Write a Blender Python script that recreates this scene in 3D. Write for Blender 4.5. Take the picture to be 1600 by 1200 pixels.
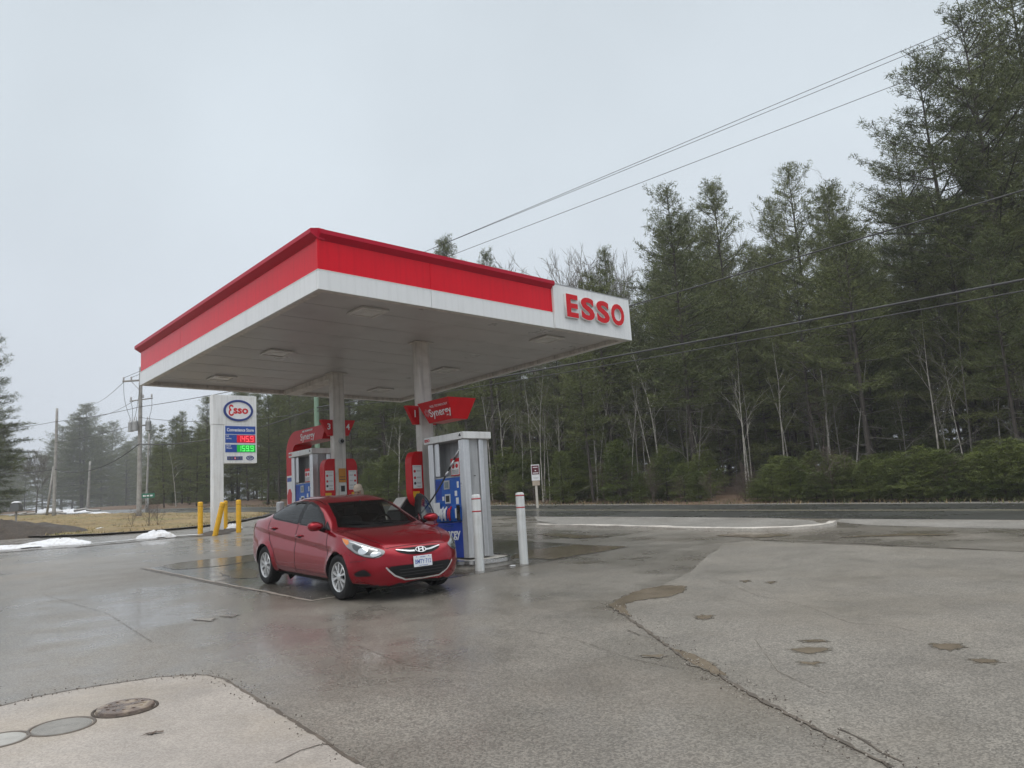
import bpy, bmesh, math, random
import numpy as np
from mathutils import Vector, Matrix
from mathutils.bvhtree import BVHTree

for o in list(bpy.data.objects):
    bpy.data.objects.remove(o)
S = bpy.context.scene
COL = S.collection

# ------------------------------------------------------------------ camera
YAW = math.radians(42.2)                      # direction of the forecourt grid
E1 = Vector((math.cos(YAW), math.sin(YAW), 0))
E2 = Vector((-math.sin(YAW), math.cos(YAW), 0))
PITCH, ROLL = math.radians(9.183), math.radians(-3.709)
cam = bpy.data.cameras.new('camera')
cam.sensor_width = 36.0
cam.lens = 1203.6 / 1600 * 36.0
cam.clip_start = 0.05
cam.clip_end = 3000
cam_o = bpy.data.objects.new('camera', cam)
COL.objects.link(cam_o)
cp, sp, cr, sr = math.cos(PITCH), math.sin(PITCH), math.cos(ROLL), math.sin(ROLL)
_r, _f, _u = Vector((1, 0, 0)), Vector((0, cp, sp)), Vector((0, -sp, cp))
_right, _up = cr * _r + sr * _u, -sr * _r + cr * _u
cam_o.matrix_world = Matrix(((_right.x, _up.x, -_f.x, 0), (_right.y, _up.y, -_f.y, 0), (_right.z, _up.z, -_f.z, 1.7), (0, 0, 0, 1)))
S.camera = cam_o

# ------------------------------------------------------------------ overcast sky and soft sun
SUN_EL, SUN_AZ = math.radians(48), math.radians(200)      # high behind the camera, veiled
W = bpy.data.worlds.new('World')
S.world = W
W.use_nodes = True
nt = W.node_tree
nt.nodes.clear()
out = nt.nodes.new('ShaderNodeOutputWorld')
sky = nt.nodes.new('ShaderNodeTexSky')
sky.sky_type = 'NISHITA'
sky.sun_disc = False
sky.sun_elevation = SUN_EL
sky.sun_rotation = SUN_AZ
sky.dust_density = 6.0
sky.air_density = 1.0
bg_sky = nt.nodes.new('ShaderNodeBackground')
bg_sky.inputs[1].default_value = 0.06
nt.links.new(sky.outputs[0], bg_sky.inputs[0])
# closed cloud deck: brighter overhead than low down (an overcast sky)
tc = nt.nodes.new('ShaderNodeTexCoord')
sep = nt.nodes.new('ShaderNodeSeparateXYZ')
nt.links.new(tc.outputs['Generated'], sep.inputs[0])
ramp = nt.nodes.new('ShaderNodeValToRGB')
ramp.color_ramp.elements[0].position = 0.0
ramp.color_ramp.elements[0].color = (0.625, 0.675, 0.755, 1)
ramp.color_ramp.elements[1].position = 1.0
ramp.color_ramp.elements[1].color = (2.35, 2.36, 2.36, 1)
for pos_, c_ in ((0.22, (0.655, 0.715, 0.785)), (0.42, (0.655, 0.725, 0.785)), (0.62, (0.595, 0.66, 0.715))):
    e = ramp.color_ramp.elements.new(pos_)
    e.color = (*c_, 1)
nt.links.new(sep.outputs[2], ramp.inputs[0])
cn = nt.nodes.new('ShaderNodeTexNoise')
cn.inputs['Scale'].default_value = 2.2
cn.inputs['Detail'].default_value = 3.0
nt.links.new(tc.outputs['Generated'], cn.inputs['Vector'])
cm = nt.nodes.new('ShaderNodeMapRange')
cm.inputs[1].default_value, cm.inputs[2].default_value = 0.3, 0.7
cm.inputs[3].default_value, cm.inputs[4].default_value = 0.93, 1.07
nt.links.new(cn.outputs[0], cm.inputs[0])
bg_cl = nt.nodes.new('ShaderNodeBackground')
nt.links.new(ramp.outputs[0], bg_cl.inputs[0])
nt.links.new(cm.outputs[0], bg_cl.inputs[1])
mixs = nt.nodes.new('ShaderNodeMixShader')
mixs.inputs[0].default_value = 0.94
nt.links.new(bg_sky.outputs[0], mixs.inputs[1])
nt.links.new(bg_cl.outputs[0], mixs.inputs[2])
nt.links.new(mixs.outputs[0], out.inputs[0])

sun = bpy.data.lights.new('sun', 'SUN')
sun.energy = 0.7
sun.angle = math.radians(40)
sun.color = (1.0, 0.96, 0.9)
sun_o = bpy.data.objects.new('sun', sun)
COL.objects.link(sun_o)
sd = Vector((math.sin(SUN_AZ) * math.cos(SUN_EL), math.cos(SUN_AZ) * math.cos(SUN_EL), math.sin(SUN_EL)))
sun_o.rotation_euler = (-sd).to_track_quat('-Z', 'Y').to_euler()
sun_o.location = sd * 60

S.view_settings.view_transform = 'Standard'
S.view_settings.look = 'None'
S.view_settings.exposure = 0.16
S.view_settings.gamma = 1.0
S.view_settings.use_curve_mapping = False
S.cycles.use_denoising = True
S.cycles.max_bounces = 8
S.cycles.diffuse_bounces = 3
S.cycles.glossy_bounces = 3
S.cycles.transmission_bounces = 6
S.cycles.transparent_max_bounces = 12
S.cycles.volume_bounces = 0
S.cycles.caustics_reflective = False
S.cycles.caustics_refractive = False

# ------------------------------------------------------------------ terrain and placing
def gz0(x, y):
    z = -0.016 + 0.0481 * y - 0.019 * x
    if z > 3.2:
        z = 3.2 + 3.5 * (1 - math.exp(-(z - 3.2) / 3.5))
    if z < -5.0:
        z = -5.0 - 2.0 * (1 - math.exp((z + 5.0) / 2.0))
    return z
def L(u, v, dz=0.0):
    p = E1 * u + E2 * v
    return Vector((p.x, p.y, gz0(p.x, p.y) + dz))
def UV(x, y):
    return x * E1.x + y * E1.y, x * E2.x + y * E2.y
def ray(px, py):
    """direction through a point of the 1600x1200 photograph, scaled so that y = 1"""
    d = _right * ((px - 800) / 1203.6) + _up * ((600 - py) / 1203.6) + _f
    return d / d.y
def at(px, py, Y):
    return Vector((0, 0, 1.7)) + ray(px, py) * Y
def on_ground(px, py):
    d = ray(px, py)
    t = (-0.016 - 1.7) / (d.z - 0.0481 + 0.019 * d.x)
    return Vector((d.x * t, t, gz0(d.x * t, t)))

# ------------------------------------------------------------------ objects
def thing(name, label, cat, loc=(0, 0, 0), rz=0.0, group=None):
    o = bpy.data.objects.new(name, None)
    o.empty_display_size = 0.2
    COL.objects.link(o)
    o.location = loc
    o.rotation_euler = (0, 0, rz)
    o['label'] = label
    o['category'] = cat
    if group:
        o['group'] = group
    return o
def tag(o, label, cat, group=None):
    o['label'] = label
    o['category'] = cat
    if group:
        o['group'] = group
    return o
def struct(o, label=None, kind='structure'):
    o['kind'] = kind
    if label:
        o['label'] = label
        if kind == 'stuff':
            o['category'] = o.name.split('.')[0].replace('_', ' ')
    return o
def link_mesh(name, me, m, parent=None):
    o = bpy.data.objects.new(name, me)
    COL.objects.link(o)
    if m is not None:
        for mm in (m if isinstance(m, (list, tuple)) else [m]):
            me.materials.append(mm)
    if parent is not None:
        o.parent = parent
    return o

class MB:
    """collects shapes and links them as one mesh"""
    def __init__(s):
        s.v, s.f, s.mi = [], [], []
    def add(s, vs, fs, mi=0):
        b = len(s.v)
        s.v.extend([tuple(x) for x in vs])
        s.f.extend([tuple(b + i for i in f) for f in fs])
        s.mi.extend([mi] * len(fs))
        return s
    def box(s, x0, x1, y0, y1, z0, z1, mi=0, M=None):
        vs = [Vector((x, y, z)) for z in (z0, z1) for (x, y) in ((x0, y0), (x1, y0), (x1, y1), (x0, y1))]
        if M is not None:
            vs = [M @ v for v in vs]
        return s.add(vs, [(3, 2, 1, 0), (4, 5, 6, 7), (0, 1, 5, 4), (1, 2, 6, 5), (2, 3, 7, 6), (3, 0, 4, 7)], mi)
    def prism(s, poly, fn, d0, d1, mi=0):
        """poly: 2D outline; fn(a, b, d) gives the 3D point; extruded from d0 to d1"""
        n = len(poly)
        vs = [fn(a, b, d0) for a, b in poly] + [fn(a, b, d1) for a, b in poly]
        fs = [tuple(range(n - 1, -1, -1)), tuple(range(n, 2 * n))]
        fs += [(i, (i + 1) % n, n + (i + 1) % n, n + i) for i in range(n)]
        return s.add(vs, fs, mi)
    def tube(s, path, rad, n=8, cap=True, mi=0):
        path = [Vector(p) for p in path]
        if not isinstance(rad, (list, tuple)):
            rad = [rad] * len(path)
        b = len(s.v)
        prev = None
        for i, p in enumerate(path):
            t = (path[min(i + 1, len(path) - 1)] - path[max(i - 1, 0)])
            t = t.normalized() if t.length > 1e-9 else Vector((0, 0, 1))
            if prev is None:
                a = Vector((1, 0, 0)) if abs(t.x) < 0.8 else Vector((0, 1, 0))
                prev = t.cross(a).normalized()
            q = (prev - t * prev.dot(t)).normalized()
            prev = q
            w = t.cross(q)
            for k in range(n):
                an = 2 * math.pi * k / n
                s.v.append(tuple(p + (q * math.cos(an) + w * math.sin(an)) * rad[i]))
        for i in range(len(path) - 1):
            for k in range(n):
                s.f.append((b + i * n + k, b + i * n + (k + 1) % n, b + (i + 1) * n + (k + 1) % n, b + (i + 1) * n + k))
                s.mi.append(mi)
        if cap:
            s.f.append(tuple(b + k for k in range(n - 1, -1, -1)))
            s.f.append(tuple(b + (len(path) - 1) * n + k for k in range(n)))
            s.mi.extend([mi, mi])
        return s
    def lathe(s, prof, n=24, M=None, mi=0, cap=True):
        """prof: (radius, height) from bottom to top about local z"""
        b = len(s.v)
        for r, z in prof:
            for k in range(n):
                an = 2 * math.pi * k / n
                p = Vector((r * math.cos(an), r * math.sin(an), z))
                s.v.append(tuple(M @ p if M is not None else p))
        for i in range(len(prof) - 1):
            for k in range(n):
                s.f.append((b + i * n + k, b + i * n + (k + 1) % n, b + (i + 1) * n + (k + 1) % n, b + (i + 1) * n + k))
                s.mi.append(mi)
        if cap:
            s.f.append(tuple(b + k for k in range(n - 1, -1, -1)))
            s.f.append(tuple(b + (len(prof) - 1) * n + k for k in range(n)))
            s.mi.extend([mi, mi])
        return s
    def mesh(s, name, smooth=False):
        me = bpy.data.meshes.new(name)
        me.from_pydata(s.v, [], s.f)
        me.polygons.foreach_set('material_index', s.mi)
        if smooth:
            me.polygons.foreach_set('use_smooth', [True] * len(s.f))
        me.update()
        return me
    def build(s, name, m, parent=None, smooth=False, bevel=0.0, seg=2, angle=None):
        me = s.mesh(name, smooth)
        o = link_mesh(name, me, m, parent)
        if bevel:
            bv = o.modifiers.new('bevel', 'BEVEL')
            bv.width = bevel
            bv.segments = seg
            bv.limit_method = 'ANGLE'
            bv.angle_limit = math.radians(40)
        if angle is not None:
            auto_smooth(me, angle)
        return o

def auto_smooth(me, deg=35):
    bm = bmesh.new()
    bm.from_mesh(me)
    for f in bm.faces:
        f.smooth = True
    for e in bm.edges:
        if len(e.link_faces) == 2:
            e.smooth = e.calc_face_angle(0) < math.radians(deg)
    bm.to_mesh(me)
    bm.free()

def text_mesh(body, size, extrude=0.002, bold=0.0, width=None, align='CENTER', spacing=1.0):
    cu = bpy.data.curves.new('lettering', 'FONT')
    cu.body = body
    cu.size = size
    cu.extrude = extrude
    cu.offset = bold
    cu.align_x = align
    cu.align_y = 'CENTER'
    cu.space_character = spacing
    cu.resolution_u = 4
    o = bpy.data.objects.new('lettering', cu)
    COL.objects.link(o)
    dg = bpy.context.evaluated_depsgraph_get()
    me = bpy.data.meshes.new_from_object(o.evaluated_get(dg))
    bpy.data.objects.remove(o)
    bpy.data.curves.remove(cu)
    if width:
        xs = [v.co.x for v in me.vertices]
        k = width / max(1e-6, max(xs) - min(xs))
        for v in me.vertices:
            v.co.x *= k
    return me
def frame(origin, right, up):
    """matrix whose x runs along right, y along up, z out of the face"""
    x = Vector(right).normalized()
    z = x.cross(Vector(up)).normalized()
    y = z.cross(x)
    o = Vector(origin)
    return Matrix(((x.x, y.x, z.x, o.x), (x.y, y.y, z.y, o.y), (x.z, y.z, z.z, o.z), (0, 0, 0, 1)))
def put_text(name, body, size, M, m, parent, **kw):
    me = text_mesh(body, size, **kw)
    me.transform(M)
    return link_mesh(name, me, m, parent)

# ------------------------------------------------------------------ materials
def nodes(m):
    m.use_nodes = True
    return m.node_tree
def mat(name, col, rough=0.5, metal=0.0, spec=0.5, var=0.0, scale=6.0, bump=0.0, bscale=60.0, coat=0.0, emit=None, trans=0.0, rvar=0.0, dirt=None, streak=0.0):
    m = bpy.data.materials.new(name)
    t = nodes(m)
    b = t.nodes['Principled BSDF']
    b.inputs['Base Color'].default_value = (*col, 1)
    b.inputs['Roughness'].default_value = rough
    b.inputs['Metallic'].default_value = metal
    b.inputs['Specular IOR Level'].default_value = spec
    b.inputs['Coat Weight'].default_value = coat
    b.inputs['Coat Roughness'].default_value = 0.04
    b.inputs['Transmission Weight'].default_value = trans
    if emit:
        b.inputs['Emission Color'].default_value = (*emit[0], 1)
        b.inputs['Emission Strength'].default_value = emit[1]
    if var or bump or rvar or dirt:
        co = t.nodes.new('ShaderNodeTexCoord')
    if var or rvar:
        n = t.nodes.new('ShaderNodeTexNoise')
        n.inputs['Scale'].default_value = scale
        n.inputs['Detail'].default_value = 6
        n.inputs['Roughness'].default_value = 0.65
        t.links.new(co.outputs['Object'], n.inputs['Vector'])
        if var:
            mr = t.nodes.new('ShaderNodeMapRange')
            mr.inputs[1].default_value, mr.inputs[2].default_value = 0.3, 0.7
            mr.inputs[3].default_value, mr.inputs[4].default_value = 1 - var, 1 + var
            t.links.new(n.outputs[0], mr.inputs[0])
            mx = t.nodes.new('ShaderNodeVectorMath')
            mx.operation = 'SCALE'
            mx.inputs[0].default_value = col
            t.links.new(mr.outputs[0], mx.inputs['Scale'])
            last = mx.outputs[0]
            if dirt:
                dn = t.nodes.new('ShaderNodeTexNoise')
                dn.inputs['Scale'].default_value = dirt[1]
                dn.inputs['Detail'].default_value = 8
                t.links.new(co.outputs['Object'], dn.inputs['Vector'])
                dr = t.nodes.new('ShaderNodeMapRange')
                dr.inputs[1].default_value, dr.inputs[2].default_value = 0.5, 0.75
                dr.inputs[4].default_value = dirt[2]
                t.links.new(dn.outputs[0], dr.inputs[0])
                dm = t.nodes.new('ShaderNodeMix')
                dm.data_type = 'RGBA'
                t.links.new(dr.outputs[0], dm.inputs[0])
                t.links.new(last, dm.inputs[6])
                dm.inputs[7].default_value = (*dirt[0], 1)
                last = dm.outputs[2]
            if streak:
                mp = t.nodes.new('ShaderNodeMapping')
                mp.inputs['Scale'].default_value = (5.0, 5.0, 0.35)
                t.links.new(co.outputs['Object'], mp.inputs[0])
                sn = t.nodes.new('ShaderNodeTexNoise')
                sn.inputs['Scale'].default_value = 3.0
                sn.inputs['Detail'].default_value = 6
                t.links.new(mp.outputs[0], sn.inputs['Vector'])
                sr_ = t.nodes.new('ShaderNodeMapRange')
                sr_.inputs[1].default_value, sr_.inputs[2].default_value = 0.46, 0.72
                sr_.inputs[3].default_value, sr_.inputs[4].default_value = 1.0, 1.0 - streak
                t.links.new(sn.outputs[0], sr_.inputs[0])
                sv = t.nodes.new('ShaderNodeVectorMath')
                sv.operation = 'SCALE'
                t.links.new(last, sv.inputs[0])
                t.links.new(sr_.outputs[0], sv.inputs['Scale'])
                last = sv.outputs[0]
            t.links.new(last, b.inputs['Base Color'])
        if rvar:
            rr = t.nodes.new('ShaderNodeMapRange')
            rr.inputs[1].default_value, rr.inputs[2].default_value = 0.3, 0.7
            rr.inputs[3].default_value, rr.inputs[4].default_value = max(0.02, rough - rvar), min(1, rough + rvar)
            t.links.new(n.outputs[0], rr.inputs[0])
            t.links.new(rr.outputs[0], b.inputs['Roughness'])
    if bump:
        bn = t.nodes.new('ShaderNodeTexNoise')
        bn.inputs['Scale'].default_value = bscale
        bn.inputs['Detail'].default_value = 5
        t.links.new(co.outputs['Object'], bn.inputs['Vector'])
        bp = t.nodes.new('ShaderNodeBump')
        bp.inputs['Strength'].default_value = bump
        bp.inputs['Distance'].default_value = 0.02
        t.links.new(bn.outputs[0], bp.inputs['Height'])
        t.links.new(bp.outputs[0], b.inputs['Normal'])
    return m

M_ = {}
M_['white'] = mat('white_painted_metal', (0.80, 0.81, 0.80), 0.35, var=0.04, scale=1.5, rvar=0.08, dirt=((0.55, 0.52, 0.46), 3.0, 0.35), streak=0.15)
M_['fascia'] = mat('white_fascia_sheet', (0.78, 0.80, 0.81), 0.22, var=0.03, scale=0.8, rvar=0.06, streak=0.08)
M_['soffit'] = mat('soffit_paint', (0.49, 0.49, 0.49), 0.38, var=0.12, scale=0.9, rvar=0.14, dirt=((0.34, 0.335, 0.325), 1.6, 0.5))
M_['column'] = mat('column_paint', (0.62, 0.60, 0.56), 0.4, var=0.08, scale=3, dirt=((0.40, 0.36, 0.31), 4.0, 0.5), streak=0.3)
M_['red'] = mat('red_fascia_sheet', (0.72, 0.006, 0.022), 0.14, spec=0.17, var=0.05, scale=0.9, rvar=0.05, streak=0.09)
M_['cap_red'] = mat('red_cap_flashing', (0.46, 0.006, 0.03), 0.35, spec=0.2, var=0.05, scale=2)
M_['letter_red'] = mat('red_letter_face', (0.62, 0.008, 0.016), 0.3, spec=0.2, var=0.04)
M_['sign_red'] = mat('red_sign_plastic', (0.56, 0.004, 0.010), 0.3, spec=0.2, var=0.06, scale=5)
M_['trim'] = mat('pale_aluminium_edge', (0.75, 0.72, 0.70), 0.3, metal=0.3)
M_['alu'] = mat('brushed_aluminium', (0.62, 0.63, 0.64), 0.34, metal=0.75, var=0.06, scale=9, rvar=0.08, streak=0.2)
M_['steel'] = mat('stainless_rim', (0.55, 0.55, 0.54), 0.22, metal=1.0, rvar=0.1, scale=14)
M_['grey'] = mat('grey_cabinet_paint', (0.40, 0.41, 0.42), 0.45, var=0.08, scale=6, streak=0.3)
M_['dark_grey'] = mat('dark_grey_paint', (0.12, 0.125, 0.13), 0.5, var=0.08)
M_['blue'] = mat('blue_pump_panel', (0.008, 0.10, 0.44), 0.32, spec=0.3, var=0.12, scale=8)
M_['deep_blue'] = mat('deep_blue_pump_skirt', (0.006, 0.04, 0.33), 0.3, spec=0.3, var=0.15, scale=5)
M_['black'] = mat('black_rubber', (0.012, 0.012, 0.013), 0.5, var=0.1)
M_['black_gloss'] = mat('black_gloss_plastic', (0.01, 0.01, 0.011), 0.15)
M_['paper'] = mat('white_paper', (0.78, 0.79, 0.80), 0.7, var=0.05)
M_['yellow'] = mat('yellow_sleeve_plastic', (0.78, 0.43, 0.012), 0.4, var=0.06, scale=5, dirt=((0.4, 0.25, 0.05), 6.0, 0.4))
M_['bollard'] = mat('white_sleeve_plastic', (0.70, 0.72, 0.72), 0.38, var=0.05, scale=3, dirt=((0.45, 0.43, 0.38), 4.0, 0.45), streak=0.25)
M_['stripe'] = mat('red_reflective_tape', (0.45, 0.03, 0.04), 0.3)
M_['navy'] = mat('navy_sign_face', (0.012, 0.035, 0.20), 0.3)
M_['sign_blue'] = mat('blue_sign_face', (0.012, 0.07, 0.35), 0.3, var=0.04)
M_['ink'] = mat('white_ink', (0.82, 0.83, 0.84), 0.5)
M_['ink_red'] = mat('red_ink', (0.55, 0.01, 0.02), 0.4)
M_['ink_black'] = mat('dark_ink', (0.02, 0.02, 0.025), 0.5)
M_['maroon'] = mat('maroon_sign_face', (0.10, 0.008, 0.018), 0.4)
M_['wood'] = mat('weathered_pole_wood', (0.34, 0.33, 0.315), 0.85, var=0.25, scale=4, bump=0.4, bscale=20)
M_['green_wood'] = mat('green_treated_pole', (0.20, 0.30, 0.22), 0.8, var=0.15, scale=3)
M_['wire'] = mat('weathered_wire', (0.06, 0.06, 0.063), 0.6)
M_['galv'] = mat('galvanised_steel', (0.42, 0.43, 0.44), 0.5, metal=0.5, var=0.1)
M_['porcelain'] = mat('grey_porcelain', (0.45, 0.44, 0.44), 0.3)
M_['fixture'] = mat('light_frame', (0.58, 0.575, 0.56), 0.4, var=0.05)
M_['lens'] = mat('light_lens', (0.62, 0.62, 0.60), 0.25, var=0.05)
M_['screen'] = mat('pump_display', (0.18, 0.22, 0.24), 0.2)
M_['green_sign'] = mat('green_road_sign', (0.01, 0.18, 0.10), 0.4)
# ================================================================== ground materials
def ground_mat(name, dark, light, grain, wet_lo, wet_hi, rough_wet, rough_dry, patch=0.30, bump=0.35, tint=None, seed=0.0, coat=0.0, contrast=1.0):
    m = bpy.data.materials.new(name)
    t = nodes(m)
    N = t.nodes.new
    lk = t.links.new
    b = t.nodes['Principled BSDF']
    geo = N('ShaderNodeNewGeometry')
    off = N('ShaderNodeVectorMath')
    off.operation = 'ADD'
    off.inputs[1].default_value = (seed, seed * 1.7, 0)
    lk(geo.outputs['Position'], off.inputs[0])
    P = off.outputs[0]
    def noise(scale, detail=4, rough=0.6):
        n = N('ShaderNodeTexNoise')
        n.inputs['Scale'].default_value = scale
        n.inputs['Detail'].default_value = detail
        n.inputs['Roughness'].default_value = rough
        lk(P, n.inputs['Vector'])
        return n.outputs[0]
    def rng(x, a, b_, c, d):
        r = N('ShaderNodeMapRange')
        r.inputs[1].default_value, r.inputs[2].default_value = a, b_
        r.inputs[3].default_value, r.inputs[4].default_value = c, d
        lk(x, r.inputs[0])
        return r.outputs[0]
    def math_(op, x, y):
        r = N('ShaderNodeMath')
        r.operation = op
        for i, q in enumerate((x, y)):
            if isinstance(q, (int, float)):
                r.inputs[i].default_value = q
            else:
                lk(q, r.inputs[i])
        return r.outputs[0]
    vor = N('ShaderNodeTexVoronoi')
    vor.inputs['Scale'].default_value = grain
    lk(P, vor.inputs['Vector'])
    sepc = N('ShaderNodeSeparateColor')
    lk(vor.outputs['Color'], sepc.inputs[0])
    stone = rng(sepc.outputs[0], 0.5 - 0.5 / contrast, 0.5 + 0.5 / contrast, 0, 1)
    fine = noise(grain * 1.6, 3, 0.7)
    big = noise(patch, 6, 0.62)
    mid = noise(patch * 5.5, 5, 0.6)
    wet = rng(math_('ADD', math_('MULTIPLY', big, 0.65), math_('MULTIPLY', mid, 0.35)), wet_lo, wet_hi, 0, 1)
    g = math_('ADD', math_('MULTIPLY', stone, 0.55), math_('MULTIPLY', fine, 0.45))
    mix = N('ShaderNodeMix')
    mix.data_type = 'RGBA'
    mix.inputs[6].default_value = (*dark, 1)
    mix.inputs[7].default_value = (*light, 1)
    lk(g, mix.inputs[0])
    # broad stains and damp darkening
    mul = N('ShaderNodeVectorMath')
    mul.operation = 'SCALE'
    lk(mix.outputs[2], mul.inputs[0])
    lk(math_('MULTIPLY', rng(noise(patch * 2.3, 6, 0.7), 0.3, 0.7, 0.80, 1.16), rng(wet, 0, 1, 1.06, 0.80)), mul.inputs['Scale'])
    last = mul.outputs[0]
    if tint:
        tm = N('ShaderNodeMix')
        tm.data_type = 'RGBA'
        lk(rng(noise(patch * 1.3, 5, 0.6), 0.48, 0.72, 0, tint[1]), tm.inputs[0])
        lk(last, tm.inputs[6])
        tm.inputs[7].default_value = (*tint[0], 1)
        last = tm.outputs[2]
    lk(last, b.inputs['Base Color'])
    lk(rng(wet, 0, 1, rough_dry, rough_wet), b.inputs['Roughness'])
    b.inputs['Specular IOR Level'].default_value = 0.5
    if coat:
        lk(rng(wet, 0.3, 1, 0, coat), b.inputs['Coat Weight'])
        b.inputs['Coat Roughness'].default_value = 0.12
    bp = N('ShaderNodeBump')
    bp.inputs['Distance'].default_value = 0.006
    lk(rng(wet, 0, 1, bump, bump * 0.35), bp.inputs['Strength'])
    lk(g, bp.inputs['Height'])
    lk(bp.outputs[0], b.inputs['Normal'])
    return m

G_ = {}
G_['asphalt'] = ground_mat('wet_asphalt', (0.080, 0.071, 0.060), (0.315, 0.287, 0.247), 82, 0.38, 0.62, 0.17, 0.46, 0.22, 0.8, ((0.22, 0.175, 0.13), 0.40), 3.0, coat=0.55, contrast=1.6)
G_['dry'] = ground_mat('coarse_worn_asphalt', (0.078, 0.070, 0.059), (0.315, 0.288, 0.248), 85, 0.46, 0.70, 0.28, 0.52, 0.35, 0.9, ((0.22, 0.185, 0.14), 0.35), 11.0, contrast=1.6)
G_['road'] = ground_mat('wet_road_asphalt', (0.035, 0.036, 0.034), (0.10, 0.10, 0.095), 50, 0.35, 0.65, 0.18, 0.40, 0.15, 0.35, None, 5.0)
G_['shoulder'] = ground_mat('gravel_shoulder', (0.10, 0.095, 0.085), (0.34, 0.32, 0.29), 38, 0.45, 0.7, 0.30, 0.6, 0.3, 0.6, ((0.16, 0.13, 0.10), 0.5), 23.0)
G_['slab'] = ground_mat('wet_concrete_slab', (0.085, 0.075, 0.064), (0.20, 0.185, 0.162), 120, 0.34, 0.60, 0.10, 0.34, 0.40, 0.2, ((0.07, 0.058, 0.045), 0.6), 7.0, coat=0.7)
G_['tank'] = ground_mat('brushed_concrete', (0.20, 0.176, 0.156), (0.455, 0.408, 0.360), 95, 0.46, 0.70, 0.28, 0.60, 0.5, 0.5, ((0.33, 0.27, 0.19), 0.45), 31.0)
G_['earth'] = ground_mat('leaf_litter', (0.045, 0.030, 0.020), (0.20, 0.125, 0.075), 14, 0.4, 0.7, 0.7, 0.95, 0.3, 0.9, None, 41.0)
G_['mud'] = ground_mat('dark_mud', (0.020, 0.014, 0.010), (0.075, 0.055, 0.038), 20, 0.4, 0.7, 0.45, 0.8, 0.6, 0.9, None, 43.0)
G_['turf'] = ground_mat('dormant_turf', (0.13, 0.095, 0.045), (0.34, 0.25, 0.12), 9, 0.4, 0.7, 0.8, 0.95, 0.25, 0.8, ((0.16, 0.17, 0.06), 0.6), 47.0)
G_['kerb'] = ground_mat('kerb_concrete', (0.38, 0.35, 0.31), (0.62, 0.59, 0.54), 60, 0.5, 0.75, 0.35, 0.6, 1.5, 0.4, ((0.20, 0.16, 0.12), 0.4), 53.0)
G_['snow'] = mat('old_snow', (0.74, 0.755, 0.78), 0.6, var=0.10, scale=6, bump=0.9, bscale=16, dirt=((0.36, 0.33, 0.29), 6.0, 0.8))
G_['water'] = mat('muddy_puddle_water', (0.185, 0.152, 0.115), 0.14, spec=0.35, var=0.25, scale=3, rvar=0.03)
G_['silt'] = ground_mat('wet_silt', (0.070, 0.060, 0.048), (0.26, 0.23, 0.19), 60, 0.3, 0.6, 0.2, 0.4, 0.5, 0.6, None, 61.0, contrast=1.6)
G_['grime'] = mat('brown_joint_grime', (0.105, 0.085, 0.066), 0.45, var=0.4, scale=5)
G_['line'] = mat('worn_road_paint', (0.42, 0.38, 0.27), 0.5, var=0.25, scale=12)

# ================================================================== ground sheets
def near_edge(v):
    return float(np.interp(v, [-90, 5.9, 12.1, 20.9, 32, 46.8, 60, 78, 86, 100, 130, 170], [33.0, 21.5, 20.75, 19.85, 18.8, 17.1, 14.6, 10.6, 7.9, 2.0, -14, -42]))
def sheet(name, outline, m, dz, thick=0.0):
    """outline: list of (u, v) on the forecourt grid, laid on the ground"""
    pts = [L(u, v, dz) for u, v in outline]
    bm = bmesh.new()
    vs = [bm.verts.new(p) for p in pts]
    f = bm.faces.new(vs)
    f.normal_update()
    if f.normal.z < 0:
        f.normal_flip()
    if thick:
        r = bmesh.ops.extrude_face_region(bm, geom=[f])
        bmesh.ops.translate(bm, vec=(0, 0, -thick), verts=[g for g in r['geom'] if isinstance(g, bmesh.types.BMVert)])
        bmesh.ops.recalc_face_normals(bm, faces=bm.faces)
    bmesh.ops.triangulate(bm, faces=[f for f in bm.faces if len(f.verts) > 4])
    me = bpy.data.meshes.new(name)
    bm.to_mesh(me)
    bm.free()
    return struct(link_mesh(name, me, m))
def px_outline(pts, jitter=0.0, sub=1, seed=0):
    rnd = random.Random(seed)
    o = []
    P = [UV(*on_ground(*p)[:2]) for p in pts]
    n = len(P)
    for i in range(n):
        a, b = P[i], P[(i + 1) % n]
        for k in range(sub):
            t = k / sub
            o.append((a[0] + (b[0] - a[0]) * t + rnd.uniform(-jitter, jitter), a[1] + (b[1] - a[1]) * t + rnd.uniform(-jitter, jitter)))
    return o
def ribbon(name, uv, width, m, dz, jitter=0.0, seed=1, step=0.25, kind='structure'):
    rnd = random.Random(seed)
    path = []
    for a, b in zip(uv[:-1], uv[1:]):
        n = max(1, int(math.hypot(b[0] - a[0], b[1] - a[1]) / step))
        path += [(a[0] + (b[0] - a[0]) * k / n, a[1] + (b[1] - a[1]) * k / n) for k in range(n)]
    path.append(uv[-1])
    mb = MB()
    vs = []
    for i, p in enumerate(path):
        q0, q1 = path[max(0, i - 1)], path[min(len(path) - 1, i + 1)]
        d = Vector((q1[0] - q0[0], q1[1] - q0[1]))
        d = d.normalized() if d.length else Vector((1, 0))
        w = (width(i / (len(path) - 1)) if callable(width) else width) / 2
        w1, w2 = w * (1 + rnd.uniform(-jitter, jitter)), w * (1 + rnd.uniform(-jitter, jitter))
        vs += [L(p[0] - d.y * w1, p[1] + d.x * w1, dz), L(p[0] + d.y * w2, p[1] - d.x * w2, dz)]
    mb.add(vs, [(2 * i + 1, 2 * i + 3, 2 * i + 2, 2 * i) for i in range(len(path) - 1)])
    o = mb.build(name, m)
    return struct(o, kind=kind)

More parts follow.
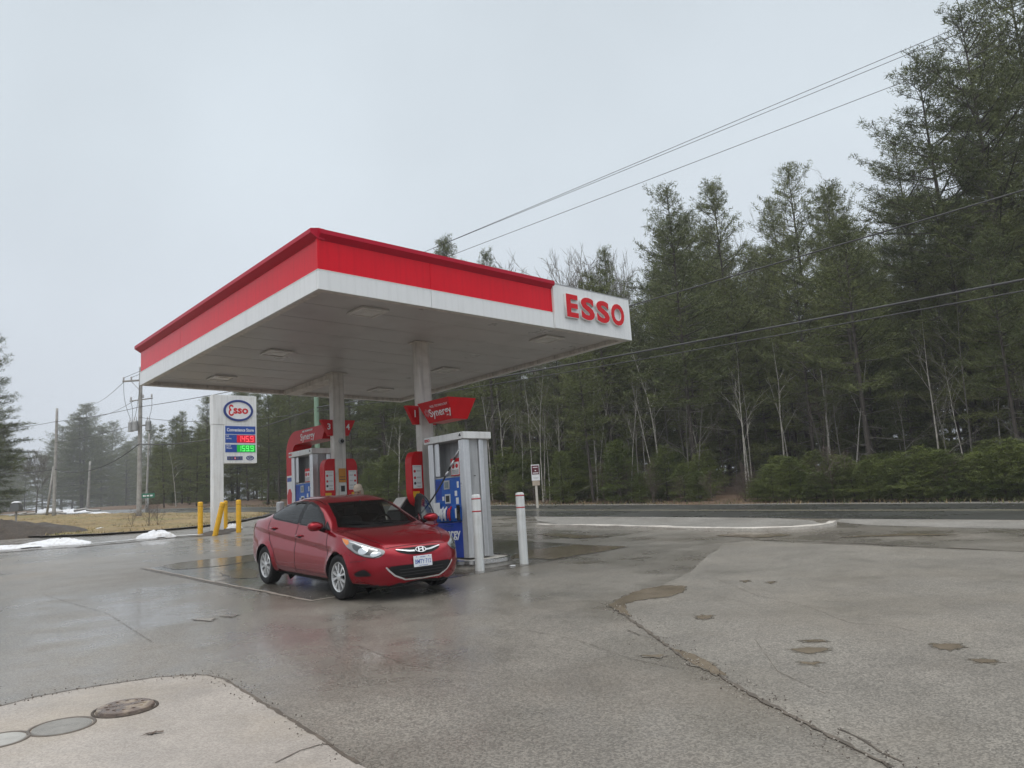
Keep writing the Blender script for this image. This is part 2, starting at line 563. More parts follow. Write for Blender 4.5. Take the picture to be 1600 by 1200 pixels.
# base terrain, reaching the horizon under the fog
def terrain():
    R = np.concatenate([np.arange(-420, -60, 20.0), np.arange(-60, 130, 5.0), np.arange(130, 431, 20.0)])
    X = np.concatenate([np.arange(-420, -120, 20.0), np.arange(-120, 120, 5.0), np.arange(120, 421, 20.0)])
    rnd = random.Random(4)
    vs, fs = [], []
    for y in R:
        for x in X:
            u, v = UV(x, y)
            e = near_edge(v)
            rough = 0.0 if u < e + 8 else min(1.0, (u - e - 8) / 6) * rnd.uniform(0, 0.35)
            vs.append((x, y, gz0(x, y) - 0.06 + rough))
    n = len(X)
    for j in range(len(R) - 1):
        for i in range(n - 1):
            fs.append((j * n + i, j * n + i + 1, (j + 1) * n + i + 1, (j + 1) * n + i))
    mb = MB()
    mb.add(vs, fs)
    struct(mb.build('ground', G_['earth'], smooth=True))
terrain()

lot = [(-38, -38)] + [(near_edge(v) + 0.05, v) for v in (-38, -20, 0, 6, 12, 20, 28, 36, 42)] + [(17.6, 40.6), (16.0, 37.2), (13.4, 34.0), (11.3, 32.0), (8.0, 32.4), (5.6, 37.2), (-4, 45), (-38, 45)]
sheet('forecourt', lot, G_['asphalt'], 0.0)

def road():
    vs, fs = [], []
    V = list(np.arange(-80, 171, 2.5))
    for v in V:
        e = near_edge(v)
        for k in range(5):
            vs.append(L(e + 6.6 * k / 4, v, 0.006))
    for i in range(len(V) - 1):
        for k in range(4):
            a = i * 5 + k
            fs.append((a, a + 1, a + 6, a + 5))
    mb = MB()
    mb.add(vs, fs)
    struct(mb.build('road', G_['road'], smooth=True))
    vs2 = MB()
    for i in range(len(V) - 1):
        for o_, w in ((3.25, 0.14),):
            a, b = near_edge(V[i]) + o_, near_edge(V[i + 1]) + o_
            vs2.add([L(a, V[i], 0.011), L(a + w, V[i], 0.011), L(b + w, V[i + 1], 0.011), L(b, V[i + 1], 0.011)], [(0, 1, 2, 3)])
    struct(vs2.build('road_marking', G_['line']))
    vs3 = MB()
    for i in range(len(V) - 1):
        a, b = near_edge(V[i]) + 6.6, near_edge(V[i + 1]) + 6.6
        vs3.add([L(a, V[i], 0.003), L(a + 2.2, V[i], -0.05), L(b + 2.2, V[i + 1], -0.05), L(b, V[i + 1], 0.003)], [(0, 1, 2, 3)])
    struct(vs3.build('road_shoulder', G_['shoulder']))
road()

# coarse worn paving to the right of the long puddle seam
worn = px_outline([(962, 948), (1000, 930), (1040, 913), (1078, 893), (1104, 872), (1130, 850), (1165, 845), (1270, 850), (1400, 855), (1500, 859), (1600, 864)], 0.03, 4, 3)[:-4]
seam = [(955, 946), (985, 968), (1030, 1000), (1060, 1022), (1110, 1047), (1150, 1072), (1185, 1092), (1240, 1120), (1300, 1152), (1350, 1178), (1395, 1200)]
seam_uv = [UV(*on_ground(*p)[:2]) for p in seam]
worn = worn + [(16.5, -6.0), (16.5, -30), (-14, -30), (1.0, -1.5)] + list(reversed(seam_uv))
sheet('worn_paving', worn, G_['dry'], 0.004)
# strip of pale paving between the island kerb and the road
sheet('roadside_strip', [(16.7, 16.2), (16.9, 13.6), (17.0, 11.2), (17.9, 9.9), (19.1, 9.7), (20.2, 10.5), (20.75, 12.1), (20.3, 17), (19.6, 20.9), (18.0, 19.0)], G_['shoulder'], 0.010)
sheet('roadside_strip', [(near_edge(10) - 0.1, 10), (20.1, 9.9), (19.2, 8.6), (19.0, 6), (19.6, 0), (21, -12), (24, -38), (near_edge(-38), -38), (near_edge(-20), -20), (near_edge(0), 0)], G_['shoulder'], 0.004)

# pump slab with its raised, worn joint
slab = [(5.33, 10.42), (9.0, 10.5), (12.9, 10.92), (12.9, 19.4), (5.33, 17.85)]
sheet('concrete_slab', slab, G_['slab'], 0.004)
def _w(t):
    return 0.055
ribbon('slab_joint', [(5.31, 17.85), (5.31, 14.0), (5.33, 10.42), (7.2, 10.40)], 0.07, G_['tank'], 0.009, 0.5, 5, 0.2)
ribbon('slab_joint', [(5.22, 17.9), (5.22, 14.6), (5.23, 12.4)], 0.05, G_['grime'], 0.005, 0.7, 6, 0.2)
ribbon('slab_joint', [(9.0, 10.46), (12.9, 10.88)], 0.03, G_['grime'], 0.009, 0.6, 7, 0.2)
ribbon('slab_joint', [(5.4, 14.1), (8.7, 14.15)], 0.03, G_['grime'], 0.009, 0.5, 8, 0.2)

# foreground pad over the tanks
tank_px = [(-10, 1108), (60, 1090), (150, 1074), (240, 1061), (290, 1057), (325, 1057), (352, 1064), (375, 1078), (410, 1100), (450, 1124), (500, 1156), (560, 1197)]
tank = [UV(*on_ground(*p)[:2]) for p in tank_px] + [(2.46, 3.2), (2.4, 1.5), (-5, 1.5), (-5, 8.2)]
sheet('tank_pad', tank, G_['tank'], 0.012)
tj = [UV(*on_ground(*p)[:2]) for p in tank_px]
ribbon('pad_joint', tj, 0.03, G_['grime'], 0.014, 0.6, 9, 0.08)
ribbon('pad_crack', [UV(*on_ground(*p)[:2]) for p in ((430, 1196), (470, 1176), (505, 1166), (520, 1168))], 0.010, G_['grime'], 0.016, 0.8, 10, 0.05)

# puddles and seams
def puddle(pts, jit, seed, dz=0.008, sub=5):
    o = px_outline(pts, jit * 0.9, sub, seed)
    for _ in range(2):
        q = []
        for i in range(len(o)):
            a, b = o[i], o[(i + 1) % len(o)]
            q += [(a[0] * 0.75 + b[0] * 0.25, a[1] * 0.75 + b[1] * 0.25), (a[0] * 0.25 + b[0] * 0.75, a[1] * 0.25 + b[1] * 0.75)]
        o = q
    c = (sum(p[0] for p in o) / len(o), sum(p[1] for p in o) / len(o))
    rnd = random.Random(seed + 50)
    rim = []
    for k, p in enumerate(o):
        d = Vector((p[0] - c[0], p[1] - c[1]))
        g_ = 0.025 + 0.02 * math.sin(k * 0.7 + seed) + rnd.uniform(0, 0.012)
        d = d.normalized() * max(0.006, g_) if d.length else d
        rim.append((p[0] + d.x, p[1] + d.y))
    sheet('puddle_margin', rim, G_['silt'], dz - 0.002)
    return sheet('puddle', o, G_['water'], dz)
puddle([(952, 946), (975, 932), (1005, 921), (1040, 915), (1072, 917), (1066, 927), (1040, 934), (1000, 938), (975, 945), (985, 964), (970, 958)], 0.03, 1)
puddle([(1048, 1013), (1085, 1024), (1115, 1040), (1137, 1057), (1120, 1056), (1085, 1039)], 0.02, 2)
puddle([(1236, 1015), (1258, 1013), (1292, 1014), (1290, 1020), (1255, 1022)], 0.03, 3)
puddle([(1250, 1001), (1285, 1001), (1290, 1004), (1260, 1004)], 0.02, 4)
puddle([(1250, 1036), (1280, 1036), (1270, 1041)], 0.02, 5)
puddle([(1455, 1007), (1498, 1007), (1505, 1013), (1480, 1017), (1460, 1012)], 0.02, 6)
puddle([(1515, 1031), (1555, 1031), (1558, 1036), (1530, 1037)], 0.02, 7)
puddle([(1160, 908), (1172, 907), (1165, 911)], 0.01, 8)
puddle([(1198, 910), (1212, 909), (1205, 913)], 0.01, 9)
puddle([(1088, 963), (1112, 962), (1108, 968), (1092, 968)], 0.03, 10)
puddle([(1000, 1025), (1040, 1024), (1030, 1028)], 0.02, 11)
puddle([(255, 884), (300, 877), (350, 872), (395, 868), (400, 876), (350, 884), (300, 889), (275, 890)], 0.06, 12, 0.010)
puddle([(345, 895), (390, 888), (404, 893), (402, 903), (370, 905)], 0.05, 13, 0.010)
puddle([(790, 872), (830, 860), (900, 851), (978, 855), (930, 864), (860, 874)], 0.06, 14, 0.010)
puddle([(1150, 832), (1240, 836), (1190, 841), (1120, 838)], 0.10, 15)
puddle([(300, 968), (335, 966), (330, 971)], 0.02, 16)
puddle([(345, 963), (372, 961), (362, 965)], 0.02, 17)
puddle([(840, 834), (960, 838), (900, 842)], 0.10, 18)
puddle([(1310, 840), (1420, 833), (1500, 836), (1420, 838)], 0.08, 19)
ribbon('seam_crack', [UV(*on_ground(*p)[:2]) for p in seam], 0.035, G_['grime'], 0.007, 0.8, 11, 0.07)
ribbon('seam_crack', [UV(*on_ground(*p)[:2]) for p in ((1310, 1140), (1345, 1155), (1375, 1175), (1410, 1192))], 0.018, G_['grime'], 0.009, 0.9, 12, 0.05)
ribbon('seam_crack', [UV(*on_ground(*p)[:2]) for p in ((980, 985), (1000, 993), (1012, 996))], 0.012, G_['grime'], 0.009, 0.9, 14, 0.05)
ribbon('seam_crack', [UV(*on_ground(*p)[:2]) for p in ((1190, 844), (1330, 849), (1470, 856), (1600, 862))], 0.05, G_['grime'], 0.008, 0.8, 13, 0.2)

for k_, pts_ in enumerate((((1120, 905), (1180, 930), (1260, 948), (1330, 975)), ((1330, 975), (1390, 978), (1440, 990)), ((820, 985), (900, 1000), (985, 1030), (1060, 1045)), ((560, 1010), (640, 1040), (760, 1052)), ((1180, 1000), (1215, 1050), (1290, 1085)), ((70, 930), (170, 960), (240, 1005)))):
    ribbon('hairline_crack', [UV(*on_ground(*p)[:2]) for p in pts_], 0.005, G_['grime'], 0.0065, 0.9, 60 + k_, 0.05)
# kerb of the roadside island: pale top, dirty wet face
def kerb(name, uv, label, w=0.20, h=0.085, snowy=0.0):
    pts = [uv[0]]
    for a, b in zip(uv[:-1], uv[1:]):
        n = max(1, int(math.hypot(b[0] - a[0], b[1] - a[1]) / 0.35))
        pts += [(a[0] + (b[0] - a[0]) * (k + 1) / n, a[1] + (b[1] - a[1]) * (k + 1) / n) for k in range(n)]
    rnd = random.Random(8)
    mb = MB()
    prof = [(-w / 2, -0.04), (-w / 2, h * 0.85), (-w / 2 + 0.03, h), (w / 2 - 0.03, h), (w / 2, h * 0.8), (w / 2, -0.04)]
    vs = []
    for i, p in enumerate(pts):
        q0, q1 = pts[max(0, i - 1)], pts[min(len(pts) - 1, i + 1)]
        d = Vector((q1[0] - q0[0], q1[1] - q0[1])).normalized()
        for a, z in prof:
            j = rnd.uniform(-0.012, 0.012)
            vs.append(L(p[0] - d.y * (a + j), p[1] + d.x * (a + j), z + (j if z > 0 else 0)))
    k = len(prof)
    fs, mi = [], []
    for i in range(len(pts) - 1):
        for q in range(k - 1):
            fs.append((i * k + q, i * k + q + 1, (i + 1) * k + q + 1, (i + 1) * k + q))
    mb.add(vs, fs)
    mb.add([vs[q] for q in range(k)], [tuple(range(k))])
    mb.add([vs[-k + q] for q in range(k)], [tuple(range(k))])
    o = mb.build(name, G_['kerb'], angle=35)
    return struct(o, label)
kerb('kerb', [(16.35, 17.3), (16.55, 15.5), (16.7, 13.6), (16.75, 12.0), (16.85, 10.8), (17.3, 9.9), (18.0, 9.45), (18.8, 9.35), (19.3, 9.5)], 'pale concrete kerb curving round the roadside island')

# grass verge on the left with its dark broken edge
verge = [(18.1, 39.8), (16.6, 37.3), (14.0, 34.2), (11.4, 32.2), (9.5, 32.0), (8.0, 32.6), (6.6, 34.2), (5.5, 37.2), (1.0, 41.5), (-14, 54), (-30, 66), (-20, 75), (-4, 76), (7.0, 76), (10.4, 72), (12.6, 65), (14.0, 59.5), (15.6, 53), (16.7, 47), (17.6, 43)]
def verge_sheet():
    bm = bmesh.new()
    vs = [bm.verts.new(L(u, v, 0.05)) for u, v in verge]
    f = bm.faces.new(vs)
    if f.normal.z < 0:
        f.normal_flip()
    bmesh.ops.triangulate(bm, faces=[f])
    for _ in range(4):
        bmesh.ops.subdivide_edges(bm, edges=[e for e in bm.edges if e.calc_length() > 1.6], cuts=1)
        bmesh.ops.triangulate(bm, faces=[f for f in bm.faces if len(f.verts) > 3])
    rnd = random.Random(2)
    for q in bm.verts:
        q.co.z = gz0(q.co.x, q.co.y) + 0.05 + (0 if q.is_boundary else rnd.uniform(0.0, 0.16))
    me = bpy.data.meshes.new('grass_verge')
    bm.to_mesh(me)
    bm.free()
    for p in me.polygons:
        p.use_smooth = True
    struct(link_mesh('grass_verge', me, G_['turf']))
verge_sheet()
ribbon('verge_edge', [(18.0, 39.7), (16.6, 37.2), (14.0, 34.1), (11.4, 32.1), (9.5, 31.9), (8.0, 32.5), (6.6, 34.1), (5.4, 37.1), (1.0, 41.4)], 0.35, G_['mud'], 0.075, 0.5, 15, 0.4)

def in_poly(p, poly):
    c = False
    n = len(poly)
    for i in range(n):
        a, b = poly[i], poly[i - 1]
        if (a[1] > p[1]) != (b[1] > p[1]) and p[0] < (b[0] - a[0]) * (p[1] - a[1]) / (b[1] - a[1]) + a[0]:
            c = not c
    return c
def grass(n=26000):
    rnd = random.Random(12)
    mb = MB()
    k = 0
    while k < n:
        u, v = rnd.uniform(-6, 18.2), rnd.uniform(31.8, 70)
        if v > 50 and rnd.random() < 0.5:
            continue
        if not in_poly((u, v), verge):
            continue
        k += 1
        p = L(u, v, 0.06)
        a = rnd.uniform(0, 6.283)
        h = rnd.uniform(0.05, 0.14)
        w = rnd.uniform(0.012, 0.03)
        d = Vector((math.cos(a), math.sin(a), 0))
        q = Vector((rnd.uniform(-1, 1), rnd.uniform(-1, 1), 0)) * h * 0.7
        mb.add([p - d * w, p + d * w, p + q + Vector((0, 0, h))], [(0, 1, 2)], 1 if rnd.random() < 0.25 else 0)
    o = mb.build('grass', [mat('straw_grass', (0.34, 0.25, 0.12), 0.85, var=0.3, scale=0.6), mat('winter_green_grass', (0.17, 0.18, 0.06), 0.85, var=0.3, scale=0.6)])
    struct(o, 'short dormant brown grass on the verge beside the road', 'stuff')
grass()

def far_verge_grass(n=3000):
    rnd = random.Random(13)
    mb = MB()
    for _ in range(n):
        v = rnd.uniform(0, 62)
        u = near_edge(v) + rnd.uniform(6.9, 9.6)
        p = L(u, v, -0.03)
        a = rnd.uniform(0, 6.283)
        h = rnd.uniform(0.06, 0.24)
        w = rnd.uniform(0.012, 0.03)
        d = Vector((math.cos(a), math.sin(a), 0))
        q = Vector((rnd.uniform(-1, 1), rnd.uniform(-1, 1), 0)) * h * 0.8
        mb.add([p - d * w, p + d * w, p + q + Vector((0, 0, h))], [(0, 1, 2)], 1 if rnd.random() < 0.4 else 0)
    o = mb.build('grass', [mat('dead_straw', (0.22, 0.165, 0.09), 0.85, var=0.3, scale=0.6), mat('dull_green_grass', (0.09, 0.10, 0.04), 0.85, var=0.3, scale=0.6)])
    struct(o, 'dead straw-coloured grass along the far edge of the road', 'stuff')
far_verge_grass()
def mound(name, c, rx, ry, rz, h, m, seed, label=None, cat=None, group=None, n=30, rough=0.55):
    rnd = random.Random(seed)
    ph = [rnd.uniform(0, 6.28) for _ in range(8)]
    vs = []
    rings = 9
    ca, sa = math.cos(rz), math.sin(rz)
    base = Vector(c)
    vs.append((0, 0, h))
    for r in range(1, rings + 1):
        t = r / rings
        for k in range(n):
            a = 2 * math.pi * k / n
            wob = 1 + rough * 0.5 * (math.sin(2 * a + ph[0]) * 0.5 + math.sin(3 * a + ph[1]) * 0.4 + math.sin(5 * a + ph[2]) * 0.25)
            x, y = rx * t * wob * math.cos(a), ry * t * wob * math.sin(a)
            z = h * (1 - t * t) ** 0.9 * (1 + rough * (math.sin(3 * a + ph[3] + 4 * t) * 0.3 + rnd.uniform(-0.25, 0.25))) if r < rings else -0.05
            X, Y = ca * x - sa * y, sa * x + ca * y
            vs.append((X, Y, z + gz0(base.x + X, base.y + Y) - base.z))
    fs = [(0, 1 + k, 1 + (k + 1) % n) for k in range(n)]
    for r in range(rings - 1):
        for k in range(n):
            a, b = 1 + r * n + k, 1 + r * n + (k + 1) % n
            fs.append((a, a + n, b + n, b))
    mb = MB()
    mb.add(vs, fs)
    o = mb.build(name, m, smooth=True)
    o.location = base
    if cat:
        tag(o, label, cat, group)
    return o
o = mound('earth_mound', on_ground(-12, 842), 3.1, 1.6, YAW - 0.35, 0.62, G_['mud'], 3)
struct(o, 'dark bare earth mound beside the drive')
SB = 'old snow heaps melting along the drive edge'
mound('snow_heap', on_ground(92, 850), 1.35, 0.36, YAW - 0.75, 0.16, G_['snow'], 5, 'long low melting snow ridge between the drive and the forecourt', 'snow heap', SB)
mound('snow_heap', on_ground(10, 857), 1.6, 0.28, YAW - 0.75, 0.09, G_['snow'], 6, 'thin flat melting snow ridge at the left edge of the picture', 'snow heap', SB)
mound('snow_heap', on_ground(243, 840), 0.62, 0.30, YAW - 0.6, 0.22, G_['snow'], 7, 'small rounded melting snow heap left of the yellow bollards', 'snow heap', SB)
mound('snow_heap', on_ground(362, 826), 0.4, 0.25, YAW, 0.16, G_['snow'], 8, 'small snow heap on the soil at the foot of the price sign', 'snow heap', SB)
mound('snow_heap', on_ground(160, 829), 0.45, 0.3, YAW, 0.12, G_['snow'], 9, 'tiny snow patch at the grass edge beside the drive', 'snow heap', SB)
mound('snow_heap', on_ground(370, 806), 1.5, 0.45, YAW - 0.6, 0.10, G_['snow'], 10, 'flat snow patch on the verge behind the yellow bollards', 'snow heap', SB)
ribbon('snow_line', [UV(*on_ground(*p)[:2]) for p in ((0, 860), (60, 855), (125, 852), (165, 848), (220, 843), (275, 838), (320, 836))], lambda t: 0.16, G_['snow'], 0.03, 0.8, 20, 0.2)
ribbon('mud_line', [UV(*on_ground(*p)[:2]) for p in ((0, 864), (60, 859), (125, 855), (165, 851), (220, 846), (275, 840), (320, 838), (360, 834))], lambda t: 0.2, G_['mud'], 0.012, 0.7, 21, 0.2)
o = mound('soil_bed', on_ground(345, 832), 1.7, 0.6, YAW + 1.0, 0.10, G_['mud'], 11)
struct(o, 'dark soil bed at the foot of the price sign')
for k, (p, rx, h) in enumerate((((112, 801), 1.5, 0.28), ((150, 804), 0.9, 0.16), ((75, 800), 1.1, 0.35))):
    mound('snow_heap', on_ground(*p), rx, 0.9, 0.3, h, G_['snow'], 30 + k, ['broad old snow bank at the far end of the verge', 'lower old snow bank right of the broad one', 'taller old snow bank by the second utility pole'][k], 'snow heap', SB)

# loose stones along the seams
def gravel(n=900):
    rnd = random.Random(91)
    lines = [(seam_uv, 0.10, 420), (tj, 0.07, 300), ([(5.25, 17.8), (5.28, 10.5), (9.0, 10.35)], 0.12, 180)]
    mb = MB()
    for path, w, k in lines:
        for _ in range(k):
            i = rnd.randrange(len(path) - 1)
            t = rnd.random()
            u = path[i][0] + (path[i + 1][0] - path[i][0]) * t + rnd.gauss(0, w)
            v = path[i][1] + (path[i + 1][1] - path[i][1]) * t + rnd.gauss(0, w)
            r = rnd.uniform(0.003, 0.010)
            c = L(u, v, 0.012 + r * 0.4)
            a = rnd.uniform(0, 6.28)
            q = [c + Vector((r * math.cos(a + b), r * math.sin(a + b), rnd.uniform(-0.3, 0.3) * r)) for b in (0, 1.9, 3.9)]
            mb.add(q + [c + Vector((0, 0, r * 0.8)), c - Vector((0, 0, r * 0.8))], [(0, 1, 3), (1, 2, 3), (2, 0, 3), (1, 0, 4), (2, 1, 4), (0, 2, 4)], rnd.randrange(2))
    struct(mb.build('gravel', [mat('pale_stone', (0.36, 0.33, 0.29), 0.7), mat('dark_stone', (0.12, 0.10, 0.085), 0.7)]), 'loose small stones washed along the paving seams', 'stuff')
gravel()

# haze: one still box of pale air
def haze():
    mb = MB()
    mb.box(-425, 425, -425, 436, -9, 52)
    m = bpy.data.materials.new('misty_air')
    t = nodes(m)
    t.nodes.clear()
    o_ = t.nodes.new('ShaderNodeOutputMaterial')
    v = t.nodes.new('ShaderNodeVolumePrincipled')
    v.inputs['Color'].default_value = (0.97, 0.98, 1.0, 1)
    v.inputs['Density'].default_value = 0.0010
    v.inputs['Anisotropy'].default_value = 0.0
    t.links.new(v.outputs[0], o_.inputs['Volume'])
    o = mb.build('haze', m)
    struct(o, 'thin pale mist fading the far trees', 'stuff')
haze()
# ================================================================== canopy over the pumps
U0, U1, V0, V1 = 5.57, 13.02, 10.445, 19.38
CU, CV1, CV2 = 9.255, 12.98, 16.57
can_base = L(CU, 14.78)
def Zb(u, v):
    return 5.24 - 0.0115 * (u - U0) - 0.008 * (v - V0)
def C(u, v, z):
    """point given on the grid, z above the tilted lower edge of the fascia, in the canopy's own space"""
    return Vector((u - CU, v - 14.78, Zb(u, v) + z - can_base.z))
canopy = thing('canopy', 'big flat forecourt canopy with red and white fascia on two columns', 'canopy', can_base, YAW)
def cbox(mb, u0, u1, v0, v1, z0, z1, mi=0):
    vs = [C(u, v, z) for z in (z0, z1) for (u, v) in ((u0, v0), (u1, v0), (u1, v1), (u0, v1))]
    mb.add(vs, [(3, 2, 1, 0), (4, 5, 6, 7), (0, 1, 5, 4), (1, 2, 6, 5), (2, 3, 7, 6), (3, 0, 4, 7)], mi)
T = 0.05
EU = 10.70                                       # where the lettered panel starts
mb = MB()
g = 0.004
for a, b in ((U0, 7.72), (7.72, EU)):
    cbox(mb, a + g, b - g, V0, V0 + T, 0, 0.31)
for a, b in ((V0 + T, 16.61), (16.61, V1)):
    cbox(mb, U0, U0 + T, a + g, b - g, 0, 0.31)
cbox(mb, U0, U1 - T, V1 - T, V1, 0, 0.31)
cbox(mb, U1 - T, U1, V0 + T, V1, 0, 0.31)
mb.build('white_band', M_['fascia'], canopy, bevel=0.004)
mb = MB()
for a, b in ((U0 + 0.02, 7.72), (7.72, EU)):
    cbox(mb, a + 0.003, b - 0.003, V0 + 0.008, V0 + T, 0.322, 0.80)
for a, b in ((V0 + T, 16.61), (16.61, V1 - T)):
    cbox(mb, U0 + 0.008, U0 + T, a + 0.003, b - 0.003, 0.322, 0.80)
cbox(mb, U0 + T, U1 - T, V1 - T, V1 - 0.008, 0.322, 0.80)
cbox(mb, U1 - T, U1 - 0.008, V0 + T, V1 - T, 0.322, 0.80)
cbox(mb, U0 - 0.006, U0 + 0.05, V0 - 0.006, V0 + 0.05, 0.322, 0.84)
mb.build('red_band', M_['red'], canopy)
mb = MB()
cbox(mb, U0 - 0.004, EU, V0 - 0.004, V0 + 0.03, 0.31, 0.322)
cbox(mb, U0 - 0.004, U0 + 0.03, V0 + 0.03, V1, 0.31, 0.322)
cbox(mb, EU - 0.008, EU, V0 - 0.004, V0 + 0.03, 0.322, 0.80)
mb.build('edge_trim', M_['trim'], canopy)
# overhanging red cap with a dark throat under it
def cap(a, b, axis, out):
    m2 = MB()
    prof = [(-out, 0.885), (-out, 0.955), (0.02, 0.985), (0.12, 0.985), (0.12, 0.80), (0.02, 0.80)]
    if axis == 'u':
        vs = [C(a, V0 + p, z) for p, z in prof] + [C(b, V0 + p, z) for p, z in prof]
    else:
        vs = [C(U0 + p, a, z) for p, z in prof] + [C(U0 + p, b, z) for p, z in prof]
    n = len(prof)
    m2.add(vs, [tuple(range(n - 1, -1, -1)), tuple(range(n, 2 * n))] + [(i, (i + 1) % n, n + (i + 1) % n, n + i) for i in range(n)])
    me = m2.mesh('cap_flashing')
    bm = bmesh.new()
    bm.from_mesh(me)
    bmesh.ops.recalc_face_normals(bm, faces=bm.faces)
    bm.to_mesh(me)
    bm.free()
    return link_mesh('cap_flashing', me, M_['cap_red'], canopy)
cap(U0 + 0.02, EU + 0.03, 'u', 0.075)
cap(V0 - 0.02, V1 + 0.02, 'v', 0.12)
mb = MB()
cbox(mb, U0 + 0.12, U1 - T, V0 + 0.12, V1 - T, 0.76, 0.80)
mb.build('roof_deck', M_['dark_grey'], canopy)
mb = MB()
cbox(mb, U0 + 0.13, U1 + 0.02, V1 - 0.03, V1 + 0.08, 0.80, 0.95)
cbox(mb, U1 - 0.06, U1 + 0.05, V0 + 0.10, V1 - 0.03, 0.80, 0.90)
mb.build('cap_flashing', M_['cap_red'], canopy)
# soffit boards, recessed, with a return lip round the edge
mb = MB()
v = V0 + 0.16
k = 0
while v < V1 - 0.17:
    w = min(0.295, V1 - 0.165 - v)
    cbox(mb, U0 + 0.16, U1 - 0.16, v, v + w - 0.005, 0.085 + (k % 3) * 0.0015, 0.105)
    v += 0.295
    k += 1
mb.build('soffit', M_['soffit'], canopy)
mb = MB()
cbox(mb, U0 + 0.06, U1 - 0.06, V0 + 0.06, V1 - 0.06, 0.11, 0.14)
mb.build('soffit_backing', M_['dark_grey'], canopy)
mb = MB()
cbox(mb, U0 + T + 0.002, U1 - T - 0.002, V0 + T + 0.002, V0 + 0.155, 0.006, 0.108)
cbox(mb, U0 + T + 0.002, U1 - T - 0.002, V1 - 0.155, V1 - T - 0.002, 0.006, 0.108)
cbox(mb, U0 + T + 0.002, U0 + 0.155, V0 + 0.157, V1 - 0.157, 0.006, 0.108)
cbox(mb, U1 - 0.155, U1 - T - 0.002, V0 + 0.157, V1 - 0.157, 0.006, 0.108)
mb.build('perimeter_lip', M_['column'], canopy)
mb = MB()
cbox(mb, CU - 0.10, CU + 0.28, CV2 + 0.15, V1 - 0.16, -0.03, 0.083)
mb.build('drain_trough', M_['column'], canopy)
# recessed lights
for u in (7.04, 11.45):
    for v in (11.42, 15.05, 18.06):
        m2 = MB()
        s = 0.27
        for a0, a1, b0, b1 in ((-s, s, -s, -s + 0.05), (-s, s, s - 0.05, s), (-s, -s + 0.05, -s + 0.05, s - 0.05), (s - 0.05, s, -s + 0.05, s - 0.05)):
            cbox(m2, u + a0, u + a1, v + b0, v + b1, 0.045, 0.082)
        lf = m2.build('light_fixture', M_['fixture'], canopy, bevel=0.006)
        m2 = MB()
        cbox(m2, u - s + 0.052, u + s - 0.052, v - s + 0.052, v + s - 0.052, 0.058, 0.080)
        cbox(m2, u - 0.10, u + 0.10, v - 0.10, v + 0.10, 0.050, 0.0575)
        m2.build('lens', M_['lens'], lf)
# columns
for cv in (CV1, CV2):
    m2 = MB()
    zb = gz0(*(E1 * CU + E2 * cv)[:2]) - can_base.z
    top = Zb(CU, cv) + 0.084 - can_base.z
    m2.box(-0.155, 0.155, cv - 14.78 - 0.10, cv - 14.78 + 0.10, zb, top)
    m2.build('column', M_['column'], canopy, bevel=0.02, seg=3)
    m2 = MB()
    m2.box(-0.22, 0.22, cv - 14.78 - 0.16, cv - 14.78 + 0.16, top - 0.022, top - 0.001)
    m2.build('column_collar', M_['column'], canopy, bevel=0.004)
# lettered end panel
m2 = MB()
cbox(m2, EU + 0.002, U1 + 0.02, V0 - 0.045, V0 + 0.05, -0.005, 0.905)
panel = m2.build('lettered_panel', M_['fascia'], canopy, bevel=0.006)
m2 = MB()
cbox(m2, EU + 0.002, U1 + 0.022, V0 - 0.05, V0 + 0.052, 0.905, 0.92)
m2.build('edge_trim', M_['galv'], canopy)
xs = [(10.985, 0.36), (11.415, 0.42), (11.885, 0.42), (12.345, 0.44)]
for ch, (u, w) in zip('ESSO', xs):
    for nm, dz, ex, bold, mm in (('letter', 0.002, 0.024, 0.026, M_['trim']), ('letter_face', 0.052, 0.004, 0.022, M_['letter_red'])):
        me = text_mesh(ch, 0.60, ex, bold)
        lo = [min(v.co[i] for v in me.vertices) for i in (0, 1)]
        hi = [max(v.co[i] for v in me.vertices) for i in (0, 1)]
        gx = 0.0 if nm == 'letter' else 0.012
        for v in me.vertices:
            v.co.x = gx + (v.co.x - lo[0]) / (hi[0] - lo[0]) * (w - 2 * gx)
            v.co.y = gx + (v.co.y - lo[1]) / (hi[1] - lo[1]) * (0.50 - 2 * gx)
        o = C(u, V0 - 0.047, 0.245)
        o.y -= dz + (ex if nm == 'letter' else 0)
        tilt = Vector((1, 0, -0.0115))
        me.transform(frame(o, tilt, (0, 0, 1)))
        ob = link_mesh(nm, me, mm, panel if nm == 'letter' else None)
        if nm == 'letter':
            last = ob
        else:
            ob.parent = panel
# ================================================================== pump island, pumps and their signs
isl_base = L(CU + 0.02, 15.0)
island = thing('pump_island', 'long raised concrete pump island with a stainless rim', 'island', isl_base, YAW)
def stadium(hw, v0, v1, n=14):
    p = []
    r = hw
    for k in range(n + 1):
        a = math.pi + math.pi * k / n
        p.append((r * math.cos(a), v0 + r * 0.62 + r * 0.62 * math.sin(a)))
    for k in range(n + 1):
        a = math.pi * k / n
        p.append((r * math.cos(a), v1 - r * 0.62 + r * 0.62 * math.sin(a)))
    return p
def isl(x, y, z):
    q = E1 * (CU + 0.02 + x) + E2 * (15.0 + y)
    return Vector((x, y, gz0(q.x, q.y) + z - isl_base.z))
so = stadium(0.62, -4.08, 4.0)
mb = MB()
mb.prism(so, isl, -0.03, 0.125)
mb.build('island_body', G_['kerb'], island, bevel=0.01)
mb = MB()
si = stadium(0.66, -4.12, 4.04)
n = len(si)
vs, fs = [], []
for z, q in ((0.085, si), (0.15, si), (0.15, stadium(0.56, -4.02, 3.94)), (0.085, stadium(0.61, -4.07, 3.99))):
    vs += [isl(a, b, z) for a, b in q]
